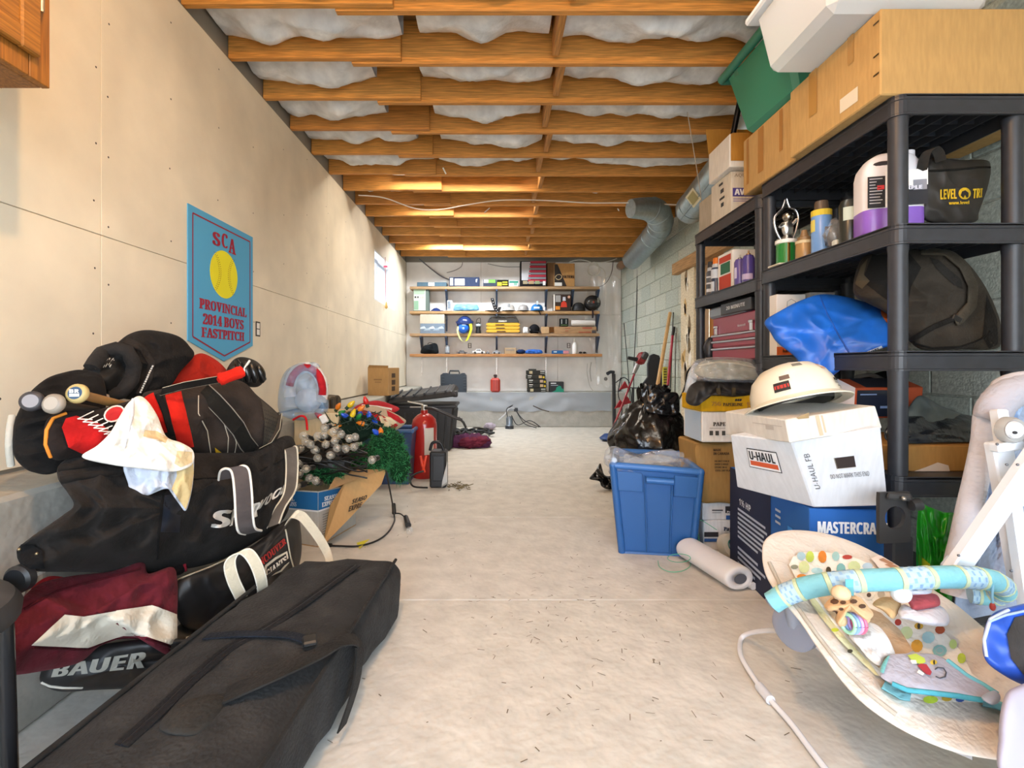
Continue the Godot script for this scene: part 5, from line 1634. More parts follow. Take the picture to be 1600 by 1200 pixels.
	front_label(t,646.5,451,665,485,d,"dfe6df"); front_label(t,647,452,664,460,d,"a9c4ae","green_print"); front_label(t,647,470,654,484,d,"8fb79b","green_print")
	for i in 4: front_label(t,648 + i * 4.0,463,650.4 + i * 4.0,465.6,d - 0.002,["2f3438","4a4d50","c9cdd0","d8c9b8"][i],"icon")
	t = thing("speaker","small white desktop speaker with grey grille on the second shelf","speaker",P(702.5,y,d))
	put("cabinet",pbox(698.5,469,706.5,y,d,0.1,0.010),mt("plastic","eef0f0"),t)
	put("grille",MB.new().box(P(701.7,476.5,d),Vector3(0.045,0.12,0.006),0.002),mt("cloth","7d8792"),t)
	b_pack("blue paper-wrapped packet lying on the second shelf",709,475,748,y,d,"6ea5cf")
	t = hard_hat("white hard hat half hidden behind a black strap",P(768,y,7.84),0.086,"c4c2bd","hard hats on the second shelf")
	var st := thing("ratchet_strap","black studded strap leaning against the leftmost white hard hat","strap",P(778,y,7.76))
	var sp := PP([769,466,7.72,771,474,7.71,774,482,7.70,778,487,7.72,781,480,7.72])
	put("webbing",MB.new().ribbon(sp,Vector3(0.022,0,0.012),0.008),mt("cloth","2b2a2c"),st)
	for i in 6: put("stud",MB.new().ball(sp[2 + i * 3] + Vector3(0,0,0.014),Vector3.ONE * 0.009,5,8),mt("metal","c6c8cc"),st)
	t = hard_hat("scuffed white hard hat between the strap and the grey hard hat",P(795,y,7.84),0.094,"b9b6b0","hard hats on the second shelf")
	put("sticker",MB.new().rect(Q(793,475,797,480,7.735),0.003),mt("print","8d8f90"),t)
	t = hard_hat("light grey hard hat between the white and blue hard hats",P(817.5,y,7.84),0.084,"9b9896","hard hats on the second shelf")
	t = hard_hat("bright blue hard hat on the second shelf",P(839,y,7.84),0.094,"2676ba","hard hats on the second shelf")
	put("front_stripe",MB.new().rect(Q(838,470,841,476,7.742),0.003),mt("print","c9d6da"),t)
	put("front_label",MB.new().rect(Q(834,479.4,843,482.2,7.722),0.003),mt("print","d5e4ee"),t)
	put("chin_strap",tb(PP([842,486,7.74,844,490,7.72,845,492,7.72]),0.008,6),mt("cloth","25242a"),t)
	t = carton("picture_box","dark picture box with orange and red print on second shelf",865,460,892,y,d,0.14,"42352f")
	front_label(t,864.6,460,867,485.5,d,"e8e4dc"); front_label(t,868,461.5,876,472,d,"9a9a98","grey_print"); front_label(t,868,478.5,875,484,d,"d98a2b","orange_print")
	put("figure_print",MB.new().prism([Vector2(-0.05,0),Vector2(0.05,0),Vector2(0.04,0.07),Vector2(0.0,0.10),Vector2(-0.04,0.07)],0.001,Transform3D(Basis(),P(881,480,d - 0.002))),mt("print","cf3a22"),t)
	put("figure_print",MB.new().prism([Vector2(-0.025,0),Vector2(0.025,0),Vector2(0.02,0.06),Vector2(-0.02,0.06)],0.001,Transform3D(Basis(),P(881.5,470,d - 0.002))),mt("print","c5ccd8"),t)
	put("sun_print",MB.new().lathe([Vector2(0,0),Vector2(0.022,0)],Transform3D(Basis(Vector3.RIGHT,PI / 2),P(889,464,d - 0.003)),12),mt("print","d6a68c"),t)
	t = thing("skull_cap_helmet","low matt black half helmet between picture box and full-face helmet","helmet",P(904,y,7.85))
	put("shell",MB.new().lathe([Vector2(0.1,0),Vector2(0.104,0.01),Vector2(0.1,0.05),Vector2(0.08,0.1),Vector2(0.045,0.128),Vector2(0,0.137)],up_at(P(904,y,7.87)),28),mt("plastic","222325",0.6),t)
	put("rim",MB.new().lathe([Vector2(0.1,0),Vector2(0.107,0.004),Vector2(0.107,0.016),Vector2(0.1,0.02)],up_at(P(904,y,7.87)),28),mt("plastic","33312e"),t)
	var hc := P(925.5,473.5,7.86)
	t = thing("full_face_helmet","glossy black full-face motorcycle helmet at right end of second shelf","helmet",P(925.5,y,7.86))
	put("shell",MB.new().ball(hc,Vector3(0.132,0.122,0.125),16,24),mt("gloss","1d1d1f"),t)
	put("visor",MB.new().ball(hc + Vector3(-0.005,0.012,0.022),Vector3(0.118,0.06,0.112),12,24),mt("gloss","38342e"),t)
	put("sticker",MB.new().box(hc + Vector3(0.075,0.03,0.106),Vector3(0.05,0.075,0.004),0.001,Basis(Vector3.UP,0.6)),mt("print","96938c"),t)
	put("red_mark",MB.new().ball(hc + Vector3(-0.005,0.0,0.13),Vector3(0.016,0.02,0.006),6,10),mt("print","8e3a2a"),t)
	put("chin_strap",MB.new().ribbon([P(926,484,7.74),P(926.5,491,7.74),P(926,497,7.74)],Vector3(0.012,0,0),0.004),mt("cloth","2d2830"),t)
	# --- third shelf
	y = 521.0
	t = thing("open_carton","open box with snowy blue print holding blue cloth, third shelf","box",P(676,y,d))
	put("carton",pbox(656.5,505,694.5,y,d,0.14,0.003),mt("card","7f8fa0"),t)
	put("front_flap",MB.new().hexa([P(656.5,505.5,d),P(694.5,505.5,d),P(656.5,491,d - 0.03),P(694.5,491,d - 0.03),P(656.5,505.5,d + 0.004),P(694.5,505.5,d + 0.004),P(656.5,491,d - 0.026),P(694.5,491,d - 0.026)],0),mt("card","ded3c0"),t)
	put("side_flap",MB.new().hexa([P(694.5,505,d),P(694.5,505,d + 0.18),P(699,492,d),P(699,492,d + 0.18),P(695,505,d),P(695,505,d + 0.18),P(699.5,492,d),P(699.5,492,d + 0.18)],0),mt("card","8d8171"),t)
	for i in 5: put("snow_print",MB.new().prism([Vector2(-0.06,0),Vector2(0.05,0.005),Vector2(0.02,0.045),Vector2(-0.03,0.03)],0.001,Transform3D(Basis(),P(661 + i * 7.0,514 + (i % 2) * 2.5,d - 0.002))),mt("print",["c8d4de","a9bccb","d7e0e6","9fb4c6","c3d0da"][i]),t)
	one("blue_cloth","dark blue fabric bundle heaped on the open box","fabric",crumple(crumple(MB.new(),P(681,488,7.84),Vector3(0.075,0.06,0.06),0.2,3.0,12,16),P(690,489,7.85),Vector3(0.05,0.035,0.05),0.2,5.0,10,14),mt("cloth","27386a"))
	hc = P(726,507,7.84)
	t = thing("sports_helmet","blue helmet with cyan faceguard and yellow straps hanging off third shelf","helmet",P(726,y,7.8))
	put("shell",MB.new().ball(hc,Vector3(0.125,0.135,0.12),14,22),mt("gloss","22386f"),t)
	put("peak",MB.new().lathe([Vector2(0.10,0),Vector2(0.14,-0.012),Vector2(0.142,-0.004),Vector2(0.1,0.02)],up_at(hc + Vector3(0,0.045,0.01),Vector3(0.35,0,0)),24),mt("gloss","1b2b55"),t)
	put("faceguard",MB.new().ball(P(724,513,7.74),Vector3(0.082,0.08,0.05),12,20),mt("gloss","1f66cf"),t)
	put("guard_mark",MB.new().ball(P(724,513,7.695),Vector3(0.022,0.022,0.008),6,10),mt("print","9fc2ee"),t)
	put("chin_strap",MB.new().ribbon(PP([735,506,7.72,736,514,7.70,733,524,7.69,729,532,7.69,724,534,7.69]),Vector3(0.020,0.006,0.0),0.004),mt("cloth","cdd03e"),t)
	put("chin_strap",MB.new().ribbon(PP([716,510,7.72,715,518,7.70,718,527,7.69,722,533,7.69]),Vector3(0.014,-0.004,0.0),0.004),mt("cloth","d9db9a"),t)
	t = thing("lantern","black camping lantern with wire handle on the third shelf","lantern",P(747.3,y,7.84))
	var lp := P(747.3,y,7.86)
	put("body",MB.new().lathe([Vector2(0,0),Vector2(0.042,0),Vector2(0.042,0.05),Vector2(0.036,0.055),Vector2(0.036,0.10),Vector2(0.042,0.105),Vector2(0.038,0.15),Vector2(0.02,0.17),Vector2(0,0.172)],up_at(lp),20),mt("plastic","222628"),t)
	put("lamp_glass",MB.new().lathe([Vector2(0.037,0.10),Vector2(0.043,0.115),Vector2(0.043,0.14),Vector2(0.037,0.15)],up_at(lp),20),mt("plastic","b9c4c6"),t)
	put("wire_handle",tb(spline([lp + Vector3(-0.035,0.15,0),lp + Vector3(-0.02,0.22,0),lp + Vector3(0.03,0.24,0),lp + Vector3(0.035,0.16,0)],5,false),0.004,6),mt("plastic","26282a"),t)
	t = thing("organizer_case","stacked yellow organizer cases under a black lid with handle on third shelf","case",P(786,y,d))
	for i in 3:
		put("yellow_tier",pbox(761,504.6 + i * 5.2,811,509.4 + i * 5.2,d,0.13,0.006),mt("plastic","d9a62a"),t)
		put("latch",MB.new().box(P(781 + i,507.3 + i * 5.2,d - 0.004),Vector3(0.14,0.012,0.01),0.002),mt("plastic","2a2622"),t)
		for x in [760.5,811.5]: put("corner_catch",MB.new().box(P(x,507 + i * 5.2,d + 0.01),Vector3(0.02,0.03,0.03),0.004),mt("plastic","caa13c"),t)
	put("base",pbox(761,519.6,812,y,d,0.13,0.003),mt("plastic","2b2b2b"),t)
	put("lid",MB.new().hexa([P(761.5,504.3,d),P(811.5,504.3,d),P(765,497,d),P(808,497,d),P(761.5,504.3,d + 0.13),P(811.5,504.3,d + 0.13),P(765,497,d + 0.13),P(808,497,d + 0.13)],0.006),mt("plastic","333331"),t)
	put("handle",tb(PP([766,497.5,d,769,494.8,d,786,495.4,d,803,494.8,d,806,497.5,d]),0.012,8),mt("plastic","3c3d3e"),t)
	letters(t,"STANLEY",779,500.6,792,503,d - 0.002,"e3dfd0")
	b_pack("small white packet beside the organizer on third shelf",817,511,826,y,d,"e6e3dc")
	t = thing("ball_cap","black cap with short visor on the third shelf","cap",P(835,y,d))
	put("crown",MB.new().ball(P(835,515,7.85),Vector3(0.085,0.085,0.085),12,20),mt("cloth","1d1d20"),t)
	put("visor",MB.new().lathe([Vector2(0,0.004),Vector2(0.07,0.004),Vector2(0.075,0.0),Vector2(0.07,-0.004),Vector2(0,-0.004)],up_at(P(840,518,7.79),Vector3(0.15,0,-0.15)),20),mt("cloth","232327"),t)
	put("clip",MB.new().ball(P(828,515,7.77),Vector3(0.014,0.018,0.01),6,10),mt("chrome","c8c8cc"),t)
	t = carton("small_carton","small brown carton with open side on the third shelf",846,510.5,858,y,7.74,0.1,"c0a079")
	put("side_flap",MB.new().hexa([P(858,520.5,7.74),P(866,519,7.80),P(858,511,7.74),P(865,511,7.80),P(858,520.5,7.745),P(866,519,7.805),P(858,511,7.745),P(865,511,7.805)],0),mt("card","8a6038"),t)
	t = thing("wooden_crate","long low wooden crate with red stencil marks on the third shelf","crate",P(898,y,d))
	put("board",pbox(866,510.5,932,y,d,0.18,0.004),mt("woodx","ad8962"),t)
	for q in [[883,512.3,891,513.2],[910,511.6,925,513.6],[904,518.4,923,519.6],[883,516.6,888,517.4]]: front_label(t,q[0],q[1],q[2],q[3],d,"ab4a36","stencil")
	put("corner_plate",pbox(925,516,931,520.5,d - 0.006,0.01,0.001),mt("metal","57575c"),t)
	t = carton("cube_box","black cube box with grey trim standing on the wooden crate",875,497.5,888,509.8,d + 0.02,0.1,"272b2b")
	front_label(t,877,499,878.2,506,d + 0.018,"b8bfbf"); front_label(t,884,499,885.2,506,d + 0.018,"a9b1b1"); front_label(t,876,507.5,887,508.6,d + 0.018,"5e7a44")
	var ro := P(892,504.5,7.85)
	t = thing("white_roll","white wrapped roll lying on the wooden crate","roll",P(911,510,7.85))
	put("wrapping",MB.new().lathe([Vector2(0,0),Vector2(0.042,0.004),Vector2(0.047,0.02),Vector2(0.047,0.36),Vector2(0.04,0.378),Vector2(0,0.38)],Transform3D(Basis(Vector3.BACK,-PI / 2),ro),20),mt("plastic","e7e5e2"),t)
	# --- lowest shelf
	y = 553.0
	d = 7.80
	t = thing("pouch","lumpy black zip pouch at left end of the lowest shelf","pouch",P(671,y,d))
	put("pouch_body",pmesh(pillow([658,552,7.8,658,546,7.8,663,540,7.8,672,538,7.8,678,536,7.8,683,538,7.8,685,546,7.8,684,552.4,7.8,670,553,7.8],0.05,0.08,{"wr": 0.006}),12),mt("cloth","1c2024"),t)
	put("loop",tb(PP([668,538,7.78,671,535.4,7.77,676,536,7.77]),0.005,6),mt("plastic","3a3f44"),t)
	t = thing("glass_jar","small glass jar with dark base on the lowest shelf","jar",P(699,y,d))
	var jp := P(699,y,7.84)
	put("glass",MB.new().lathe([Vector2(0,0.02),Vector2(0.036,0.02),Vector2(0.037,0.10),Vector2(0.03,0.12)],up_at(jp),18),mt("cloudy","cfdbe6"),t)
	put("base",MB.new().lathe([Vector2(0,0),Vector2(0.038,0),Vector2(0.038,0.02),Vector2(0,0.02)],up_at(jp),18),mt("plastic","4a4f58"),t)
	put("lid",MB.new().lathe([Vector2(0.032,0.115),Vector2(0.036,0.118),Vector2(0.036,0.13),Vector2(0,0.132)],up_at(jp),18),mt("metal","b9c3cf"),t)
	for q in [["dark grey toy car on the lowest shelf beside the glass jar",722,0.165,0.055,"4a4648"],["white open-topped toy car on the lowest shelf",748,0.195,0.075,"d9d7d2"],["tiny black toy car between the two white toy cars",762,0.06,0.04,"2c2c30"],["small grey toy car right of the tiny black one on lowest shelf",776,0.125,0.06,"74787e"]]:
		toy_car(q[0],P(q[1],y,7.82),q[2],q[3],q[4])
	t = carton("small_carton","small brown carton with grey print on the lowest shelf",788.5,543.5,806.5,y,d,0.12,"b19a7c")
	front_label(t,790,546,804,548,d,"8d8378","print")
	one("navy_bundle","flat navy cloth bundle beside the brown carton, lowest shelf","bundle",crumple(MB.new(),P(814,549.5,7.84),Vector3(0.07,0.034,0.06),0.15,1.0,10,16),mt("cloth","24365c"))
	b_pack("bright blue soft packet on the lowest shelf",821,546,848,y,d,"2064c4")
	t = carton("small_carton","flat blue and red box near the white bottle on lowest shelf",863,547.5,889,y,d,0.1,"2f69a6")
	front_label(t,880,548,888.6,552.6,d,"cf9096","pink_print"); front_label(t,865,549,870,550.6,d,"cfe0ee","print")
	t = thing("spray_bottle","tall white plastic bottle at right of the lowest shelf","bottle",P(898,y,d))
	var bp := P(898,y,7.84)
	put("bottle",MB.new().lathe([Vector2(0,0),Vector2(0.043,0),Vector2(0.045,0.01),Vector2(0.045,0.13),Vector2(0.03,0.18),Vector2(0.019,0.195)],up_at(bp),22),mt("plastic","ecebe8"),t)
	put("cap",MB.new().lathe([Vector2(0.021,0.19),Vector2(0.021,0.225),Vector2(0.01,0.245),Vector2(0,0.246)],up_at(bp),16),mt("plastic","f2f2f0"),t)
	t = thing("sunglasses","dark sunglasses lying on the lowest shelf beside white bottle","sunglasses",P(911,y,d))
	for s in [-0.03,0.03]: put("lens",MB.new().ball(P(910,551,d) + Vector3(s,0,0),Vector3(0.027,0.017,0.007),6,12),mt("gloss","19191c"),t)
	put("temple",tb([P(905,551,d),P(905.6,552,d + 0.1)],0.004,6).tube([P(915,551,d),P(917,552,d + 0.1)],0.004,6),mt("plastic","1f1f22"),t)
	# --- on the ledge
	d = 7.66
	var ly := 613.2
	t = thing("tool_case","black plastic drill case with carry handle standing on back ledge","case",P(709,ly,d))
	put("shell",MB.new().prism([Vector2(-0.2,0),Vector2(0.2,0),Vector2(0.2,0.26),Vector2(0.17,0.30),Vector2(0.13,0.30),Vector2(0.10,0.285),Vector2(-0.06,0.285),Vector2(-0.1,0.30),Vector2(-0.16,0.30),Vector2(-0.2,0.27)],0.11,Transform3D(Basis(),P(709,ly,d + 0.09) + Vector3(0,0.001,0))),mt("plastic","2b3743"),t)
	put("handle",tb([P(702,584,d + 0.08),P(703,579.5,d + 0.08),P(717,579.5,d + 0.08),P(718,584,d + 0.08)],0.012,8),mt("plastic","26303a"),t)
	for i in 5:
		put("rib",MB.new().tube([P(690,589 + i * 4.5,d + 0.03),P(694,589 + i * 4.5,d + 0.03)],0.006,6).tube([P(724,589 + i * 4.5,d + 0.03),P(728.5,589 + i * 4.5,d + 0.03)],0.006,6),mt("plastic","34424f"),t)
	one("small_clamp","tiny black clip on the back ledge left of drill case","clip",pbox(666,608,673,611,7.8,0.04,0.006),mt("plastic","24262a"))
	t = thing("fuel_can","red plastic fuel can with dark spout cap on back ledge","fuel can",P(774,ly,d))
	var fc := P(774,ly,d + 0.08)
	put("body",span(fc + Vector3(-0.075,0.001,-0.08),fc + Vector3(0.075,0.225,0.08),0.03),mt("plastic","b93a2c"),t)
	put("groove_shade",MB.new().box(fc + Vector3(-0.025,0.11,0.081),Vector3(0.008,0.18,0.004),0).box(fc + Vector3(0.025,0.11,0.081),Vector3(0.008,0.18,0.004),0),mt("plastic","8f2a20"),t)  # darker red strips paint the shade of the moulded grooves
	put("spout_cap",MB.new().lathe([Vector2(0.02,0.22),Vector2(0.02,0.245),Vector2(0.028,0.248),Vector2(0.028,0.272),Vector2(0.015,0.28),Vector2(0,0.28)],up_at(fc),16),mt("plastic","3a2a2c"),t)
	var names5 := ["topmost","second from the top","middle","second from the bottom","bottom"]
	for i in 5:
		var yb := 613.0 - (4 - i) * 6.9
		var off: float = [-1.0,-1.2,0.6,0.8,0.5][i]
		t = carton("flat_carton","flat black product box, %s of five stacked on back ledge" % names5[i],824 + off,yb - 6.6,853 + off,yb - 0.15,d,0.2,"24241f","print","stacked black boxes")
		front_label(t,(843 if i in [1,2,3] else 828) + off,yb - 5.6,(848 if i in [1,2,3] else 833) + off,yb - 1.4,d,["b7a884","c6a678","b79d86","bfa27a","c4b890"][i],"photo_print")
		if i in [1,2,3]: front_label(t,849 + off,yb - 4.4,852 + off,yb - 1.2,d,"cdb02e","yellow_print")
		front_label(t,(826 if i in [1,2,3] else 845) + off,yb - 5.6,(832 if i in [1,2,3] else 852) + off,yb - 4.4,d,"d9d9d2","white_print")
		front_label(t,(826 if i in [1,2,3] else 845) + off,yb - 2.6,(831 if i in [1,2,3] else 852) + off,yb - 1.6,d,"a9a9a2","white_print")
	one("small_wrench","small dark gadget lying on top of the stacked black boxes","gadget",pbox(826,576.4,838,578.6,d + 0.05,0.08,0.006),mt("plastic","33352f"))
	t = carton("flat_carton","black box with teal green print beside the stack on ledge",859,596.5,881,ly,d - 0.02,0.15,"25282c","print")
	put("green_print",MB.new().prism([Vector2(-0.09,0),Vector2(0.095,0),Vector2(0.09,0.05),Vector2(0.06,0.055),Vector2(0.05,0.09),Vector2(0.02,0.1),Vector2(-0.02,0.07),Vector2(-0.03,0.03)],0.001,Transform3D(Basis(),P(871.5,ly - 0.5,d - 0.022))),mt("print","1f8e74"),t)
	front_label(t,860.5,598,869,599.8,d - 0.02,"cfd3d6","white_print"); front_label(t,860.5,601.5,872,602.6,d - 0.02,"9aa2aa","white_print")
	# poly sheet stuck on the face of the back ledge
	var rows := []
	for i in 9:
		var row := []
		for j in 60:
			var x := lerpf(-1.17,1.74,j / 59.0); var yy := lerpf(0.532,0.245 + 0.01 * sin(j * 0.7),i / 8.0)
			row.append(Vector3(x,yy,-7.594 + 0.010 * wob.get_noise_2d(x * 4.0,yy * 6.0) + 0.003 * absf(wob.get_noise_2d(x * 15,yy * 9))))
		rows.append(row)
	one("vapour_sheet","grey polythene sheet hanging over the upper half of back ledge","sheet",MB.new().grid(rows,false,null,Vector3.BACK),mt("plastic","a2a9b1",0.4))
	# clear plastic sheet in the right corner
	rows = []
	for i in 26:
		var row := []
		var yy := lerpf(2.35,0.62,i / 25.0)
		for j in 30:
			var u := j / 29.0
			var x := lerpf(1.50 - 0.1 * sin(i * 0.2),1.985,u)
			row.append(Vector3(x,yy + 0.03 * sin(j * 0.4),-7.93 + 0.04 * wob.get_noise_2d(x * 9.0,yy * 1.2) + 0.012 * wob.get_noise_2d(x * 24.0,yy * 3.0)))
		rows.append(row)
	one("clear_sheet","creased clear plastic sheet hanging in the right back corner","sheet",MB.new().grid(rows,false,null,Vector3.BACK),mt("film","f4f6f8"))
	for q in [["thin white wire hanging down the back wall below lowest shelf",[918,568,917,580,919,592,922,604,928,612],"c9c7c2"],["thin grey wire hanging beside the white one on back wall",[924,566,922,580,924,596],"a9a7a2"]]:
		var pts := []
		for i in range(0,q[1].size(),2): pts.append(P(q[1][i],q[1][i + 1],7.98))
		one("wire",q[0],"wire",tb(spline(pts,5,false),0.005,6),mt("plastic",q[2]))

func b_pack(label: String,x0: float,y0: float,x1: float,y1: float,d: float,col: String) -> void:
	var w := x1 - x0
	one("packet",label,"packet",pmesh(pillow([x0,y1 - 1,d,x0 + w * 0.05,y0 + 1.5,d,x0 + w * 0.3,y0,d,x0 + w * 0.8,y0 + 0.4,d,x1 - w * 0.04,y0 + 2,d,x1,y1 - 1,d,x0 + w * 0.6,y1,d,x0 + w * 0.3,y1,d],0.05,0.06,{"wr": 0.005,"ea": 5.0}),12),mt("vinyl",col))

func toy_car(label: String,at: Vector3,ln: float,h: float,col: String) -> void:
	var t := thing("toy_car",label,"toy car",at,"toy cars on the lowest shelf")
	var z := Transform3D(Basis(),at)
	var l := ln / 2
	put("body",MB.new().prism([Vector2(-l,h * 0.2),Vector2(l,h * 0.2),Vector2(l,h * 0.5),Vector2(l * 0.55,h * 0.58),Vector2(l * 0.3,h),Vector2(-l * 0.35,h),Vector2(-l * 0.6,h * 0.6),Vector2(-l,h * 0.55)],ln * 0.4,z),mt("gloss",col),t)
	put("side_window",MB.new().prism([Vector2(-l * 0.45,h * 0.62),Vector2(l * 0.4,h * 0.62),Vector2(l * 0.25,h * 0.9),Vector2(-l * 0.32,h * 0.9)],ln * 0.41,z),mt("gloss","1d2126"),t)
	for s in [-0.58,0.58]:
		put("wheel",MB.new().lathe([Vector2(0,-ln * 0.22),Vector2(h * 0.2,-ln * 0.22),Vector2(h * 0.25,-ln * 0.2),Vector2(h * 0.25,ln * 0.2),Vector2(h * 0.2,ln * 0.22),Vector2(0,ln * 0.22)],Transform3D(Basis(Vector3.RIGHT,PI / 2),at + Vector3(l * s,h * 0.25,0)),14),mt("plastic","202124"),t)

# ---------------------------------------------------------------- right side
const SX0 := 1.297
const SX1 := 1.745

func shelf_unit(label: String,d0: float,d1: float,tops: Array) -> void:
	var t := thing("storage_shelf",label,"shelf",Vector3((SX0 + SX1) / 2,0,-(d0 + d1) / 2),"black plastic shelving units")
	var m := mt("shelf","2f3137")
	for y in tops:
		var o := []
		var r := 0.035
		for c in [[SX1 - r,-d0 - r,1,0],[SX1 - r,-d1 + r,0,-1],[SX0 + r,-d1 + r,-1,0],[SX0 + r,-d0 - r,0,1]]:
			pass
		for c in [[SX1 - r,-d0 - r,PI / 2,0.0],[SX1 - r,-d1 + r,0.0,-PI / 2],[SX0 + r,-d1 + r,-PI / 2,-PI],[SX0 + r,-d0 - r,PI,PI / 2]]:
			for i in 6:
				var a: float = lerpf(c[2],c[3],i / 5.0)
				o.append(Vector2(c[0] + cos(a) * r,c[1] + sin(a) * r))
		var mb := MB.new()
		var ctr := Vector2((SX0 + SX1) / 2,-(d0 + d1) / 2)
		var prof := [[0.0,y - 0.004],[0.0,y - 0.016],[0.003,y - 0.018],[0.003,y - 0.058],[0.0,y - 0.060],[0.0,y - 0.066],[0.012,y - 0.066],[0.012,y - 0.012]]
		for k in prof.size() - 1:
			for i in o.size():
				var p: Vector2 = o[i]; var q: Vector2 = o[(i + 1) % o.size()]
				var np := (ctr - p).normalized(); var nq := (ctr - q).normalized()
				var p0: Vector2 = p + np * prof[k][0]; var q0: Vector2 = q + nq * prof[k][0]
				var p1: Vector2 = p + np * prof[k + 1][0]; var q1: Vector2 = q + nq * prof[k + 1][0]
				var out := Vector3(-np.x,0,-np.y) if k < 5 else Vector3.DOWN if k == 5 else Vector3(np.x,0,np.y)
				mb.quad(Vector3(p0.x,prof[k][1],p0.y),Vector3(q0.x,prof[k][1],q0.y),Vector3(q1.x,prof[k + 1][1],q1.y),Vector3(p1.x,prof[k + 1][1],p1.y),out)
		mb.prism(o,0.008,Transform3D(Basis(Vector3.RIGHT,Vector3.BACK,Vector3.DOWN),Vector3(0,y - 0.004,0)))
		for i in 7:
			var x := lerpf(SX0 + 0.05,SX1 - 0.05,i / 6.0)
			mb.box(Vector3(x,y - 0.022,-(d0 + d1) / 2),Vector3(0.006,0.03,d1 - d0 - 0.04),0)
		for i in 9:
			mb.box(Vector3(ctr.x,y - 0.017,-lerpf(d0 + 0.06,d1 - 0.06,i / 8.0)),Vector3(SX1 - SX0 - 0.03,0.02,0.005),0)
		put("tier",mb,m,t)
	for px in [SX0 + 0.034,SX1 - 0.034]:
		for pz in [-d0 - 0.036,-d1 + 0.036]:
			for i in tops.size():
				var hi: float = tops[i] - 0.064
				var lo: float = tops[i + 1] - 0.006 if i + 1 < tops.size() else 0.0
				put("post",MB.new().lathe([Vector2(0.0,lo),Vector2(0.0265,lo),Vector2(0.0275,lo + 0.02),Vector2(0.0275,hi - 0.03),Vector2(0.0295,hi - 0.01),Vector2(0.0295,hi)],up_at(Vector3(px,0,pz)),20),m,t)

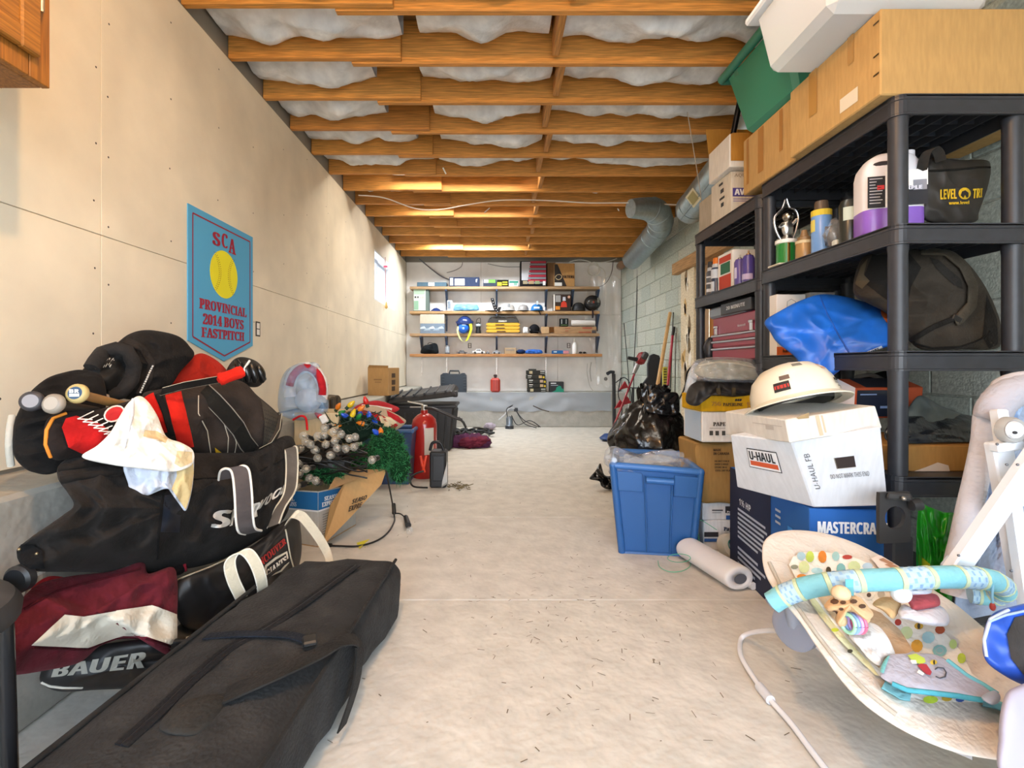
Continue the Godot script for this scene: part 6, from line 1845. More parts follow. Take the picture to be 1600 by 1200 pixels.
func shelves() -> void:
	shelf_unit("nearer black five-tier plastic shelving unit on the right",1.62,2.47,[1.815,1.395,0.98,0.57,0.155])
	shelf_unit("farther black plastic shelving unit, holding the red toolbox",2.477,3.295,[1.785,1.372,0.962,0.552,0.14])
	var brown := mt("card","bb9762")
	# ---- on top
	var t := thing("cardboard_box","big taped brown cardboard box at the near end of top shelf","box",Vector3(1.6,1.816,-1.88))
	put("carton",span(Vector3(1.255,1.817,-2.135),Vector3(2.0 - 0.02,2.10,-1.632),0.004),brown,t)
	var q := QX(1.255,2.135,1.632,2.10,1.817)
	for k in [[0.26,0.36,0.62],[0.70,0.76,0.35]]: put("tape",MB.new().rect(sub(q,k[0],0.0,k[1],k[2]),0.002),mt("gloss","b08546",0.25),t)
	put("label_panel",MB.new().rect(sub(q,0.62,0.70,0.80,0.88)),mt("print","d8cdb8"),t)
	put("staple",MB.new().rect(sub(q,0.94,0.12,0.99,0.14)).rect(sub(q,0.94,0.5,0.99,0.52)).rect(sub(q,0.94,0.72,0.99,0.74)),mt("metal","6d5a3c"),t)
	t = thing("cardboard_box","second taped brown cardboard box, farther along the top shelf","box",Vector3(1.6,1.816,-2.4))
	put("carton",span(Vector3(1.285,1.817,-2.60),Vector3(1.95,2.10,-2.15),0.004),mt("card","b8935f"),t)
	q = QX(1.285,2.60,2.15,2.10,1.817)
	for k in [[0.08,0.13,0.85],[0.33,0.44,0.8],[0.74,0.80,0.7]]: put("tape",MB.new().rect(sub(q,k[0],0.04,k[1],k[2]),0.002),mt("gloss","a8763c",0.25),t)
	# white translucent tote
	t = thing("storage_tote","frosted white plastic tote overhanging the big cardboard box","tote",Vector3(1.35,2.10,-1.85))
	put("tub",MB.new().hexa([Vector3(1.10,2.104,-1.64),Vector3(1.62,2.104,-1.64),Vector3(1.06,2.36,-1.60),Vector3(1.66,2.36,-1.60),Vector3(1.10,2.104,-2.02),Vector3(1.62,2.104,-2.02),Vector3(1.06,2.36,-2.06),Vector3(1.66,2.36,-2.06)],0.025),mt("cloudy","eef0f2"),t)
	put("rim",span(Vector3(1.035,2.345,-2.085),Vector3(1.685,2.375,-1.575),0.008),mt("plastic","e4e7ea"),t)
	# green tote
	t = thing("storage_tote","dark green plastic tote with rolled rim near the ceiling joists","tote",Vector3(1.5,2.10,-2.36))
	put("tub",MB.new().hexa([Vector3(1.285,2.103,-2.14),Vector3(1.74,2.103,-2.14),Vector3(1.215,2.44,-2.12),Vector3(1.80,2.44,-2.12),Vector3(1.265,2.103,-2.53),Vector3(1.74,2.103,-2.53),Vector3(1.20,2.44,-2.62),Vector3(1.80,2.44,-2.62)],0.02),mt("plastic","2f7f66"),t)
	var rm := MB.new()
	rm.tube([Vector3(1.19,2.44,-2.64),Vector3(1.20,2.44,-2.10)],0.022,10).tube([Vector3(1.19,2.44,-2.64),Vector3(1.82,2.44,-2.64)],0.022,10).tube([Vector3(1.20,2.44,-2.10),Vector3(1.82,2.44,-2.10)],0.022,10)
	put("rim",rm,mt("plastic","2a7560"),t)
	put("rim_rib",MB.new().hexa([Vector3(1.255,2.27,-2.50),Vector3(1.30,2.27,-2.50),Vector3(1.20,2.43,-2.50),Vector3(1.3,2.43,-2.50),Vector3(1.255,2.27,-2.54),Vector3(1.30,2.27,-2.54),Vector3(1.20,2.43,-2.54),Vector3(1.3,2.43,-2.54)],0.002),mt("plastic","246a56"),t)
	# small boxes on the farther unit
	var y := 1.786
	t = thing("cardboard_box","cream box with purple print on the farther unit's top","box",Vector3(1.42,y,-2.95))
	put("carton",span(Vector3(1.315,y,-3.06),Vector3(1.60,2.025,-2.80),0.003),mt("card","d9cfbf"),t)
	var fq := [Vector3(1.315,2.025,-2.80),Vector3(1.60,2.025,-2.80),Vector3(1.60,y,-2.80),Vector3(1.315,y,-2.80)]
	put("lettering",text("AQUA",sub(fq,0.06,0.07,0.36,0.16),"Droid Serif",400),mt("print","7d6c5c"),t)
	put("purple_panel",MB.new().rect(sub(fq,0.03,0.40,0.5,0.60)),mt("print","4b3f8c"),t)
	put("lettering",text("AV72",sub(fq,0.06,0.43,0.42,0.57),"Droid Sans",700,0.004,true),mt("print","f0eef4"),t)
	for k in [[0.65,0.44],[0.70,0.4]]: put("small_print",MB.new().rect(sub(fq,0.04,k[0],k[1],k[0] + 0.02)),mt("print","8a80ac"),t)
	var lq := QX(1.315,3.06,2.80,2.025,y)
	put("hand_mark",MB.new().rect(sub(lq,0.42,0.10,0.62,0.16)).rect(sub(lq,0.5,0.26,0.66,0.36)).rect(sub(lq,0.45,0.46,0.7,0.52)).rect(sub(lq,0.52,0.6,0.66,0.70)),mt("print","3d3f40"),t)
	t = thing("cardboard_box","white box with open brown flap stacked on the cream box","box",Vector3(1.42,2.026,-2.9))
	put("carton",span(Vector3(1.283,2.027,-3.02),Vector3(1.58,2.21,-2.75),0.003),mt("card","e9e4dc"),t)
	fq = [Vector3(1.283,2.21,-2.75),Vector3(1.58,2.21,-2.75),Vector3(1.58,2.027,-2.75),Vector3(1.283,2.027,-2.75)]
	put("brown_front",MB.new().rect(sub(fq,0.02,0.0,1.0,0.82),0.003),mt("card","c0873c"),t)
	put("flap",MB.new().hexa([Vector3(1.283,2.21,-3.02),Vector3(1.58,2.21,-3.02),Vector3(1.283,2.38,-3.06),Vector3(1.58,2.38,-3.06),Vector3(1.283,2.21,-3.024),Vector3(1.58,2.21,-3.024),Vector3(1.283,2.38,-3.064),Vector3(1.58,2.38,-3.064)],0),mt("card","b9873f"),t)
	put("top_flap",MB.new().hexa([Vector3(1.30,2.212,-2.75),Vector3(1.58,2.212,-2.75),Vector3(1.30,2.216,-2.75),Vector3(1.58,2.216,-2.75),Vector3(1.40,2.30,-3.0),Vector3(1.58,2.30,-3.0),Vector3(1.40,2.304,-3.0),Vector3(1.58,2.304,-3.0)],0),mt("card","c48f48"),t)
	one("cardboard_box","plain grey-beige box behind the cream box on farther unit","box",span(Vector3(1.33,y,-3.28),Vector3(1.62,2.0,-3.08),0.003),mt("card","b9ae9c"))
	one("steel_bar","dark steel bar slanting up to the joists behind green tote","bar",tb([Vector3(1.36,1.79,-3.12),Vector3(1.42,2.58,-2.86)],0.016,10),mt("metal","23262c"))
	# ---- nearer unit,second tier
	y = 1.3955
	var p := Vector3(1.41,y,-1.80)
	t = thing("fluid_jug","white jug of purple washer fluid with black label on second tier","jug",p)
	var jb := Basis(Vector3.UP,-0.25)
	var outline := func(w: float,dd: float,yy: float) -> Array:
		var row := []
		for i in 32:
			var a := TAU * i / 32
			var c := cos(a); var s := sin(a)
			row.append(p + jb * Vector3(signf(c) * pow(absf(c),0.5) * w,yy,signf(s) * pow(absf(s),0.5) * dd))
		return row
	var rows := []
	for k in [[0.001,0.001,0.0],[0.088,0.055,0.0],[0.096,0.064,0.010],[0.096,0.064,0.088]]: rows.append(outline.call(k[0],k[1],k[2]))
	put("fluid",MB.new().grid(rows,true,p + Vector3(0,0.05,0)),mt("plastic","8a5fc2",0.3),t)
	rows = []
	for k in [[0.096,0.064,0.088],[0.096,0.064,0.215],[0.090,0.060,0.245],[0.070,0.05,0.275],[0.05,0.042,0.287],[0.001,0.001,0.288]]: rows.append(outline.call(k[0],k[1],k[2]))
	put("jug_body",MB.new().grid(rows,true,p + Vector3(0,0.12,0)),mt("plastic","e4e1e6",0.35),t)
	put("neck",MB.new().lathe([Vector2(0.024,0.26),Vector2(0.022,0.285),Vector2(0.022,0.30)],up_at(p + jb * Vector3(0.06,0,0)),18),mt("plastic","e4e1e6",0.35),t)
	put("grip_hole_shade",MB.new().ball(p + jb * Vector3(-0.035,0.245,0.054),Vector3(0.034,0.011,0.008),6,12,jb),mt("print","2c2a30"),t)  # dark oval stands for the shade in the grip recess
	var jq := [p + jb * Vector3(-0.09,0.215,0.0645),p + jb * Vector3(0.09,0.215,0.0645),p + jb * Vector3(0.09,0.09,0.0645),p + jb * Vector3(-0.09,0.09,0.0645)]
	put("label_panel",MB.new().rect(sub(jq,0.0,0.12,0.30,1.0)).rect(sub(jq,0.34,0.45,1.0,0.98)),mt("print","24242a"),t)
	put("white_label",MB.new().rect(sub(jq,0.30,0.0,1.0,0.45)).rect(sub(jq,0.30,0.45,0.34,1.0)),mt("print","ece9e8"),t)
	put("red_logo",MB.new().rect(sub(jq,0.40,0.10,0.46,0.22),0.003).rect(sub(jq,0.54,0.10,0.64,0.2),0.003).rect(sub(jq,0.16,0.38,0.28,0.5),0.003),mt("print","c63a3e"),t)
	put("scenic_print",MB.new().rect(sub(jq,0.36,0.50,0.62,0.66),0.003),mt("print","6d7350"),t)
	put("scenic_print",MB.new().rect(sub(jq,0.76,0.30,0.98,0.58),0.003),mt("print","8a8a94"),t)
	put("lettering",text("3,78 LITRES",sub(jq,0.36,0.80,0.60,0.86),"Droid Sans",700,0.004).append_(text("PURPLE",sub(jq,0.5,0.46,0.9,0.56),"Droid Sans",700,0.004)),mt("print","e8e4ee"),t)
	var sp := MB.new()
	for i in 9: sp.rect(sub(jq,0.03,0.18 + i * 0.085,0.03 + [0.22,0.12,0.1,0.2,0.22,0.21,0.18,0.22,0.19][i],0.205 + i * 0.085),0.003)
	put("small_print",sp,mt("print","b9b7bc"),t)
	# cooler bag
	t = thing("cooler_bag","black zip cooler bag with yellow lettering on the second tier","bag",P(1495,350,1.76))
	var b := pillow([1440,340,1.76,1440,300,1.76,1446,262,1.76,1456,246,1.77,1500,250,1.8,1540,250,1.82,1548,262,1.82,1544,290,1.80,1530,330,1.78,1524,346,1.77,1480,352,1.76],0.06,0.10,{"wr": 0.006,"ea": 4.0,"seed": 4})
	put("bag_body",pmesh(b,18),mt("vinyl","2a2724",0.6),t)
	put("top_seam",tb(b.line(V([1447,268,1490,266,1530,262,1546,262]),0.003),0.004,6),mt("cloth","1a1917"),t)
	put("lettering",text_on("LEVEL",b,V([1470,296,1495,295,1495,310,1470,311]),"Droid Sans",700,0.005,true).append_(text_on("TRI",b,V([1520,295,1535,294,1534,308,1519,310]),"Droid Sans",700,0.005,true)).append_(text_on("www.level",b,V([1483,314,1514,313,1514,318,1483,319]),"Droid Sans",700,0.005)),mt("print","d2ae1c"),t)
	put("emblem",patch(b,oval(1507,302,9.5,9,14),0.004,4),mt("print","d2ae1c"),t)
	put("emblem_ground",patch(b,V([1501,305,1503,299,1508,297,1513,301,1513,307,1510,309,1509,304,1506,304,1505,309]),0.0065,3),mt("print","25221f"),t)
	strap(PP([1440,268,1.72,1446,242,1.71,1458,232,1.71,1466,238,1.72,1470,252,1.73]),Vector3(0.014,0.004,0.006),null,mt("cloth","2e2b28"),t,"handle")
	# dark bottle,clear pack,spray can,brown bottle,trophy
	bottle("dark spray bottle with white label tucked behind the jug","bottle",Vector3(1.345,y,-1.905),[Vector2(0,0),Vector2(0.032,0),Vector2(0.033,0.01),Vector2(0.033,0.15),Vector2(0.026,0.165),Vector2(0,0.166)],"20241f",[[0.085,0.135,"b9c2b4",-1.2,1.0]],"")
	t = thing("clear_package","crumpled clear plastic package on the second tier behind spray can","package",Vector3(1.36,y,-2.0))
	put("film",crumple(MB.new(),Vector3(1.385,y + 0.062,-2.02),Vector3(0.055,0.062,0.04),0.2,4.0,12,16),mt("film","e4e6ea"),t)
	put("contents",crumple(MB.new(),Vector3(1.385,y + 0.055,-2.02),Vector3(0.045,0.055,0.03),0.15,7.0,10,12),mt("plastic","3a3d44"),t)
	put("white_base",bx(Vector3(1.355,y + 0.016,-1.965),Vector3(0.06,0.03,0.03),0.006),mt("plastic","c9ccc4"),t)
	bottle("tall blue spray can with yellow collar and brown cap","spray can",Vector3(1.373,y,-2.11),[Vector2(0,0),Vector2(0.036,0),Vector2(0.038,0.006),Vector2(0.038,0.165),Vector2(0.036,0.17)],"6f9bd6",[[0.165,0.19,"d8bf3a",-3.2,3.2],[0.10,0.15,"d9c860",-2.6,-1.2]],"can","5a4a3c")
	bottle("squat dusty brown plastic bottle with cone cap","bottle",Vector3(1.356,y,-2.20),[Vector2(0,0),Vector2(0.034,0),Vector2(0.035,0.008),Vector2(0.034,0.075),Vector2(0.03,0.088)],"a17c4c",[[0.072,0.084,"cdbb96",-3.2,3.2]],"cone","8a6b47")
	t = thing("trophy","plastic baseball trophy with star frame and silver figure above green base","trophy",Vector3(1.352,y,-2.33))
	p = Vector3(1.352,y,-2.33)
	put("green_base",MB.new().lathe([Vector2(0,0),Vector2(0.043,0),Vector2(0.043,0.105),Vector2(0,0.105)],up_at(p),28),mt("gloss","1f7a34",0.25),t)
	put("white_rim",MB.new().lathe([Vector2(0.04,0.1),Vector2(0.047,0.104),Vector2(0.047,0.12),Vector2(0,0.121)],up_at(p),28),mt("plastic","e9e8e2"),t)
	put("gold_strip",MB.new().box(p + Vector3(-0.012,0.052,0.042),Vector3(0.012,0.1,0.004),0.001),mt("chrome","d6b36c",0.3),t)
	put("base_plate",span(p + Vector3(-0.06,0.0,-0.05),p + Vector3(0.05,0.008,0.05),0.002),mt("plastic","cfc7b2"),t)
	var star := spline([p + Vector3(-0.03,0.12,0.01),p + Vector3(-0.052,0.16,0.01),p + Vector3(-0.062,0.22,0.01),p + Vector3(-0.04,0.25,0.01),p + Vector3(-0.022,0.27,0.01),p + Vector3(-0.006,0.315,0.01),p + Vector3(0.008,0.275,0.01),p + Vector3(0.036,0.262,0.01),p + Vector3(0.05,0.225,0.01),p + Vector3(0.038,0.16,0.01),p + Vector3(0.022,0.12,0.01)],3,false)
	put("star_frame",MB.new().tube(star,0.0055,7),mt("chrome","d9dbe2",0.25),t)
	put("ball",MB.new().ball(p + Vector3(-0.004,0.225,0.02),Vector3.ONE * 0.024,10,16),mt("chrome","a69d8e",0.25),t)
	put("figure",MB.new().ball(p + Vector3(0.0,0.175,0.01),Vector3(0.026,0.04,0.018),10,14).tube([p + Vector3(-0.02,0.195,0.012),p + Vector3(-0.042,0.178,0.02)],[0.010,0.007],8).tube([p + Vector3(0.02,0.195,0.012),p + Vector3(0.036,0.215,0.02)],[0.010,0.007],8).tube([p + Vector3(0.0,0.14,0.01),p + Vector3(0.0,0.12,0.01)],[0.018,0.028],10),mt("chrome","dcdad6",0.3),t)
	# ---- farther unit,second tier
	y = 1.3725
	t = thing("product_box","white box with red print holding aerosol supplies, farther unit","box",Vector3(1.45,y,-2.95))
	put("carton",span(Vector3(1.352,y,-3.05),Vector3(1.56,1.60,-2.86),0.003),mt("print","eeeae4"),t)
	lq = QX(1.352,3.05,2.86,1.60,y)
	for k in [[0.08,0.24],[0.58,0.98]]: put("red_print",MB.new().rect(sub(lq,0.1,k[0],0.9,k[1])),mt("print","c2452f"),t)
	put("green_print",MB.new().rect(sub(lq,0.2,0.26,0.85,0.54)),mt("print","2c6b4f"),t)
	bottle("black and white striped spray can at far end of farther unit","spray can",Vector3(1.375,y,-3.20),[Vector2(0,0),Vector2(0.03,0),Vector2(0.03,0.155),Vector2(0.024,0.165)],"50535c",[[0.03,0.05,"d6d8dc",-3.2,3.2],[0.08,0.09,"c9ccd2",-3.2,3.2],[0.12,0.13,"d2d4d8",-3.2,3.2]],"can","2b2d33")
	bottle("white and navy spray can with orange cap on farther unit","spray can",Vector3(1.365,y,-3.10),[Vector2(0,0),Vector2(0.031,0),Vector2(0.031,0.16),Vector2(0.026,0.168)],"2f3a52",[[0.02,0.08,"ccd2da",-3.2,-0.8],[0.10,0.155,"c6ccd4",-3.2,3.2]],"can","d9741f")
	bottle("purple aerosol can with bare valve in front of the white box","spray can",Vector3(1.352,y,-2.68),[Vector2(0,0),Vector2(0.031,0),Vector2(0.032,0.006),Vector2(0.032,0.13),Vector2(0.024,0.15),Vector2(0.012,0.155)],"4b3d86",[[0.02,0.05,"b9a9c8",-2.0,0.2]],"nozzle","b08d6a")
	bottle("second purple and silver aerosol can behind the first","spray can",Vector3(1.345,y,-2.76),[Vector2(0,0),Vector2(0.028,0),Vector2(0.029,0.006),Vector2(0.029,0.13),Vector2(0.022,0.146),Vector2(0.01,0.15)],"57498c",[[0.04,0.1,"c2bcd6",-3.0,-1.0]],"nozzle","b8b2ac")
	# ---- farther unit,third tier: toolbox and tray
	y = 0.9625
	t = thing("tool_chest","red metal tool chest with three drawers and silver latches","toolbox",Vector3(1.45,y,-2.85))
	var x0 := 1.352
	put("cabinet",span(Vector3(x0,y,-3.12),Vector3(1.68,y + 0.262,-2.56),0.006),mt("gloss","8c1c3c",0.3),t)
	q = QX(x0,3.12,2.56,y + 0.262,y)
	put("lid_seam",MB.new().rect(sub(q,0,0.385,1,0.40),0.001),mt("print","3c0d1c"),t)
	for i in 3:
		var v0: float = [0.41,0.55,0.70][i]
		var v1: float = [0.535,0.685,0.97][i]
		var dq := sub(q,0.02,v0,0.98,v1)
		var lift := Vector3(-0.008,0,0)
		put("drawer",MB.new().hexa([dq[3] + lift,dq[2] + lift,dq[0] + lift,dq[1] + lift,dq[3],dq[2],dq[0],dq[1]],0.002),mt("gloss","9a2142",0.3),t)
		put("drawer_pull",MB.new().tube([dq[0].lerp(dq[3],0.14) + Vector3(-0.012,0,0),dq[1].lerp(dq[2],0.14) + Vector3(-0.012,0,0)],0.007,8),mt("chrome","c9ccd6",0.3),t)
	for u in [0.10,0.86]:
		var c := qp(q,u,0.30)
		put("latch",bx(c + Vector3(-0.006,0,0),Vector3(0.010,0.055,0.028),0.003).box(c + Vector3(-0.008,0.022,0),Vector3(0.012,0.016,0.04),0.003),mt("chrome","cfd0d4",0.3),t)
	put("lettering",text("Mastercraft",sub(q,0.58,0.235,0.74,0.285),"Droid Sans",700,0.003,true),mt("print","d9d5da"),t)
	t = thing("tray_case","grey plastic tray with black lid lying on the tool chest","case",Vector3(1.46,y + 0.263,-2.85))
	put("tray",span(Vector3(1.345,y + 0.263,-3.16),Vector3(1.62,y + 0.33,-2.72),0.012),mt("plastic","8e99a6"),t)
	put("dark_side",span(Vector3(1.336,y + 0.268,-2.98),Vector3(1.36,y + 0.335,-2.62),0.004),mt("plastic","26292e"),t)
	put("lettering",text("20 MINUTE",QX(1.335,2.90,2.68,y + 0.312,y + 0.292),"Droid Sans",700,0.002,true),mt("print","d6dadf"),t)
	one("camera_pouch","small black gadget wedged beside the red tool chest","pouch",crumple(MB.new(),Vector3(1.36,y + 0.07,-3.18),Vector3(0.04,0.075,0.03),0.15,3.0,10,12),mt("plastic","25282f"))
	# ---- nearer unit,third tier
	y = 0.9805
	t = thing("product_box","white product box with orange base band beside the blue bag","box",Vector3(1.40,y,-2.42))
	put("carton",span(Vector3(1.318,y,-2.46),Vector3(1.455,1.268,-2.35),0.002),mt("print","e6dfd6"),t)
	fq = [Vector3(1.318,1.268,-2.35),Vector3(1.455,1.268,-2.35),Vector3(1.455,y,-2.35),Vector3(1.318,y,-2.35)]
	put("orange_band",MB.new().rect(sub(fq,0,0.86,1,1)),mt("print","d8672a"),t)
	put("lettering",text("hamilton",sub(fq,0.2,0.90,0.8,0.95)),mt("print","5b2a12"),t)
	put("outline_print",MB.new().tube([qp(fq,0.35,0.25) + Vector3(0,0,0.002),qp(fq,0.36,0.12) + Vector3(0,0,0.002),qp(fq,0.5,0.08) + Vector3(0,0,0.002),qp(fq,0.64,0.12) + Vector3(0,0,0.002),qp(fq,0.65,0.26) + Vector3(0,0,0.002)],0.0018,5),mt("print","b9b2aa"),t)
	put("lettering",text("HAVE HERE",[qp(fq,0.22,0.84),qp(fq,0.22,0.58),qp(fq,0.32,0.58),qp(fq,0.32,0.84)]),mt("print","6b645e"),t)
	one("product_box","grey-sided box directly right of the white and orange box","box",span(Vector3(1.462,y,-2.45),Vector3(1.58,1.275,-2.33),0.002),mt("card","a9a49f"))
	# blue tote bag
	t = thing("reusable_bag","shiny royal blue reusable shopping bag spilling off the third tier","bag",P(1300,545,2.0))
	b = pillow([1195,502,2.06,1222,484,2.08,1250,470,2.1,1281,460,2.12,1312,462,2.12,1345,470,2.08,1380,482,2.0,1396,500,1.92,1396,535,1.86,1362,550,1.88,1330,566,1.9,1300,588,1.94,1280,596,1.96,1258,580,1.98,1240,556,2.0,1215,536,2.03,1204,520,2.05],0.05,0.04,{"wr": 0.010,"wf": 5.0,"seed": 3,"ea": 3.5})
	put("bag_body",pmesh(b,24),mt("vinyl","1f63c4",0.38),t)
	put("seam",tb(b.line(V([1281,462,1292,490,1308,520,1326,550]),0.001),0.003,6),mt("vinyl","16489a"),t)
	put("label_strip",patch(b,V([1336,556,1376,540,1379,544,1338,561]),0.004,3),mt("print","e8ecf2"),t)
	put("lettering",text_on("COMFORT",b,V([1341,554.6,1372,542.6,1373,545.6,1342,557.8]),"Droid Sans",700,0.007),mt("print","3f4a66"),t)
	put("orange_print",patch(b,V([1374,478,1390,486,1393,506,1384,504,1376,492]),0.003,3),mt("print","b8642c"),t)
	# backpack
	t = thing("backpack","large dark olive-black backpack slumped on the third tier","backpack",P(1470,545,1.85))
	b = pillow([1336,462,1.96,1334,440,1.97,1342,412,1.97,1356,398,1.96,1400,392,1.92,1450,388,1.88,1490,394,1.86,1520,420,1.86,1545,458,1.86,1562,500,1.86,1564,535,1.86,1550,546,1.84,1500,546,1.80,1440,546,1.78,1410,520,1.84,1385,490,1.90,1360,476,1.94],0.10,0.08,{"wr": 0.011,"wf": 4.5,"seed": 5,"ea": 3.0,"c": [1450,470]})
	put("pack_body",pmesh(b,26),mt("cloth","3b352e"),t)
	put("dark_panel",patch(b,V([1364,400,1420,396,1440,420,1424,450,1416,500,1390,470,1350,440]),0.003,8),mt("cloth","22201e"),t)
	put("mesh_strip",patch(b,V([1452,404,1466,408,1500,438,1502,452,1488,446,1462,420]),0.004,6),mt("cloth","2b2825"),t)
	put("shoulder_strap",strap_on(b,V([1440,392,1478,394,1504,416,1518,446,1516,476,1498,496,1490,500]),0.020,0.020),mt("cloth","4a4339"),t)
	put("strap_webbing",strap_on(b,V([1490,496,1460,508,1430,526,1416,536]),0.010,0.014),mt("cloth","1f1d1b"),t)
	put("strap_buckle",bx(b.skin(1492,497,0.02),Vector3(0.035,0.022,0.012),0.003,Basis(Vector3.BACK,-0.5)),mt("plastic","23211f"),t)
	put("side_panel",patch(b,V([1540,460,1556,498,1558,536,1544,544,1532,524,1536,494]),0.003,6),mt("cloth","1f1d1b"),t)
	put("piping",tb(b.line(V([1428,534,1456,542,1500,540,1530,528,1544,516]),0.004),0.0035,6),mt("cloth","1d1b19"),t)
	put("haul_flap",patch(b,V([1338,444,1346,418,1358,404,1352,430,1362,440,1350,452]),0.006,5),mt("cloth","514839"),t)
	# ---- nearer unit,fourth tier
	y = 0.5705
	t = thing("cardboard_box","low brown cardboard box on the fourth tier of nearer unit","box",Vector3(1.52,y,-1.85))
	put("carton",span(Vector3(1.34,y,-2.05),Vector3(1.70,0.66,-1.70),0.004),mt("card","a87c45"),t)
	put("torn_paper",MB.new().prism([Vector2(0,0),Vector2(0.12,0),Vector2(0.115,0.02),Vector2(0.08,0.03),Vector2(0.04,0.014)],0.002,Transform3D(Basis(),Vector3(1.42,y + 0.002,-1.697))),mt("print","cdb9a6"),t)
	t = thing("plastic_bundle","flat bundle in dark plastic lying on the low brown box","bundle",Vector3(1.52,0.66,-1.88))
	b = pillow([1388,690,1.74,1388,664,1.76,1420,650,1.8,1470,646,1.84,1520,650,1.84,1538,668,1.8,1536,690,1.76,1460,694,1.74],0.03,0.10,{"wr": 0.008,"ea": 5.0,"st": Vector3(0.5,2.5,1.0)})
	put("wrapping",pmesh(b,16),mt("bag","262a30"),t)
	put("clear_wrap",pmesh(pillow([1418,652,1.80,1424,630,1.82,1440,618,1.84,1470,634,1.86,1512,650,1.86,1520,660,1.84,1470,664,1.8],0.03,0.05,{"wr": 0.008}),10),mt("vinyl","5c625f",0.3),t)
	t = thing("boot_liner","black sneaker and clothing heaped under the third tier behind orange box","shoe",P(1330,600,2.2))
	put("shoe_upper",pmesh(pillow([1296,640,2.2,1298,606,2.2,1316,596,2.2,1350,588,2.25,1386,580,2.2,1392,600,2.1,1390,640,2.1,1340,646,2.2],0.04,0.08,{"wr": 0.012}),12),mt("cloth","1c1b1c"),t)
	put("grey_stripe",tb(PP([1336,590,2.15,1360,586,2.12,1380,594,2.06]),0.010,6),mt("cloth","7d7a76"),t)
	put("white_patch",MB.new().ball(P(1301,604,2.14),Vector3(0.024,0.012,0.02),6,10),mt("plastic","d5d3cf"),t)
	t = thing("product_box","orange and black boxed product with clear window beside the hard hat","box",P(1360,640,1.98))
	var ob := [P(1306,650,1.98),P(1334,654,1.9),P(1309,592,1.98),P(1337,606,1.9)]
	var go := Vector3(0.30,0.0,-0.05)
	put("carton",MB.new().hexa([ob[1],ob[1] + go,ob[3],ob[3] + go,ob[0],ob[0] + go,ob[2],ob[2] + go],0.002),mt("print","c4532a"),t)
	put("white_end",MB.new().rect([ob[2],ob[3],ob[1],ob[0]]),mt("print","e2e0e6"),t)
	put("clear_window",MB.new().rect(sub([ob[3],ob[3] + go,ob[1] + go,ob[1]],0.02,0.08,0.62,0.95),0.002),mt("gloss","262c3c"),t)
	put("painted_shine",MB.new().rect(sub([ob[3],ob[3] + go,ob[1] + go,ob[1]],0.36,0.6,0.56,0.68),0.004).rect(sub([ob[3],ob[3] + go,ob[1] + go,ob[1]],0.06,0.2,0.3,0.24),0.004),mt("print","8fa6cf"),t)  # pale bars paint a shine on the window and are not print
	put("top_print",MB.new().rect([ob[2] + go * 0.15,ob[2] + go * 0.8,ob[3] + go * 0.8,ob[3] + go * 0.15],0.002),mt("print","2a2c38"),t)

# lathed bottle with coloured bands: [y0,y1,colour,angle0,angle1]
func bottle(label: String,cat: String,at: Vector3,prof: Array,col: String,bands: Array,top: String,topcol := "") -> Node3D:
	var t := thing(cat.replace(" ","_"),label,cat,at)
	put("body",MB.new().lathe(prof,up_at(at),24),mt("gloss",col,0.3),t)
	for b in bands:
		var r: float = prof[2].x + 0.0008
		var m := MB.new()
		var n := 18
		for i in n:
			var a := lerpf(b[3],b[4],float(i) / n); var z := lerpf(b[3],b[4],float(i + 1) / n)
			m.quad(at + Vector3(sin(a) * r,b[0],cos(a) * r),at + Vector3(sin(z) * r,b[0],cos(z) * r),at + Vector3(sin(z) * r,b[1],cos(z) * r),at + Vector3(sin(a) * r,b[1],cos(a) * r),Vector3(sin(a),0,cos(a)))
		put("label_band",m,mt("print",b[2]),t)
	var h: float = prof[-1].y
	var r2: float = prof[2].x
	if top == "can":
		put("shoulder",MB.new().lathe([Vector2(prof[-1].x,h),Vector2(r2 * 0.8,h + 0.02),Vector2(r2 * 0.5,h + 0.028)],up_at(at),20),mt("gloss",bands[0][2] if cat == "spray can" and h > 0.169 else "b9bcc2",0.3),t)
		put("cap",MB.new().lathe([Vector2(r2 * 0.72,h + 0.018),Vector2(r2 * 0.66,h + 0.055),Vector2(r2 * 0.6,h + 0.06),Vector2(0,h + 0.061)],up_at(at),20),mt("plastic",topcol),t)
	elif top == "cone":
		put("cap",MB.new().lathe([Vector2(r2 * 0.8,h),Vector2(r2 * 0.8,h + 0.012),Vector2(r2 * 0.5,h + 0.018),Vector2(r2 * 0.3,h + 0.045),Vector2(0,h + 0.046)],up_at(at),20),mt("plastic",topcol),t)
	elif top == "nozzle":
		put("valve",MB.new().lathe([Vector2(prof[-1].x,h),Vector2(prof[-1].x * 0.9,h + 0.006),Vector2(0.004,h + 0.01),Vector2(0.004,h + 0.022),Vector2(0,h + 0.022)],up_at(at),14),mt("metal",topcol),t)
	return t

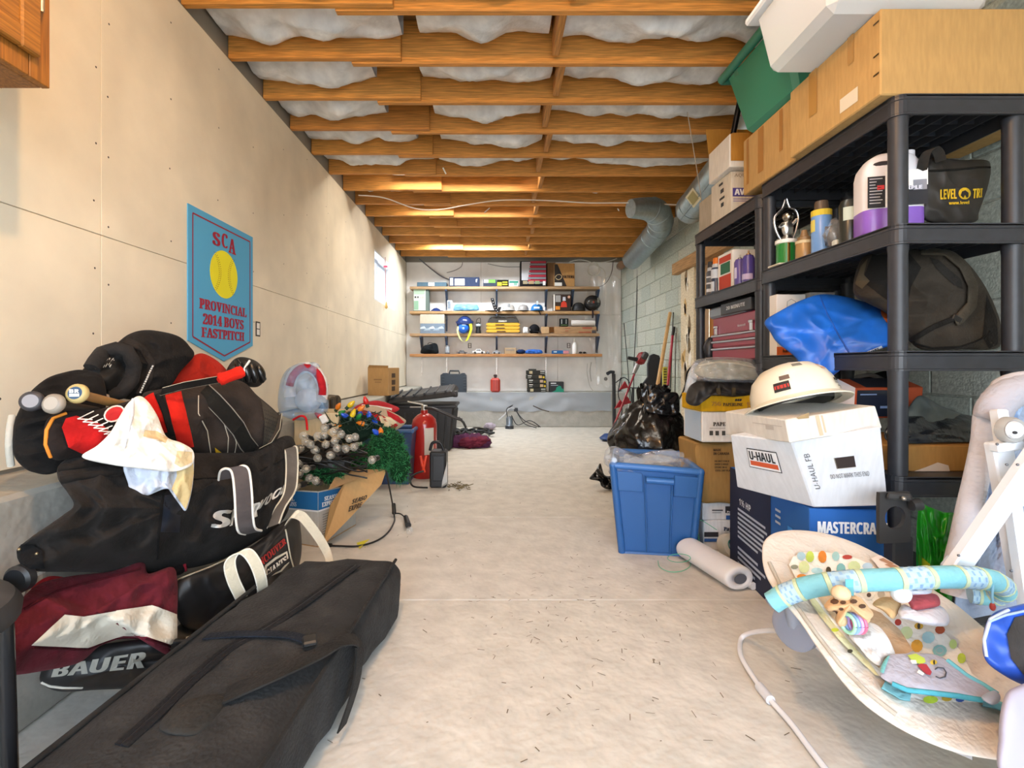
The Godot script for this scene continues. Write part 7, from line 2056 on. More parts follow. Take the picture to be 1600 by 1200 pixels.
# ---------------------------------------------------------------- stacks,bin and bouncer on the right
func right_floor() -> void:
	# tool box carton with white print
	var t := thing("power_tool_carton","large navy and blue power tool carton under the white storage box","box",Vector3(1.15,0,-2.0))
	var a := Vector3(1.04,0.001,-1.66); var l := Vector3(1.10,0.001,-2.35); var r := Vector3(1.285,0.001,-1.64)
	var u := Vector3(0,0.455,0)
	put("carton",skew(a,l,r,a + u,l + u,r + u,0.003),mt("print","1c5fae"),t)
	var lq := [l + u,a + u,a,l]
	var rq := [a + u,r + u,r,a]
	put("navy_panel",MB.new().rect(sub(lq,0.0,0.0,0.60,1.0)),mt("print","1d2440"),t)
	put("lettering",text("MASTERCRAFT",sub(rq,0.10,0.09,0.99,0.175),"Droid Sans",700),mt("print","eef2f6"),t)
	put("lettering",text("M",sub(lq,0.16,0.02,0.26,0.09),"Droid Sans",700,0.0025,true),mt("print","e8f0f6"),t)
	put("lettering",text("1½ HP",sub(lq,0.16,0.26,0.34,0.32)),mt("print","cfd6e2"),t)
	var ln := MB.new()
	for i in 7: ln.rect(sub(lq,0.14,0.36 + i * 0.045,0.14 + [0.4,0.42,0.38,0.43,0.36,0.42,0.3][i],0.382 + i * 0.045),0.003)
	for i in 4: ln.rect(sub(lq,0.14,0.74 + i * 0.05,0.14 + [0.3,0.4,0.34,0.26][i],0.765 + i * 0.05),0.003)
	for i in 3:
		ln.rect(sub(lq,0.66,0.14 + i * 0.05,0.72,0.16 + i * 0.05),0.003); ln.rect(sub(lq,0.92,0.2 + i * 0.05,0.97,0.22 + i * 0.05),0.003)
		ln.rect(sub(rq,0.06 + i * 0.05,0.30,0.08 + i * 0.05,0.44),0.003)
	put("small_print",ln,mt("print","b9c4d6"),t)
	put("tool_print",MB.new().prism([Vector2(-0.025,0.0),Vector2(0.03,0.01),Vector2(0.04,0.06),Vector2(0.018,0.08),Vector2(0.018,0.17),Vector2(-0.012,0.17),Vector2(-0.012,0.08),Vector2(-0.035,0.05)],0.001,Transform3D(Basis((a - l).normalized(),Vector3.UP,Vector3.LEFT),qp(lq,0.82,0.62) + Vector3(-0.003,0,0))),mt("print","8d97a8"),t)
	put("tool_cap_print",MB.new().rect(sub(lq,0.80,0.22,0.85,0.34),0.004),mt("print","2f86dd"),t)
	put("tool_print",MB.new().prism([Vector2(0.0,0.0),Vector2(0.09,0.0),Vector2(0.085,0.03),Vector2(0.03,0.045),Vector2(0.0,0.03)],0.001,Transform3D(Basis((r - a).normalized(),Vector3.UP,Vector3.BACK),qp(rq,0.52,0.58) + Vector3(0,0,0.003))),mt("print","23262c"),t)
	# white storage box,leaning,with loose lid
	t = thing("storage_box","white cardboard storage box with orange-striped logo, leaning on the blue carton","box",P(1260,790,1.75))
	var A := P(1272,793,1.66); var LL := P(1151,761,1.94); var R := P(1389,790,1.60)
	var TA := P(1236,690,1.63); var TL := plane_at(1141,679,A,LL,TA); var TR := plane_at(1377,667,A,R,TA)
	put("carton",skew(A,LL,R,TA,TL,TR,0.004),mt("card","d2d5da"),t)
	lq = [TL,TA,A,LL]
	rq = [TA,TR,R,A]
	put("logo_frame",MB.new().rect(sub(lq,0.26,0.20,0.73,0.54),0.0015),mt("print","22252c"),t)
	put("logo_panel",MB.new().rect(sub(lq,0.27,0.215,0.72,0.525),0.0022),mt("print","e4e5e8"),t)
	put("logo_bar",MB.new().rect(sub(lq,0.29,0.41,0.70,0.49),0.003),mt("print","c9552f"),t)
	put("lettering",text("U-HAUL",sub(lq,0.29,0.24,0.68,0.39),"Droid Sans",700,0.003),mt("print","1d2027"),t)
	put("lettering",text("U-HAUL FB",[qp(rq,0.10,0.72),qp(rq,0.09,0.20),qp(rq,0.155,0.20),qp(rq,0.165,0.72)],"Droid Sans",400,0.003),mt("print","35373c"),t)
	put("lettering",text("DO NOT MARK THIS END",sub(rq,0.33,0.53,0.80,0.59),"Droid Sans",500,0.003),mt("print","303338"),t)
	put("hand_hole_shade",MB.new().rect(sub(rq,0.43,0.31,0.66,0.46),0.002),mt("print","2b1f1c"),t)  # flat dark patch paints the shade inside the cut-out
	put("hole_edge",MB.new().tube([qp(rq,0.43,0.31),qp(rq,0.44,0.46),qp(rq,0.66,0.46)],0.0022,6),mt("card","b9b3a8"),t)
	t = thing("box_lid","dirty white cardboard lid resting skewed on the storage box","lid",P(1245,660,1.75))
	var B0 := P(1234,692,1.60); var BL := P(1133,679,1.97); var BR := P(1379,669,1.585)
	var C0 := P(1227,656,1.60); var CL := plane_at(1133,643,B0,BL,C0); var CR := plane_at(1368,634,B0,BR,C0)
	put("lid",skew(B0,BL,BR,C0,CL,CR,0.003),mt("card","d6d2cb"),t)
	lq = [CL,C0,B0,BL]
	rq = [C0,CR,BR,B0]
	put("stamp",MB.new().rect(sub(lq,0.70,0.34,0.82,0.52)).rect(sub(lq,0.5,0.3,0.94,0.33)),mt("print","b9b3ac"),t)
	put("tape_stain",MB.new().rect(sub(rq,0.33,0.02,0.37,0.9)).rect(sub(rq,0.39,0.05,0.41,0.8)),mt("print","cbb89a"),t)
	put("torn_edge",MB.new().rect([C0.lerp(CR,0.12) + Vector3(0,0.002,0.001),C0.lerp(CR,0.26) + Vector3(0,0.012,0.001),C0.lerp(CR,0.26) + Vector3(0,-0.006,0.001),C0.lerp(CR,0.14) + Vector3(0,-0.004,0.001)],0.001),mt("card","a8906c"),t)
	# near hard hat
	var hp := P(1243,636,1.76)
	t = hard_hat("cream hard hat with stickers on the white storage box lid",hp,0.132,"e6dfcb","",Vector3(-0.34,0.15,0.05))
	var hx := up_at(hp + Vector3(0,0.008,0),Vector3(-0.34,0.15,0.05))
	var stick := func(ang: float,h0: float,h1: float,w: float,col: String) -> void:
		var m := MB.new()
		var pr := hat_profile(0.132)
		var rad := func(h: float) -> float:
			for i in range(3,pr.size() - 1):
				if h >= pr[i].y and h <= pr[i + 1].y: return lerpf(pr[i].x,pr[i + 1].x,(h - pr[i].y) / (pr[i + 1].y - pr[i].y))
			return 0.05
		for i in 5:
			for j in 3:
				var q := []
				for k in [[i,j],[i + 1,j],[i + 1,j + 1],[i,j + 1]]:
					var h: float = lerpf(h0,h1,k[1] / 3.0); var aa: float = ang + (k[0] / 5.0 - 0.5) * w
					var rr: float = rad.call(h) + 0.0018
					q.append(hx * Vector3(sin(aa) * rr,h,cos(aa) * rr * 1.15))
				m.quad(q[0],q[1],q[2],q[3],hx.basis * Vector3(sin(ang),0.3,cos(ang)))
		put("sticker",m,mt("print",col),t)
	stick.call(-0.95,0.030,0.062,0.36,"2a2826"); stick.call(-0.95,0.040,0.052,0.32,"b5382f")
	stick.call(-0.85,0.068,0.084,0.24,"6d5b50"); stick.call(0.30,0.090,0.112,0.22,"c9a088"); stick.call(0.30,0.096,0.106,0.12,"f0ebe0")
	stick.call(0.45,0.060,0.078,0.16,"cdcbc4"); stick.call(0.45,0.044,0.054,0.18,"3a3937"); stick.call(0.45,0.034,0.043,0.18,"8e8c88"); stick.call(-0.4,0.112,0.124,0.3,"807c72"); stick.call(0.62,0.024,0.028,0.4,"8e897c")
	put("accessory_slot",bx(hx * Vector3(0.128,0.02,0.06),Vector3(0.012,0.022,0.03),0.003),mt("gloss","e6dfcb",0.32),t)
	# paper boxes behind
	var D := 2.52
	t = carton("paper_box","white and blue paper box at the bottom of the carton stack",1099,813,1172,859.5,D,0.27,"e6e8ec","card","","box")
	letters(t,"Paper",1130,823,1152,831,D,"2a3350","Droid Serif")
	front_label(t,1100,831,1122,838.5,D,"33313a","dark_panel"); front_label(t,1100,841,1121,846,D,"2d5ea6","blue_panel")
	front_label(t,1130,833.5,1150,835,D,"7d8496","small_print"); front_label(t,1130,838,1150,841,D,"3a4154","small_print")
	t = carton("paper_box","second white and blue paper box, just under the brown carton",1098,786,1172,812.6,D,0.27,"e9ebee","card","","box")
	front_label(t,1133,791,1152,801.5,D,"30313a","dark_panel"); front_label(t,1134,805,1152,811.5,D,"2d5ea6","blue_panel"); front_label(t,1112,796,1129,798,D,"4a4e58","small_print"); front_label(t,1112,800,1126,801,D,"8a8e98","small_print")
	letters(t,"Paper",1135,798,1150,801,D - 0.002,"e8e8ee","Droid Serif")
	D = 2.50
	t = thing("brown_carton","weathered brown carton printed made in Canada, in the middle of stack","box",P(1118,786,D))
	put("carton",MB.new().hexa([P(1095,784,D),P(1160,786,D),P(1087,692,D),P(1162,692,D),P(1095,784,D) + Vector3(0.0,0,-0.25),P(1160,786,D) + Vector3(0,0,-0.25),P(1087,692,D) + Vector3(0,0,-0.25),P(1162,692,D) + Vector3(0,0,-0.25)],0.008),mt("card","a5824f"),t)
	put("bulge",pmesh(pillow([1094,782,D,1090,740,D,1087,696,D,1122,694,D,1158,694,D,1159,740,D,1158,783,D,1124,785,D],0.018,0.01,{"wr": 0.002,"ea": 5.0}),10),mt("card","a5824f"),t)
	var w := [["MADE",1114,701,1126,704.8],["IN CANADA",1114,706.5,1139,710.5],["DO NOT STACK",1116,719,1139,721.6],["OVER 5 HIGH",1116,723.8,1137,726.4],["STORE IN A",1116,728.6,1135,731.2],["COOL DRY PLACE",1117,733.6,1144,736.4]]
	for k in w: letters(t,k[0],k[1],k[2],k[3],k[4],D - 0.022,"4a3620")
	D = 2.45
	t = carton("paper_box","white paper box lettered in grey, under the yellow lid",1097,643.5,1170,691,D,0.24,"eceae6","card","","box")
	letters(t,"PAPER",1113.5,659.5,1139,665.5,D,"55524e","Droid Serif")
	front_label(t,1108,668.6,1145,669.2,D,"8d8a86","rule_line")
	for x in [1108,1117,1127]: front_label(t,x,673,x + 5.5,680,D,"4a4a48","icon")
	put("pale_blue_side",MB.new().rect(QX(P(1097,0,D).x - 0.0005,D + 0.22,D + 0.01,P(0,645,D).y,P(0,690,D).y)),mt("print","b9cbe0"),t)  # pale blue laid over the left side of the box
	D = 2.44
	t = carton("box_lid","mustard yellow box lid on top of the white paper box",1096,617.5,1176,643.3,D,0.26,"cf9f1f","card","","lid")
	letters(t,"75G",1111,627.6,1126,634,D,"a5792a"); letters(t,"PAPERLINE",1129,629.4,1160,634.4,D,"5a4518","Droid Serif"); letters(t,"15",1166,628,1174,638,D,"a0702a","Droid Serif")
	for x in [1150,1153.5,1157]: put("leaf_print",MB.new().prism([Vector2(-0.006,-0.005),Vector2(0.003,-0.006),Vector2(0.007,0.005),Vector2(-0.002,0.006)],0.001,Transform3D(Basis(),P(x,625,D - 0.002))),mt("print","2c2414"),t)
	# clothes and wrapped cushion on top
	t = thing("folded_jacket","folded black jacket on the mustard yellow lid","jacket",P(1125,617,2.5))
	var b := pillow([1072,628,2.46,1076,606,2.5,1092,594,2.52,1120,588,2.54,1160,590,2.54,1184,598,2.52,1186,614,2.48,1150,620,2.44,1110,619,2.42,1090,634,2.42],0.07,0.10,{"wr": 0.016,"seed": 4})
	put("cloth",pmesh(b,16),mt("vinyl","262321",0.55),t)
	put("belt",strap_on(b,V([1122,606,1124,622,1126,630]),0.010,0.01),mt("cloth","4a4232"),t)
	put("belt",strap_on(b,V([1146,606,1146,618,1143,625]),0.010,0.01),mt("cloth","4d4330"),t)
	t = thing("wrapped_cushion","grey-green seat cushion wrapped in clear plastic on the jacket","cushion",P(1135,590,2.52))
	b = pillow([1086,584,2.5,1090,570,2.52,1104,563,2.54,1140,562,2.56,1176,568,2.56,1188,580,2.54,1184,592,2.5,1150,594,2.46,1110,592,2.46],0.06,0.12,{"wr": 0.006,"seed": 2})
	put("cushion",pmesh(b,12),mt("cloth","8a8672"),t)
	put("piping",tb(b.line(V([1092,572,1120,566,1150,568,1182,576]),0.004),0.006,6),mt("cloth","b5a98e"),t)
	b = pillow([1080,590,2.48,1084,566,2.52,1104,559,2.54,1142,558,2.56,1180,563,2.56,1192,580,2.54,1188,597,2.5,1150,598,2.44,1108,597,2.44],0.085,0.14,{"wr": 0.012,"wf": 11.0,"seed": 6})
	put("clear_wrap",pmesh(b,16),mt("film","eef0f4"),t)
	one("plastic_sleeve","pale blue clear plastic sleeve drooping beside the wrapped cushion","sleeve",pmesh(pillow([1070,612,2.52,1074,588,2.54,1082,570,2.56,1092,568,2.56,1090,590,2.52,1080,610,2.5],0.02,0.03,{"wr": 0.008}),8),mt("haze","c3d2e6"))
	# blue tote with bottles
	D = 2.47
	var tx := P(1025,866,D)
	t = thing("storage_tote","open royal blue plastic tote with ribbed sides on the floor","tote",Vector3(tx.x,0,-2.72))
	var bl := [Vector3(0.625,0.001,-2.49),Vector3(0.955,0.001,-2.44),Vector3(1.01,0.001,-2.80),Vector3(0.71,0.001,-2.84)]
	var tp := [Vector3(0.575,0.44,-2.47),Vector3(0.985,0.418,-2.41),Vector3(1.035,0.43,-2.84),Vector3(0.69,0.44,-2.88)]
	var tub := MB.new()
	var cc: Vector3 = (bl[0] + bl[2]) * 0.5
	for i in 4:
		var j := (i + 1) % 4
		var inn: Vector3 = (cc - (bl[i] + bl[j]) * 0.5).normalized() * 0.006
		tub.hexa([bl[i],bl[j],tp[i],tp[j],bl[i] + inn,bl[j] + inn,tp[i] + inn,tp[j] + inn],0.001)
		tub.tube([bl[i],tp[i]],0.018,10)
		tub.tube([bl[i],bl[j]],0.012,8)
	var f4 := Vector3(0,0.006,0)
	tub.hexa([bl[0],bl[1],bl[0] + f4,bl[1] + f4,bl[3],bl[2],bl[3] + f4,bl[2] + f4],0)
	put("tub",tub,mt("plastic","2b5f9e",0.36),t)
	var rim := MB.new()
	for i in 4:
		var j := (i + 1) % 4
		rim.tube([tp[i],tp[j]],0.017,10)
		rim.ball(tp[i],Vector3.ONE * 0.019,6,10)
	put("rim",rim,mt("plastic","3a70b4",0.36),t)
	var fq := [tp[0] + Vector3(0,0,0.004),tp[1] + Vector3(0,0,0.004),bl[1] + Vector3(0,0,0.008),bl[0] + Vector3(0,0,0.008)]
	for s in [[0.03,0.06,0.33,0.28],[0.70,0.06,0.97,0.30],[0.35,0.09,0.37,0.97],[0.67,0.09,0.69,0.97]]:
		var k := sub(fq,s[0],s[1],s[2],s[3])
		var o := Vector3(0,0,0.010)
		put("relief_panel",MB.new().hexa([k[3] + o,k[2] + o,k[0] + o,k[1] + o,k[3],k[2],k[0],k[1]],0.003),mt("plastic","2b5f9e",0.36),t)
	put("hand_grip",MB.new().tube([qp(fq,0.36,0.13) + Vector3(0,0,0.02),qp(fq,0.68,0.13) + Vector3(0,0,0.02)],0.016,10),mt("plastic","2f66a8",0.36),t)
	rng.seed = 15
	for i in 7:
		var c := P(956 + i * 14.0,722 - absf(i - 1.5) * 2.0 + (6 if i % 2 else 0),2.52 + 0.07 * (i % 3))
		var dr := Vector3(rng.randf_range(-0.7,0.7),rng.randf_range(0.1,0.6),rng.randf_range(0.2,1)).normalized()
		var xa := Vector3.UP.cross(dr).normalized()
		var bt := thing("plastic_bottle","clear empty plastic bottle heaped in the blue tote","bottle",c,"empty bottles in the blue tote")
		put("bottle",MB.new().lathe([Vector2(0,-0.10),Vector2(0.028,-0.10),Vector2(0.034,-0.09),Vector2(0.034,-0.05),Vector2(0.031,-0.04),Vector2(0.034,-0.03),Vector2(0.034,0.04),Vector2(0.014,0.085),Vector2(0.013,0.10),Vector2(0,0.10)],Transform3D(Basis(xa,dr,xa.cross(dr)),c),16),mt("film","eef2f6"),bt)
	b = pillow([946,724,2.5,946,704,2.54,960,697,2.6,985,706,2.62,1012,712,2.62,1040,712,2.62,1062,722,2.6,1082,715,2.6,1088,730,2.55,1040,738,2.5,990,740,2.48,960,736,2.48],0.05,0.14,{"wr": 0.014,"wf": 10.0,"seed": 5})
	one("bottle_bag","clear plastic bag of bottles bulging over the blue tote rim","bag",pmesh(b,16),mt("film","eceef2"))
	one("bag_filling","whitish crushed plastic under the clear bag in the tote","plastic",crumple(MB.new(),P(1020,748,2.72),Vector3(0.17,0.085,0.2),0.14,5.0),mt("plastic","a9a49c",0.4))
	# black rubbish bag
	t = thing("rubbish_bag","bulging glossy black rubbish bag with gathered neck behind the blue tote","bag",Vector3(0.98,0.0,-3.25))
	var rows := []
	var gc := Vector3(1.0,0.0,-3.22)
	for i in 40:
		var v := i / 39.0
		var row := []
		var yy := 0.80 * v
		var rr := 0.0
		if v < 0.06: rr = lerpf(0.05,0.2,v / 0.06)
		elif v < 0.54: rr = lerpf(0.2,0.275,sin((v - 0.06) / 0.48 * PI / 2))
		elif v < 0.88: rr = lerpf(0.275,0.085,pow((v - 0.54) / 0.34,1.6))
		else: rr = lerpf(0.085,0.10,(v - 0.88) / 0.12)
		for j in 56:
			var an := TAU * j / 56
			var g := clampf((v - 0.5) / 0.36,0.0,1.0)
			var k := wob.get_noise_3d(cos(an) * 1.6,v * 5.0,sin(an) * 1.6) * 0.03 + absf(wob.get_noise_3d(cos(an) * 4.5,v * (9.0 - 6.0 * g),sin(an) * 4.5)) * -0.03 + sin(an * 14 + wob.get_noise_2d(an,v * 4) * 6) * 0.009 * g
			row.append(gc + Vector3(cos(an) * (rr + k) * 1.02,yy + wob.get_noise_2d(an * 40,3.0) * 0.03 * v,sin(an) * (rr + k) * 0.95))
		rows.append(row)
	put("bag_body",MB.new().grid(rows,true,gc + Vector3(0,0.3,0)),mt("bag","100f0f"),t)
	put("neck_fold",pmesh(pillow([1008,640,3.12,1014,616,3.12,1024,605,3.14,1038,612,3.14,1058,614,3.14,1062,632,3.12,1058,648,3.1,1030,648,3.08],0.02,0.05,{"wr": 0.008,"wf": 9.0}),12),mt("bag","15161a"),t)
	one("plastic_scrap","torn scrap of black polythene on the floor left of blue tote","scrap",pmesh(pillow([921,748,3.75,930,736,3.78,938,724,3.82,942,738,3.8,950,744,3.78,972,740,3.78,974,762,3.74,952,765,3.74,940,760,3.74,936,752,3.74],0.03,0.03,{"wr": 0.02,"wf": 12.0,"c": [946,750]}),12),mt("bag","151516"))
	# green line
	t = thing("green_line","loops of thin green line on the floor beside the blue tote","line",L(1062,880,0.0))
	var loop := []
	for i in 22:
		var an := -0.6 + TAU * i / 20.0
		loop.append(L(1061 + cos(an) * 18,872 + sin(an) * 6.5,0.012 + 0.035 * (1 + sin(an * 1.0 + 2.2))))
	put("loop",tb(loop,0.0016,5),mt("plastic","46b58c"),t)
	loop = []
	for q in [[1028,876],[1031,886],[1045,893],[1062,893],[1076,887],[1079,878],[1074,868]]: loop.append(L(q[0],q[1],0.004))
	put("loop",tb(spline(loop,5,false),0.0016,5),mt("plastic","58c49a"),t)
	put("strand",tb(spline([L(1094,868,0.02),P(1093,845,2.42),P(1089,824,2.44),P(1091,814,2.44),P(1098,814,2.44),P(1120,828,2.42)],6,false),0.0016,5),mt("plastic","46b58c"),t)
	# foam roll and tape
	t = thing("foam_roll","white rolled foam underlay lying on the floor by the blue carton","roll",Vector3(1.0,0,-2.2))
	var p0 := Vector3(0.925,0.052,-2.42); var p1 := Vector3(1.005,0.052,-2.06)
	var dir := (p1 - p0).normalized(); var sd := Vector3.UP.cross(dir).normalized()
	rows = []
	for k in [[0.0,0.02],[0.0,0.92],[0.01,1.0],[0.35,1.02],[0.36,1.0],[0.37,0.9],[0.37,0.42],[0.30,0.40]]:
		var row := []
		for j in 30:
			var an := TAU * j / 30
			row.append(p0 + dir * k[0] + sd * cos(an) * 0.066 * k[1] + Vector3.UP * sin(an) * 0.048 * k[1])
		rows.append(row)
	put("roll",MB.new().grid(rows,true,(p0 + p1) * 0.5),mt("paint","e9e7e8"),t)
	put("loose_end",tb([p1 + sd * 0.06 + Vector3(0,-0.034,0.006),p0 + sd * 0.06 + Vector3(0,-0.034,0)],0.016,10),mt("paint","e4e2e4"),t)
	put("hollow_shade",MB.new().lathe([Vector2(0,0),Vector2(0.03,0)],Transform3D(Basis(sd,dir,Vector3.UP),p1 + dir * 0.002),18,Vector2(1,0.7)),mt("print","5c5e66"),t)  # grey disc paints the shade inside the roll end
	var tc := P(1140,852,2.43)
	t = thing("tape_roll","roll of clear tape with teal core behind the foam roll","tape",Vector3(tc.x,0,tc.z))
	put("tape",MB.new().lathe([Vector2(0.028,-0.024),Vector2(0.055,-0.024),Vector2(0.055,0.024),Vector2(0.028,0.024)],Transform3D(Basis.from_euler(Vector3(1.2,0.3,0)),tc),24),mt("plastic","cfc8b8",0.3),t)
	put("core",MB.new().lathe([Vector2(0.024,-0.025),Vector2(0.029,-0.025),Vector2(0.029,0.025),Vector2(0.024,0.025)],Transform3D(Basis.from_euler(Vector3(1.2,0.3,0)),tc),20),mt("plastic","2c7a74"),t)
	one("card_scrap","pale grey card scrap lying beside the foam roll","scrap",MB.new().hexa([L(1160,874,0.03),L(1184,874,0.05),L(1160,874,0.032),L(1184,874,0.052),L(1172,890,0.01),L(1190,896,0.01),L(1172,890,0.012),L(1190,896,0.012)],0),mt("card","b5bccb"))
	# black bracket
	D = 1.50
	t = thing("jack_bracket","black steel bracket plate with a round hole on an upright bar","bracket",Vector3(1.2,0,-1.5))
	var pl := []
	var hc := P(1396,808,D)
	var xf := Transform3D(Basis(Vector3.UP,0.12),hc)
	var plate := MB.new()
	for zz in [-0.006,0.006]:
		for i in 32:
			var a0 := TAU * i / 32; var a1 := TAU * (i + 1) / 32
			var sq := func(an: float) -> Vector2:
				var c := cos(an); var s := sin(an)
				var k := minf(0.052 / maxf(absf(c),1e-4),0.076 / maxf(absf(s),1e-4))
				return Vector2(c * k,s * k)
			var o0: Vector2 = sq.call(a0); var o1: Vector2 = sq.call(a1)
			var i0 := Vector2(cos(a0),sin(a0)) * 0.034; var i1 := Vector2(cos(a1),sin(a1)) * 0.034
			plate.quad(xf * Vector3(o0.x,o0.y,zz),xf * Vector3(o1.x,o1.y,zz),xf * Vector3(i1.x,i1.y,zz),xf * Vector3(i0.x,i0.y,zz),Vector3(0,0,signf(zz)))
			if zz > 0:
				plate.quad(xf * Vector3(o0.x,o0.y,zz),xf * Vector3(o1.x,o1.y,zz),xf * Vector3(o1.x,o1.y,-zz),xf * Vector3(o0.x,o0.y,-zz),xf.basis * Vector3(o0.x,o0.y,0))
				plate.quad(xf * Vector3(i0.x,i0.y,zz),xf * Vector3(i1.x,i1.y,zz),xf * Vector3(i1.x,i1.y,-zz),xf * Vector3(i0.x,i0.y,-zz),-(xf.basis * Vector3(i0.x,i0.y,0)))
	put("plate",plate,mt("plastic","2e2d2d",0.5),t)
	put("top_block",MB.new().hexa([P(1384,780,D - 0.02),P(1428,784,D - 0.02),P(1388,768,D - 0.02),P(1424,772,D - 0.02),P(1384,780,D + 0.06),P(1428,784,D + 0.06),P(1388,768,D + 0.06),P(1424,772,D + 0.06)],0.006),mt("plastic","353433",0.5),t)
	put("bolt",MB.new().ball(P(1412,779,D - 0.03),Vector3.ONE * 0.007,6,10),mt("metal","a9a29a"),t)
	put("pin",tb([P(1424,790,D - 0.02),P(1437,788,D - 0.02)],[0.016,0.018],12),mt("plastic","2a2a2b",0.5),t)
	put("upright",span(Vector3(P(1401,0,D).x,0.0,-D - 0.055),Vector3(P(1434,0,D).x,P(0,842,D).y,-D - 0.012),0.005),mt("plastic","29292b",0.45),t)
	put("foot_plate",span(Vector3(1.12,0.0,-D - 0.08),Vector3(1.28,0.012,-D + 0.03),0.002),mt("plastic","29292b",0.45),t)
	# green foil bag
	b = pillow([1432,900,1.565,1432,830,1.57,1437,788,1.58,1452,792,1.585,1474,800,1.59,1496,806,1.59,1494,850,1.575,1490,900,1.565,1486,960,1.56,1480,1030,1.56,1438,1030,1.56],0.014,0.02,{"wr": 0.010,"wf": 10.0,"ea": 4.0,"seed": 3,"st": Vector3(2.0,0.7,1.0)})
	t = thing("green_bag","shiny bright green bag standing behind the black bracket","bag",P(1460,1000,1.56))
	put("bag_body",pmesh(b,16),mt("vinyl","1f8f1c",0.3),t)
	put("yellow_base",patch(b,V([1436,866,1452,884,1486,882,1484,900,1436,900]),0.003,4),mt("vinyl","9aa81e",0.3),t)

func SD(y: float) -> float: # depth of the bouncer's tilted seat behind a pixel row
	return 1.13 / (0.42 + (y - PY) / FOC)

func bp(a: Array) -> Array:
	var out := []
	for i in range(0,a.size(),2): out.append_array([a[i],a[i + 1],SD(a[i + 1])])
	return out

func c6(a: Array) -> Array: # from the measuring crop of the bouncer
	var out := []
	for i in range(0,a.size(),2): out.append(Vector2(1140 + a[i] / 3.38,780 + a[i + 1] / 3.38))
	return out

func f6(a: Array,dd := 0.0) -> Array:
	var out := []
	for i in range(0,a.size(),2):
		var y: float = 780 + a[i + 1] / 3.38
		out.append_array([1140 + a[i] / 3.38,y,SD(y) + dd])
	return out

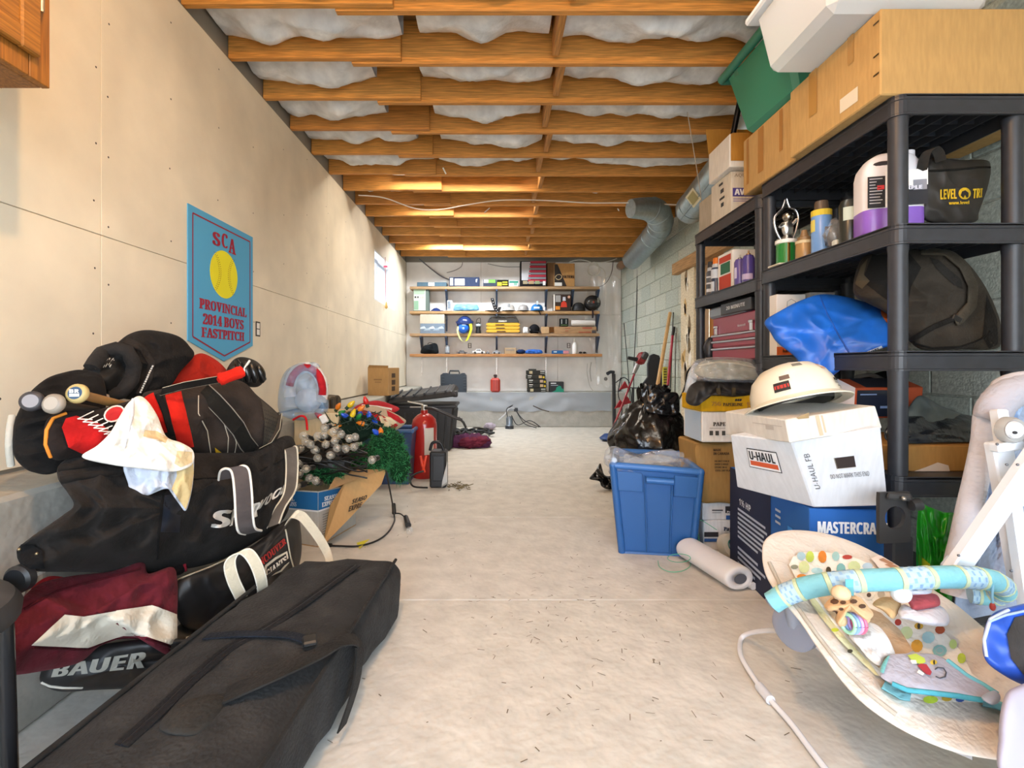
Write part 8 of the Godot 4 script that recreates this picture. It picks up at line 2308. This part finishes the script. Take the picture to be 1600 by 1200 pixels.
func bouncer() -> void:
	var t := thing("baby_bouncer","cream baby bouncer seat with animal print and turquoise toy bar","bouncer",Vector3(0.95,0,-1.25))
	var cream := mt("cloth","d8cfc4")
	var b := pillow(f6([172,300,180,230,225,185,300,166,390,165,500,180,620,215,740,268,850,330,960,400,1080,480,1200,560,1320,660,1430,760,1540,880,1640,1030,1700,1190,1640,1330,1480,1380,1250,1350,1060,1290,860,1190,700,1075,590,960,510,850,450,765,380,660,300,560,220,455,185,380]),0.045,0.10,{"wr": 0.005,"wf": 8.0,"seed": 2,"dish": 0.075,"ea": 5.0,"c": [1400,975]})
	put("seat_pad",pmesh(b,34),cream,t)
	put("pad_piping",tb(b.line(V([1204,880,1222,918,1252,955,1280,995,1315,1040,1355,1080,1400,1115]),0.004),0.005,7),mt("cloth","b9b0a2"),t)
	var ins := patch(b,c6([320,350,345,305,400,284,480,282,570,290,660,312,740,345,800,385,900,440,960,520,1060,640,1150,720,1220,800,1280,920,1390,1010,1390,1070,1250,1070,1050,1065,930,1040,830,960,740,890,660,800,590,720,520,640,440,540,380,470]),0.014,12)
	put("printed_liner",ins,mt("cloth","f0ece2"),t)
	put("side_strip",patch(b,c6([410,500,450,520,540,640,640,760,740,860,790,930,770,925,690,850,580,740,500,640,440,560]),0.016,4),mt("cloth","e4deb0"),t)
	put("tan_pad",patch(b,c6([470,520,560,500,700,560,800,600,900,690,970,800,900,830,820,850,790,890,700,800,600,690,520,590]),0.020,8),mt("cloth","c4a684"),t)
	var prints := [[385,305,22,22,"a9c6cf"],[430,308,22,30,"b9cf5a"],[495,308,22,32,"d9822e"],[565,305,20,24,"9cc4c2"],[625,310,26,12,"b5443a"],[350,362,20,12,"8c8f7c"],[400,362,28,32,"cfd9a0"],[465,380,30,16,"a8cfd6"],[525,378,14,20,"4a3f2a"],[590,370,24,30,"7fb7b8"],[660,360,34,30,"c9d8a4"],[730,358,28,18,"b6cfe0"],[770,382,22,14,"e0a64a"],[388,412,26,14,"dd8f3a"],[735,505,30,26,"f3efe4"],[735,505,12,12,"5a4a40"],[800,500,20,22,"b8b2a6"],[880,520,34,26,"d8a9a4"],[890,650,18,18,"b94334"],[1000,670,24,18,"c9a43c"],[1000,670,8,16,"40382c"],[935,705,34,34,"cfdaa2"],[1050,730,34,32,"a9d3dc"],[1110,690,26,22,"a8502e"],[990,775,32,34,"dba23a"],[1110,800,38,32,"8cc0c0"],[1110,800,20,18,"d9a9b4"],[1180,765,20,26,"c6dc8a"],[1225,840,22,28,"b8d04a"],[1060,1055,40,20,"b9d23c"],[1145,1048,28,16,"d0ae3c"],[1215,1055,24,14,"3f5fae"],[830,470,16,14,"a8cfe0"],[560,690,20,10,"c9d23a"],[640,800,14,10,"4a4230"]]
	for q in prints:
		put("print_motif",patch(b,oval(1140 + q[0] / 3.38,780 + q[1] / 3.38,q[2] / 3.38,q[3] / 3.38,10),0.018 if q[2] > 16 else 0.020,2),mt("print",q[4]),t)
	put("care_label",patch(b,c6([750,318,800,296,945,372,900,385,800,380]),0.02,4),mt("print","ecdcd2"),t)
	put("label_print",patch(b,c6([790,325,812,316,870,345,850,352]),0.022,2).append_(patch(b,c6([820,350,850,345,930,376,880,380]),0.022,2)),mt("print","b98a6c"),t)
	# crotch cover
	var g := pillow(f6([795,915,812,860,850,822,940,816,1060,816,1150,850,1250,930,1340,980,1420,1030,1410,1080,1330,1062,1200,1040,1050,1022,940,1010,860,975,805,945],-0.05),0.014,0.012,{"wr": 0.003,"seed": 4})
	put("crotch_cover",pmesh(g,16),mt("cloth","a9a7b2"),t)
	put("cover_binding",tb(g.line(c6([860,975,940,1008,1050,1020,1200,1038,1330,1060]),0.003),0.005,6),mt("cloth","4f9fae"),t)
	put("cover_binding",tb(g.line(c6([1150,852,1250,930,1340,980,1415,1030]),0.003),0.005,6),mt("cloth","6fb5c0"),t)
	put("cover_band",patch(g,c6([790,910,820,826,848,826,815,920]),0.005,3),mt("cloth","7cc2c4"),t)
	put("mushroom_print",patch(g,c6([940,825,985,816,1030,840,1036,862,1010,872,970,860]),0.005,4),mt("print","b9cc4e"),t)
	put("mushroom_print",patch(g,c6([992,880,1010,868,1040,872,1068,912,1060,930,1040,925]),0.006,4),mt("print","a8323c"),t)
	put("mushroom_stem",patch(g,c6([955,850,985,850,990,870,965,870]),0.006,3).append_(patch(g,c6([1000,900,1030,920,1020,932,990,915]),0.006,3)),mt("print","efe8dc"),t)
	put("bee_print",patch(g,oval(1140 + 1078 / 3.38,780 + 862 / 3.38,5.5,4,10),0.006,3),mt("print","d9b93a"),t)
	put("bee_print",patch(g,oval(1140 + 1080 / 3.38,780 + 862 / 3.38,1.4,4,8),0.008,2),mt("print","2c2822"),t)
	put("swirl_print",tb(g.line(c6([1085,900,1100,890,1130,892,1143,915,1138,938,1110,945,1088,935]),0.005),0.0012,5),mt("print","4a4a52"),t)
	put("buckle",pmesh(pillow(f6([1330,1045,1395,1010,1430,1040,1420,1075,1380,1085],-0.09),0.012,0.02,{"wr": 0.0}),6),mt("plastic","9aa0ae"),t)
	for s in [[812,975,905,1030,955,1038],[1330,1065,1400,1080,1470,1105]]:
		put("side_strap",strap_on(b,c6(s),0.010,0.03),mt("cloth","7fb9bf"),t)
	# frame,hub and foot wire
	var hub := P(1243,980,1.30)
	put("hub",MB.new().lathe([Vector2(0,-0.018),Vector2(0.048,-0.018),Vector2(0.056,-0.008),Vector2(0.056,0.012),Vector2(0.044,0.02),Vector2(0,0.022)],Transform3D(Basis.from_euler(Vector3(0.3,0.5,PI / 2)),hub),28),mt("plastic","8f93a3"),t)
	put("hub_arm",tb([hub,P(1236,935,1.27),P(1222,918,1.30)],[0.02,0.016,0.012],10),mt("plastic","9aa0b0"),t)
	put("bar_socket",tb([P(1204,945,1.27),P(1214,936,1.265)],[0.017,0.02],12),mt("plastic","8a8791"),t)
	var wire := spline([hub + Vector3(-0.01,-0.03,-0.02),P(1205,985,1.52),P(1172,989,1.66),L(1158,998,0.012),L(1156,1017,0.012),L(1162,1034,0.012),L(1181,1064,0.012),L(1199,1088,0.012),L(1235,1129,0.012),L(1262,1165,0.012),L(1300,1215,0.012)],6,false)
	put("foot_wire",MB.new().tube(wire,0.0075,10),mt("gloss","e8e8ec"),t)
	put("rubber_foot",tb([L(1186,1072,0.014),L(1204,1094,0.014)],[0.013,0.013],10),mt("plastic","d9d9de"),t)
	var wr := spline([Vector3(1.30,0.13,-1.22),Vector3(1.33,0.02,-1.5),Vector3(1.31,0.012,-1.3),Vector3(1.2,0.012,-0.95)],8,false)
	put("foot_wire",MB.new().tube(wr,0.0075,10),mt("gloss","e8e8ec"),t)
	put("support_tube",tb(spline([hub,P(1280,1010,1.3),P(1400,1120,1.12),P(1520,1180,1.02)],5,false),0.010,8),mt("gloss","d9d9de"),t)
	# toy bar
	var bar := spline([P(1206,942,1.265),P(1230,928,1.25),P(1270,916,1.22),P(1330,908,1.19),P(1400,905,1.17),P(1460,902,1.17),P(1510,902,1.18),P(1545,906,1.20),P(1564,914,1.23),P(1566,924,1.26),P(1548,930,1.29),P(1515,926,1.31)],8,false)
	var cols := ["86c3cd","c6d2ac","b6d3e2","c6d2ac"]
	var wd := [6,1,5,1]
	var at := 0; var k := 0
	while at < bar.size() - 1:
		var e := mini(at + wd[k % 4],bar.size() - 1)
		put("bar_sleeve",MB.new().tube(bar.slice(at,e + 1),0.0255 + 0.0012 * (k % 2),14),mt("cloth",cols[k % 4]),t)
		if k % 4 == 2: # woven check
			var ck := MB.new()
			for i in range(at,e):
				for j in 12:
					if (i + j) % 2: continue
					var an := TAU * j / 12
					var ax: Vector3 = (bar[i + 1] - bar[i])
					var n1 := ax.cross(Vector3.UP).normalized(); var n2 := n1.cross(ax).normalized()
					var o := (n1 * cos(an) + n2 * sin(an)) * 0.0262; var o2 := (n1 * cos(an + 0.4) + n2 * sin(an + 0.4)) * 0.0262
					ck.quad(bar[i] + o,bar[i] + ax * 0.6 + o,bar[i] + ax * 0.6 + o2,bar[i] + o2,o)
			put("woven_check",ck,mt("print","8fb4d6"),t)
		at = e; k += 1
	# toys hanging from the bar: each its own thing
	var gf := thing("plush_giraffe","small beige spotted plush toy with teething rings hanging from the toy bar","plush toy",P(1320,960,1.17))
	b = pillow(f6([500,560,540,520,620,500,690,520,735,570,760,610,730,640,690,620,640,590,600,610,590,660,565,655,560,600,520,590],-0.14),0.03,0.025,{"wr": 0.001,"c": [1328,945]})
	put("body",pmesh(b,10),mt("cloth","d8b48a"),gf)
	put("head",MB.new().ball(P(1314,927,1.115),Vector3(0.020,0.017,0.018),10,14),mt("cloth","e3c69e"),gf)
	for q in [[555,540,7],[600,545,5],[655,540,6],[700,565,6],[590,580,4],[556,598,5]]: put("spot",patch(b,oval(1140 + q[0] / 3.38,780 + q[1] / 3.38,q[2],q[2] * 0.6,7),0.003,2),mt("print","5c3d2a"),gf)
	for q in [[590,640],[712,622]]: put("paw",MB.new().ball(P(1140 + q[0] / 3.38,780 + q[1] / 3.38,1.115),Vector3(0.012,0.014,0.011),8,10),mt("cloth","dcb98f"),gf)
	var i4 := 0
	for c in ["a9d8b4","8fb0dc","d0a8d8","e0708c"]:
		var ring := []
		for j in 17: ring.append(P(1325 + i4 * 5.6,974,1.10 + i4 * 0.004) + Vector3(0.006 * cos(TAU * j / 16),0.020 * sin(TAU * j / 16),0.014 * cos(TAU * j / 16)))
		put("teething_ring",MB.new().tube(ring,0.0042,8,false),mt("plastic",c,0.3),gf)
		i4 += 1
	put("hanging_loop",MB.new().ribbon([P(1327,905,1.155),P(1327,918,1.15),P(1328,930,1.125)],Vector3(0.009,0,0),0.002),mt("cloth","6db6c4"),gf)
	var dg := thing("plush_dog","white and red plush toy with floppy beige ear lying on the bouncer","plush toy",P(1440,960,1.2))
	put("white_body",pmesh(pillow(f6([890,590,920,555,980,575,1100,560,1150,600,1160,650,1130,672,1040,665,950,640,900,625],-0.07),0.04,0.03,{"wr": 0.002}),12),mt("cloth","e2e2ea"),dg)
	put("red_band",pmesh(pillow(f6([925,520,960,505,1085,500,1112,556,1060,575,975,585,945,550],-0.09),0.035,0.03,{"wr": 0.002}),10),mt("cloth","b4565c"),dg)
	put("white_head",pmesh(pillow(f6([930,500,935,470,970,452,1060,448,1062,500,1000,508],-0.09),0.03,0.03,{"wr": 0.002}),10),mt("cloth","e6e6ec"),dg)
	put("white_paw",MB.new().ball(P(1140 + 905 / 3.38,780 + 500 / 3.38,1.16),Vector3(0.022,0.02,0.02),8,12),mt("cloth","e8e4e2"),dg)
	put("beige_ear",pmesh(pillow(f6([755,555,800,520,860,520,905,550,890,600,860,632,810,590],-0.06),0.022,0.02,{"wr": 0.002}),10),mt("cloth","cfab7c"),dg)
	var cl := thing("white_cloth","folded white muslin cloth in the bouncer seat","cloth",P(1360,1010,1.15))
	put("cloth",pmesh(pillow(f6([630,720,660,670,720,648,780,665,830,720,865,790,870,822,820,835,795,880,740,850,680,780],-0.03),0.03,0.03,{"wr": 0.008,"wf": 14.0,"st": Vector3(2.0,0.7,0.7)}),14),mt("cloth","ece6e0"),cl)
	var lp := thing("link_toy","thin blue plastic link hanging from the toy bar end","toy",P(1551,950,1.26))
	put("link",tb([P(1551,912,1.17),P(1550,930,1.17),P(1551,944,1.17)],0.003,6),mt("plastic","8cc0d6"),lp)
	put("red_tip",MB.new().ball(P(1551,948,1.17),Vector3(0.006,0.010,0.006),6,8),mt("plastic","b5443c"),lp)

func swing() -> void:
	var t := thing("baby_swing","white-legged folding baby swing with grey padded seat at right edge","swing",Vector3(1.35,0,-1.4))
	var white := mt("plastic","e3e6ec")
	var bar := func(x0: float,y0: float,d0: float,x1: float,y1: float,d1: float,w: float,th: float) -> MB:
		var a := P(x0,y0,d0); var z := P(x1,y1,d1)
		var dr := (z - a).normalized()
		var s := dr.cross(Vector3.BACK).normalized()
		var n := s.cross(dr)
		var m := MB.new()
		return m.box((a + z) * 0.5,Vector3((z - a).length(),w,th),0.004,Basis(dr,s,n))
	put("front_leg",bar.call(1486,900,1.26,1640,678,1.26,0.046,0.03),white,t)
	put("rear_leg",bar.call(1556,690,1.33,1598,935,1.33,0.045,0.03),white,t)
	put("lower_leg",bar.call(1560,640,1.36,1640,1180,1.2,0.03,0.03),white,t)
	put("top_bar",bar.call(1552,700,1.31,1660,684,1.31,0.024,0.03),white,t)
	put("joint_cover",bx(P(1486,882,1.28),Vector3(0.05,0.035,0.035),0.012,Basis(Vector3.BACK,0.9)),mt("plastic","b9c3d4"),t)
	put("hub",MB.new().lathe([Vector2(0,0.012),Vector2(0.030,0.012),Vector2(0.034,0.004),Vector2(0.034,-0.012),Vector2(0,-0.014)],Transform3D(Basis(Vector3.RIGHT,PI / 2),P(1580,672,1.30)),24),mt("plastic","a9a6a2"),t)
	put("hub_cap",MB.new().lathe([Vector2(0,0.018),Vector2(0.02,0.017),Vector2(0.023,0.01)],Transform3D(Basis(Vector3.RIGHT,PI / 2),P(1578,671,1.295)),20),mt("plastic","dcdde0"),t)
	put("hub_button",MB.new().ball(P(1586,676,1.275),Vector3(0.006,0.004,0.004),6,8),mt("plastic","2c2c30"),t)
	for q in [[1558,694,1.3],[1573,726,1.25],[1590,726,1.24],[1580,892,1.29],[1498,868,1.24]]:
		put("rivet",MB.new().ball(P(q[0],q[1],q[2] - 0.002),Vector3.ONE * 0.0035,5,8),mt("metal","7d8088"),t)
	var edge := PP([1640,600,1.40,1600,598,1.41,1572,606,1.42,1552,626,1.43,1541,650,1.43,1537,690,1.43,1527,740,1.43,1513,800,1.42,1502,850,1.42,1494,886,1.41,1490,930,1.4])
	var rr := []
	for i in edge.size(): rr.append(0.029 + (0.004 if i < 14 else 0.0))
	put("padded_edge",MB.new().tube(edge,rr,16),mt("cloth","c5c2c8"),t)
	put("seat_sleeve",MB.new().tube(PP([1620,604,1.395,1580,614,1.40,1558,632,1.41,1549,656,1.415]),[0.04,0.042,0.044,0.042,0.043,0.041,0.043,0.041,0.042,0.043,0.041,0.043,0.041,0.042,0.042,0.042,0.042,0.04,0.036],18),mt("cloth","b3b0b8"),t)
	var b := pillow([1552,650,1.47,1580,620,1.47,1650,600,1.47,1660,760,1.45,1650,960,1.42,1560,960,1.42,1494,960,1.41,1506,860,1.43,1530,760,1.45],0.012,0.03,{"wr": 0.016,"wf": 7.0,"ea": 6.0,"st": Vector3(2.2,0.5,1.0),"seed": 3})
	put("seat_mesh",pmesh(b,20),mt("cloth","9ba6ba"),t)
	put("mesh_panel",patch(b,V([1556,650,1590,622,1598,640,1588,660,1560,662]),0.006,5),mt("cloth","a9bdd9"),t)
	put("tag",patch(b,V([1592,762,1604,764,1604,792,1589,790]),0.02,3),mt("print","dfe2ea"),t)
	b = pillow([1535,1000,0.99,1545,966,1.0,1572,950,1.02,1640,944,1.04,1680,1010,1.02,1650,1090,0.98,1602,1072,0.97,1568,1055,0.97,1540,1032,0.98],0.04,0.05,{"wr": 0.006,"seed": 8})
	t = thing("blue_bag","royal blue bag with black mesh window at the right edge","bag",P(1600,1080,1.0))
	put("bag_body",pmesh(b,18),mt("vinyl","2350b5",0.4),t)
	put("mesh_window",patch(b,V([1574,992,1586,966,1625,956,1640,1010,1622,1056,1600,1054,1580,1028]),0.004,6),mt("cloth","3a3634"),t)
	put("fold_line",tb(b.line(V([1542,1026,1538,1000,1548,968,1576,954]),0.002),0.003,6),mt("print","b9c6e2"),t)
	put("fold_line",tb(b.line(V([1546,972,1572,962,1600,956]),0.003),0.0025,6),mt("print","9fb2dc"),t)
	t = thing("grey_case","smooth grey case corner with black opening at bottom right","case",P(1610,1150,0.86))
	put("case",pmesh(pillow([1560,1150,0.88,1568,1092,0.9,1590,1072,0.91,1650,1060,0.92,1680,1150,0.9,1650,1210,0.86,1566,1208,0.86],0.03,0.08,{"wr": 0.001,"ea": 4.0}),14),mt("plastic","a9a4b4",0.6),t)
	put("case_body",span(Vector3(0.93,0.0,-0.93),Vector3(1.18,0.29,-0.80),0.02),mt("plastic","a9a4b4",0.6),t)

# ---------------------------------------------------------------- far right corner and ceiling
func right_corner() -> void:
	var galv := mt("metal","9fb0b8",0.42)
	var t := thing("duct","galvanised round duct with capped end and label high on the right wall","duct",P(1110,300,4.0))
	var a := P(1080,326,4.25); var z := P(1152,236,3.45)
	put("pipe",tb([a,z,z + (z - a) * 0.6],0.125,28),galv,t)
	var dr := (z - a).normalized()
	put("end_cap",tb([a + dr * 0.06,a - dr * 0.005,a - dr * 0.05,a - dr * 0.075],[0.129,0.129,0.115,0.07],28),galv,t)
	put("seam",tb([a + Vector3(-0.09,-0.09,0),z + Vector3(-0.09,-0.09,0)],0.006,6),galv,t)
	var n := Vector3(-0.75,-0.4,0.5); n = (n - dr * n.dot(dr)).normalized()
	var cc := a + dr * 0.30 + n * 0.127
	var sx := dr * 0.075; var sy := n.cross(dr).normalized() * 0.055
	if sy.y < 0: sy = -sy
	put("label_frame",MB.new().quad_(cc - sx + sy,cc + sx + sy,cc + sx - sy,cc - sx - sy,n),mt("print","d9d5b8"),t)
	cc += n * 0.002
	put("label_panel",MB.new().quad_(cc - sx * 0.75 + sy * 0.7,cc + sx * 0.75 + sy * 0.7,cc + sx * 0.75 - sy * 0.7,cc - sx * 0.75 - sy * 0.7,n),mt("print","a39c6e"),t)
	t = thing("duct","galvanised elbow duct dropping from the joists along the right wall","duct",P(1010,370,5.8))
	var e := spline([P(985,326,4.9),P(1006,326,4.95),P(1024,330,5.02),P(1032,346,5.15),P(1026,362,5.4),P(1008,383,5.85),P(988,406,6.5)],5,false)
	var rr := []
	for i in e.size(): rr.append(lerpf(0.09,0.125,minf(i / 10.0,1.0)))
	put("pipe",MB.new().tube(e,rr,24),galv,t)
	for i in [8,12,15,18,22]:
		var d2: Vector3 = (e[i + 1] - e[i]).normalized()
		put("joint_band",MB.new().tube([e[i] - d2 * 0.012,e[i] - d2 * 0.005,e[i] + d2 * 0.005,e[i] + d2 * 0.012],[rr[i],rr[i] + 0.006,rr[i] + 0.006,rr[i]],24,false),galv,t)
	one("pipe_stub","short brown pipe stub at the top right corner of back wall","pipe",tb([P(969,416,7.95),P(971,414,7.6)],0.06,14),mt("plastic","7d6046"))
	# hanging wire with plug by the shelf
	t = thing("hanging_wire","thin wire with black plug hanging from joists to the shelf corner","wire",P(1103,370,3.2))
	put("wire",tb([P(1074,175,3.3),P(1088,260,3.28),P(1101,346,3.25)],0.0028,5),mt("plastic","b5b0a6"),t)
	put("plug",tb([P(1101,346,3.25),P(1103,360,3.25)],[0.010,0.014],10),mt("plastic","1e1e20"),t)
	put("clip",tb([P(1100,362,3.24),P(1106,364,3.24)],0.010,8),mt("metal","9a958c"),t)
	put("lead",tb(PP([1102,366,3.26,1098,420,3.30,1093,500,3.31,1092,560,3.30]),0.003,5),mt("plastic","1e2230"),t)
	# white cable under the joists
	var y := JOIST - 0.012
	var pts := []
	for q in [[560,305],[600,309],[650,326],[690,327],[730,320],[780,313],[850,313],[920,317],[990,317],[1058,320]]: pts.append(P(q[0],q[1],4.92))
	t = thing("overhead_cable","slack white cable strung across the undersides of the joists","cable",P(800,314,4.92))
	put("cable",MB.new().tube(spline(pts,6,false),0.006,6),mt("plastic","e8e0d4"),t)
	for q in [[692,262,697,272,4.15],[757,332,765,325,5.15],[965,326,967,329,5.1]]:
		put("loose_end",tb([P(q[0],q[1],q[4]),P(q[2],q[3],q[4] + 0.02)],0.006,6),mt("plastic","ebe6dc"),t)
	# leaning tools in the corner
	t = thing("wooden_pole","pale wooden broom handle leaning against the block wall","pole",P(1000,650,4.6))
	put("handle",tb([Vector3(1.34,0.02,-4.55),P(1047,489,5.55)],0.019,14),mt("woody","cda873"),t)
	t = thing("red_pole","red broom handle with black grip leaning on block wall","pole",P(1040,640,5.1))
	put("handle",tb([Vector3(1.70,0.02,-5.15),P(1051,522,5.55)],0.015,12),mt("gloss","a3243c"),t)
	put("grip",tb([P(1051,524,5.54),P(1053,511,5.56)],0.017,12),mt("plastic","1d1d20"),t)
	one("thin_rod","thin dark metal rod leaning behind the broom handles","rod",tb([Vector3(1.93,0.02,-5.62),P(1052,488,5.60)],0.008,8),mt("metal","5a5d5a"))
	one("wall_rod","second thin grey rod upright against block wall near doorway","rod",tb([Vector3(1.955,0.02,-5.5),P(1056,520,5.48)],0.007,8),mt("metal","7a7d78"))
	t = thing("black_board","tall black board with rounded top leaning in the right corner","board",P(1018,660,5.9))
	put("board",MB.new().prism([Vector2(-0.12,0),Vector2(0.1,0),Vector2(0.1,0.98),Vector2(0.07,1.05),Vector2(0.01,1.07),Vector2(-0.03,1.05),Vector2(-0.06,0.95),Vector2(-0.06,0.80),Vector2(-0.12,0.72)],0.05,Transform3D(Basis(Vector3.RIGHT,Vector3(0,1,-0.06).normalized(),Vector3.BACK),Vector3(1.83,0.005,-5.80))),mt("plastic","20242c",0.6),t)
	put("rail",span(P(1013,576,5.86) + Vector3(0,-0.004,-0.02),P(1040,574,5.86),0.001),mt("metal","8a8d90"),t)
	t = thing("spirit_level","yellow and black ruled strip standing beside the black board","level",P(1036,660,5.75))
	put("strip",span(Vector3(1.905,0.0,-5.74),Vector3(1.955,0.92,-5.71),0.003),mt("print","c9bd45"),t)
	for i in 12: put("tick",MB.new().rect([Vector3(1.91,0.90 - i * 0.03,-5.708),Vector3(1.945,0.90 - i * 0.03,-5.708),Vector3(1.945,0.888 - i * 0.03,-5.708),Vector3(1.91,0.888 - i * 0.03,-5.708)],0.001),mt("print","3a3a2c"),t)
	# string trimmer
	t = thing("string_trimmer","red and black string trimmer standing on its head in the corner","trimmer",P(955,680,6.2))
	var s0 := P(953,676,6.2); s0.y = 0.06
	var s1 := P(1000,562,6.5)
	put("shaft",tb([s0,s1],0.014,10),mt("gloss","8e1c2a"),t)
	put("engine",bx(P(1002,560,6.52),Vector3(0.12,0.16,0.12),0.03,Basis(Vector3.BACK,-0.5)),mt("plastic","8c2626"),t)
	put("engine_cover",bx(P(1006,556,6.50),Vector3(0.08,0.10,0.14),0.02,Basis(Vector3.BACK,-0.5)),mt("plastic","3a3838"),t)
	put("grip",tb([P(981,559,6.5),P(996,562,6.5)],[0.022,0.03],10),mt("plastic","1c1c1e"),t)
	put("clamp",tb([P(996,570,6.47),P(990,584,6.44)],[0.035,0.025],10),mt("metal","9d9a98"),t)
	put("head_guard",MB.new().lathe([Vector2(0,0),Vector2(0.10,0.0),Vector2(0.11,0.02),Vector2(0.05,0.07),Vector2(0,0.075)],up_at(Vector3(s0.x - 0.02,0.02,s0.z)),20),mt("plastic","27457f"),t)
	for q in [[974,603],[978,627],[967,632]]: put("red_guard",MB.new().prism([Vector2(-0.06,-0.05),Vector2(0.07,-0.02),Vector2(0.02,0.06)],0.02,Transform3D(Basis(Vector3.UP,0.3),P(q[0],q[1],6.35))),mt("plastic","a3222e"),t)
	t = thing("metal_frame","dark wire frame tangled beside the string trimmer","frame",P(978,660,6.7))  # metal frame of unknown kind, built from thin bent bars
	for q in [[962,598,975,590,984,600,978,616],[966,612,975,606,990,606,1012,606],[970,590,966,616,972,640,966,664],[982,596,986,620,984,650,985,662]]:
		put("bar",tb(PP([q[0],q[1],6.7,q[2],q[3],6.7,q[4],q[5],6.7,q[6],q[7],6.7]),0.007,6),mt("metal","2d3138"),t)
	put("upright",tb([P(989,606,6.68),P(989,667,6.68)],0.018,8),mt("plastic","26282c"),t)
	t = thing("jack_post","black steel post with hooked top standing at the back ledge","post",P(960,672,7.1))
	var jp := P(960,575,7.1)
	put("post",tb([Vector3(jp.x,0.0,jp.z),Vector3(jp.x - 0.01,P(0,584,7.1).y,jp.z)],0.026,12),mt("plastic","26272b"),t)
	put("hook",tb([P(959,582,7.1),P(954,581,7.08),P(949,584,7.05)],[0.028,0.022,0.026],10),mt("metal","4a4b50"),t)
	for q in [["dark cable running down the right corner by the block wall",[975,505,978,540,982,590,984,640],7.5],["second dark cable hung from the duct down the block wall",[996,420,994,500,991,560,990,610],7.1]]:
		pts = []
		for i in range(0,q[1].size(),2): pts.append(P(q[1][i],q[1][i + 1],q[2]))
		one("wall_cable",q[0],"cable",tb(spline(pts,5,false),0.007,6),mt("plastic","3a3d3c"))
	t = thing("black_cable","black cord looping up beside the wrapped cushion by the doorway","cord",P(1065,620,3.3))
	put("cord",tb(PP([1082,572,3.2,1074,582,3.25,1070,605,3.3,1062,622,3.3,1056,632,3.3]),0.006,6),mt("plastic","1c1c1e"),t)

func _ready() -> void:
	wob.noise_type = FastNoiseLite.TYPE_SIMPLEX_SMOOTH
	wob.frequency = 1.0
	wob.fractal_type = FastNoiseLite.FRACTAL_NONE
	wob.seed = 7
	stage()
	room()
	left_wall_things()
	sports_pile()
	holiday_heap()
	left_middle()
	back_wall()
	shelves()
	right_floor()
	bouncer()
	swing()
	right_corner()
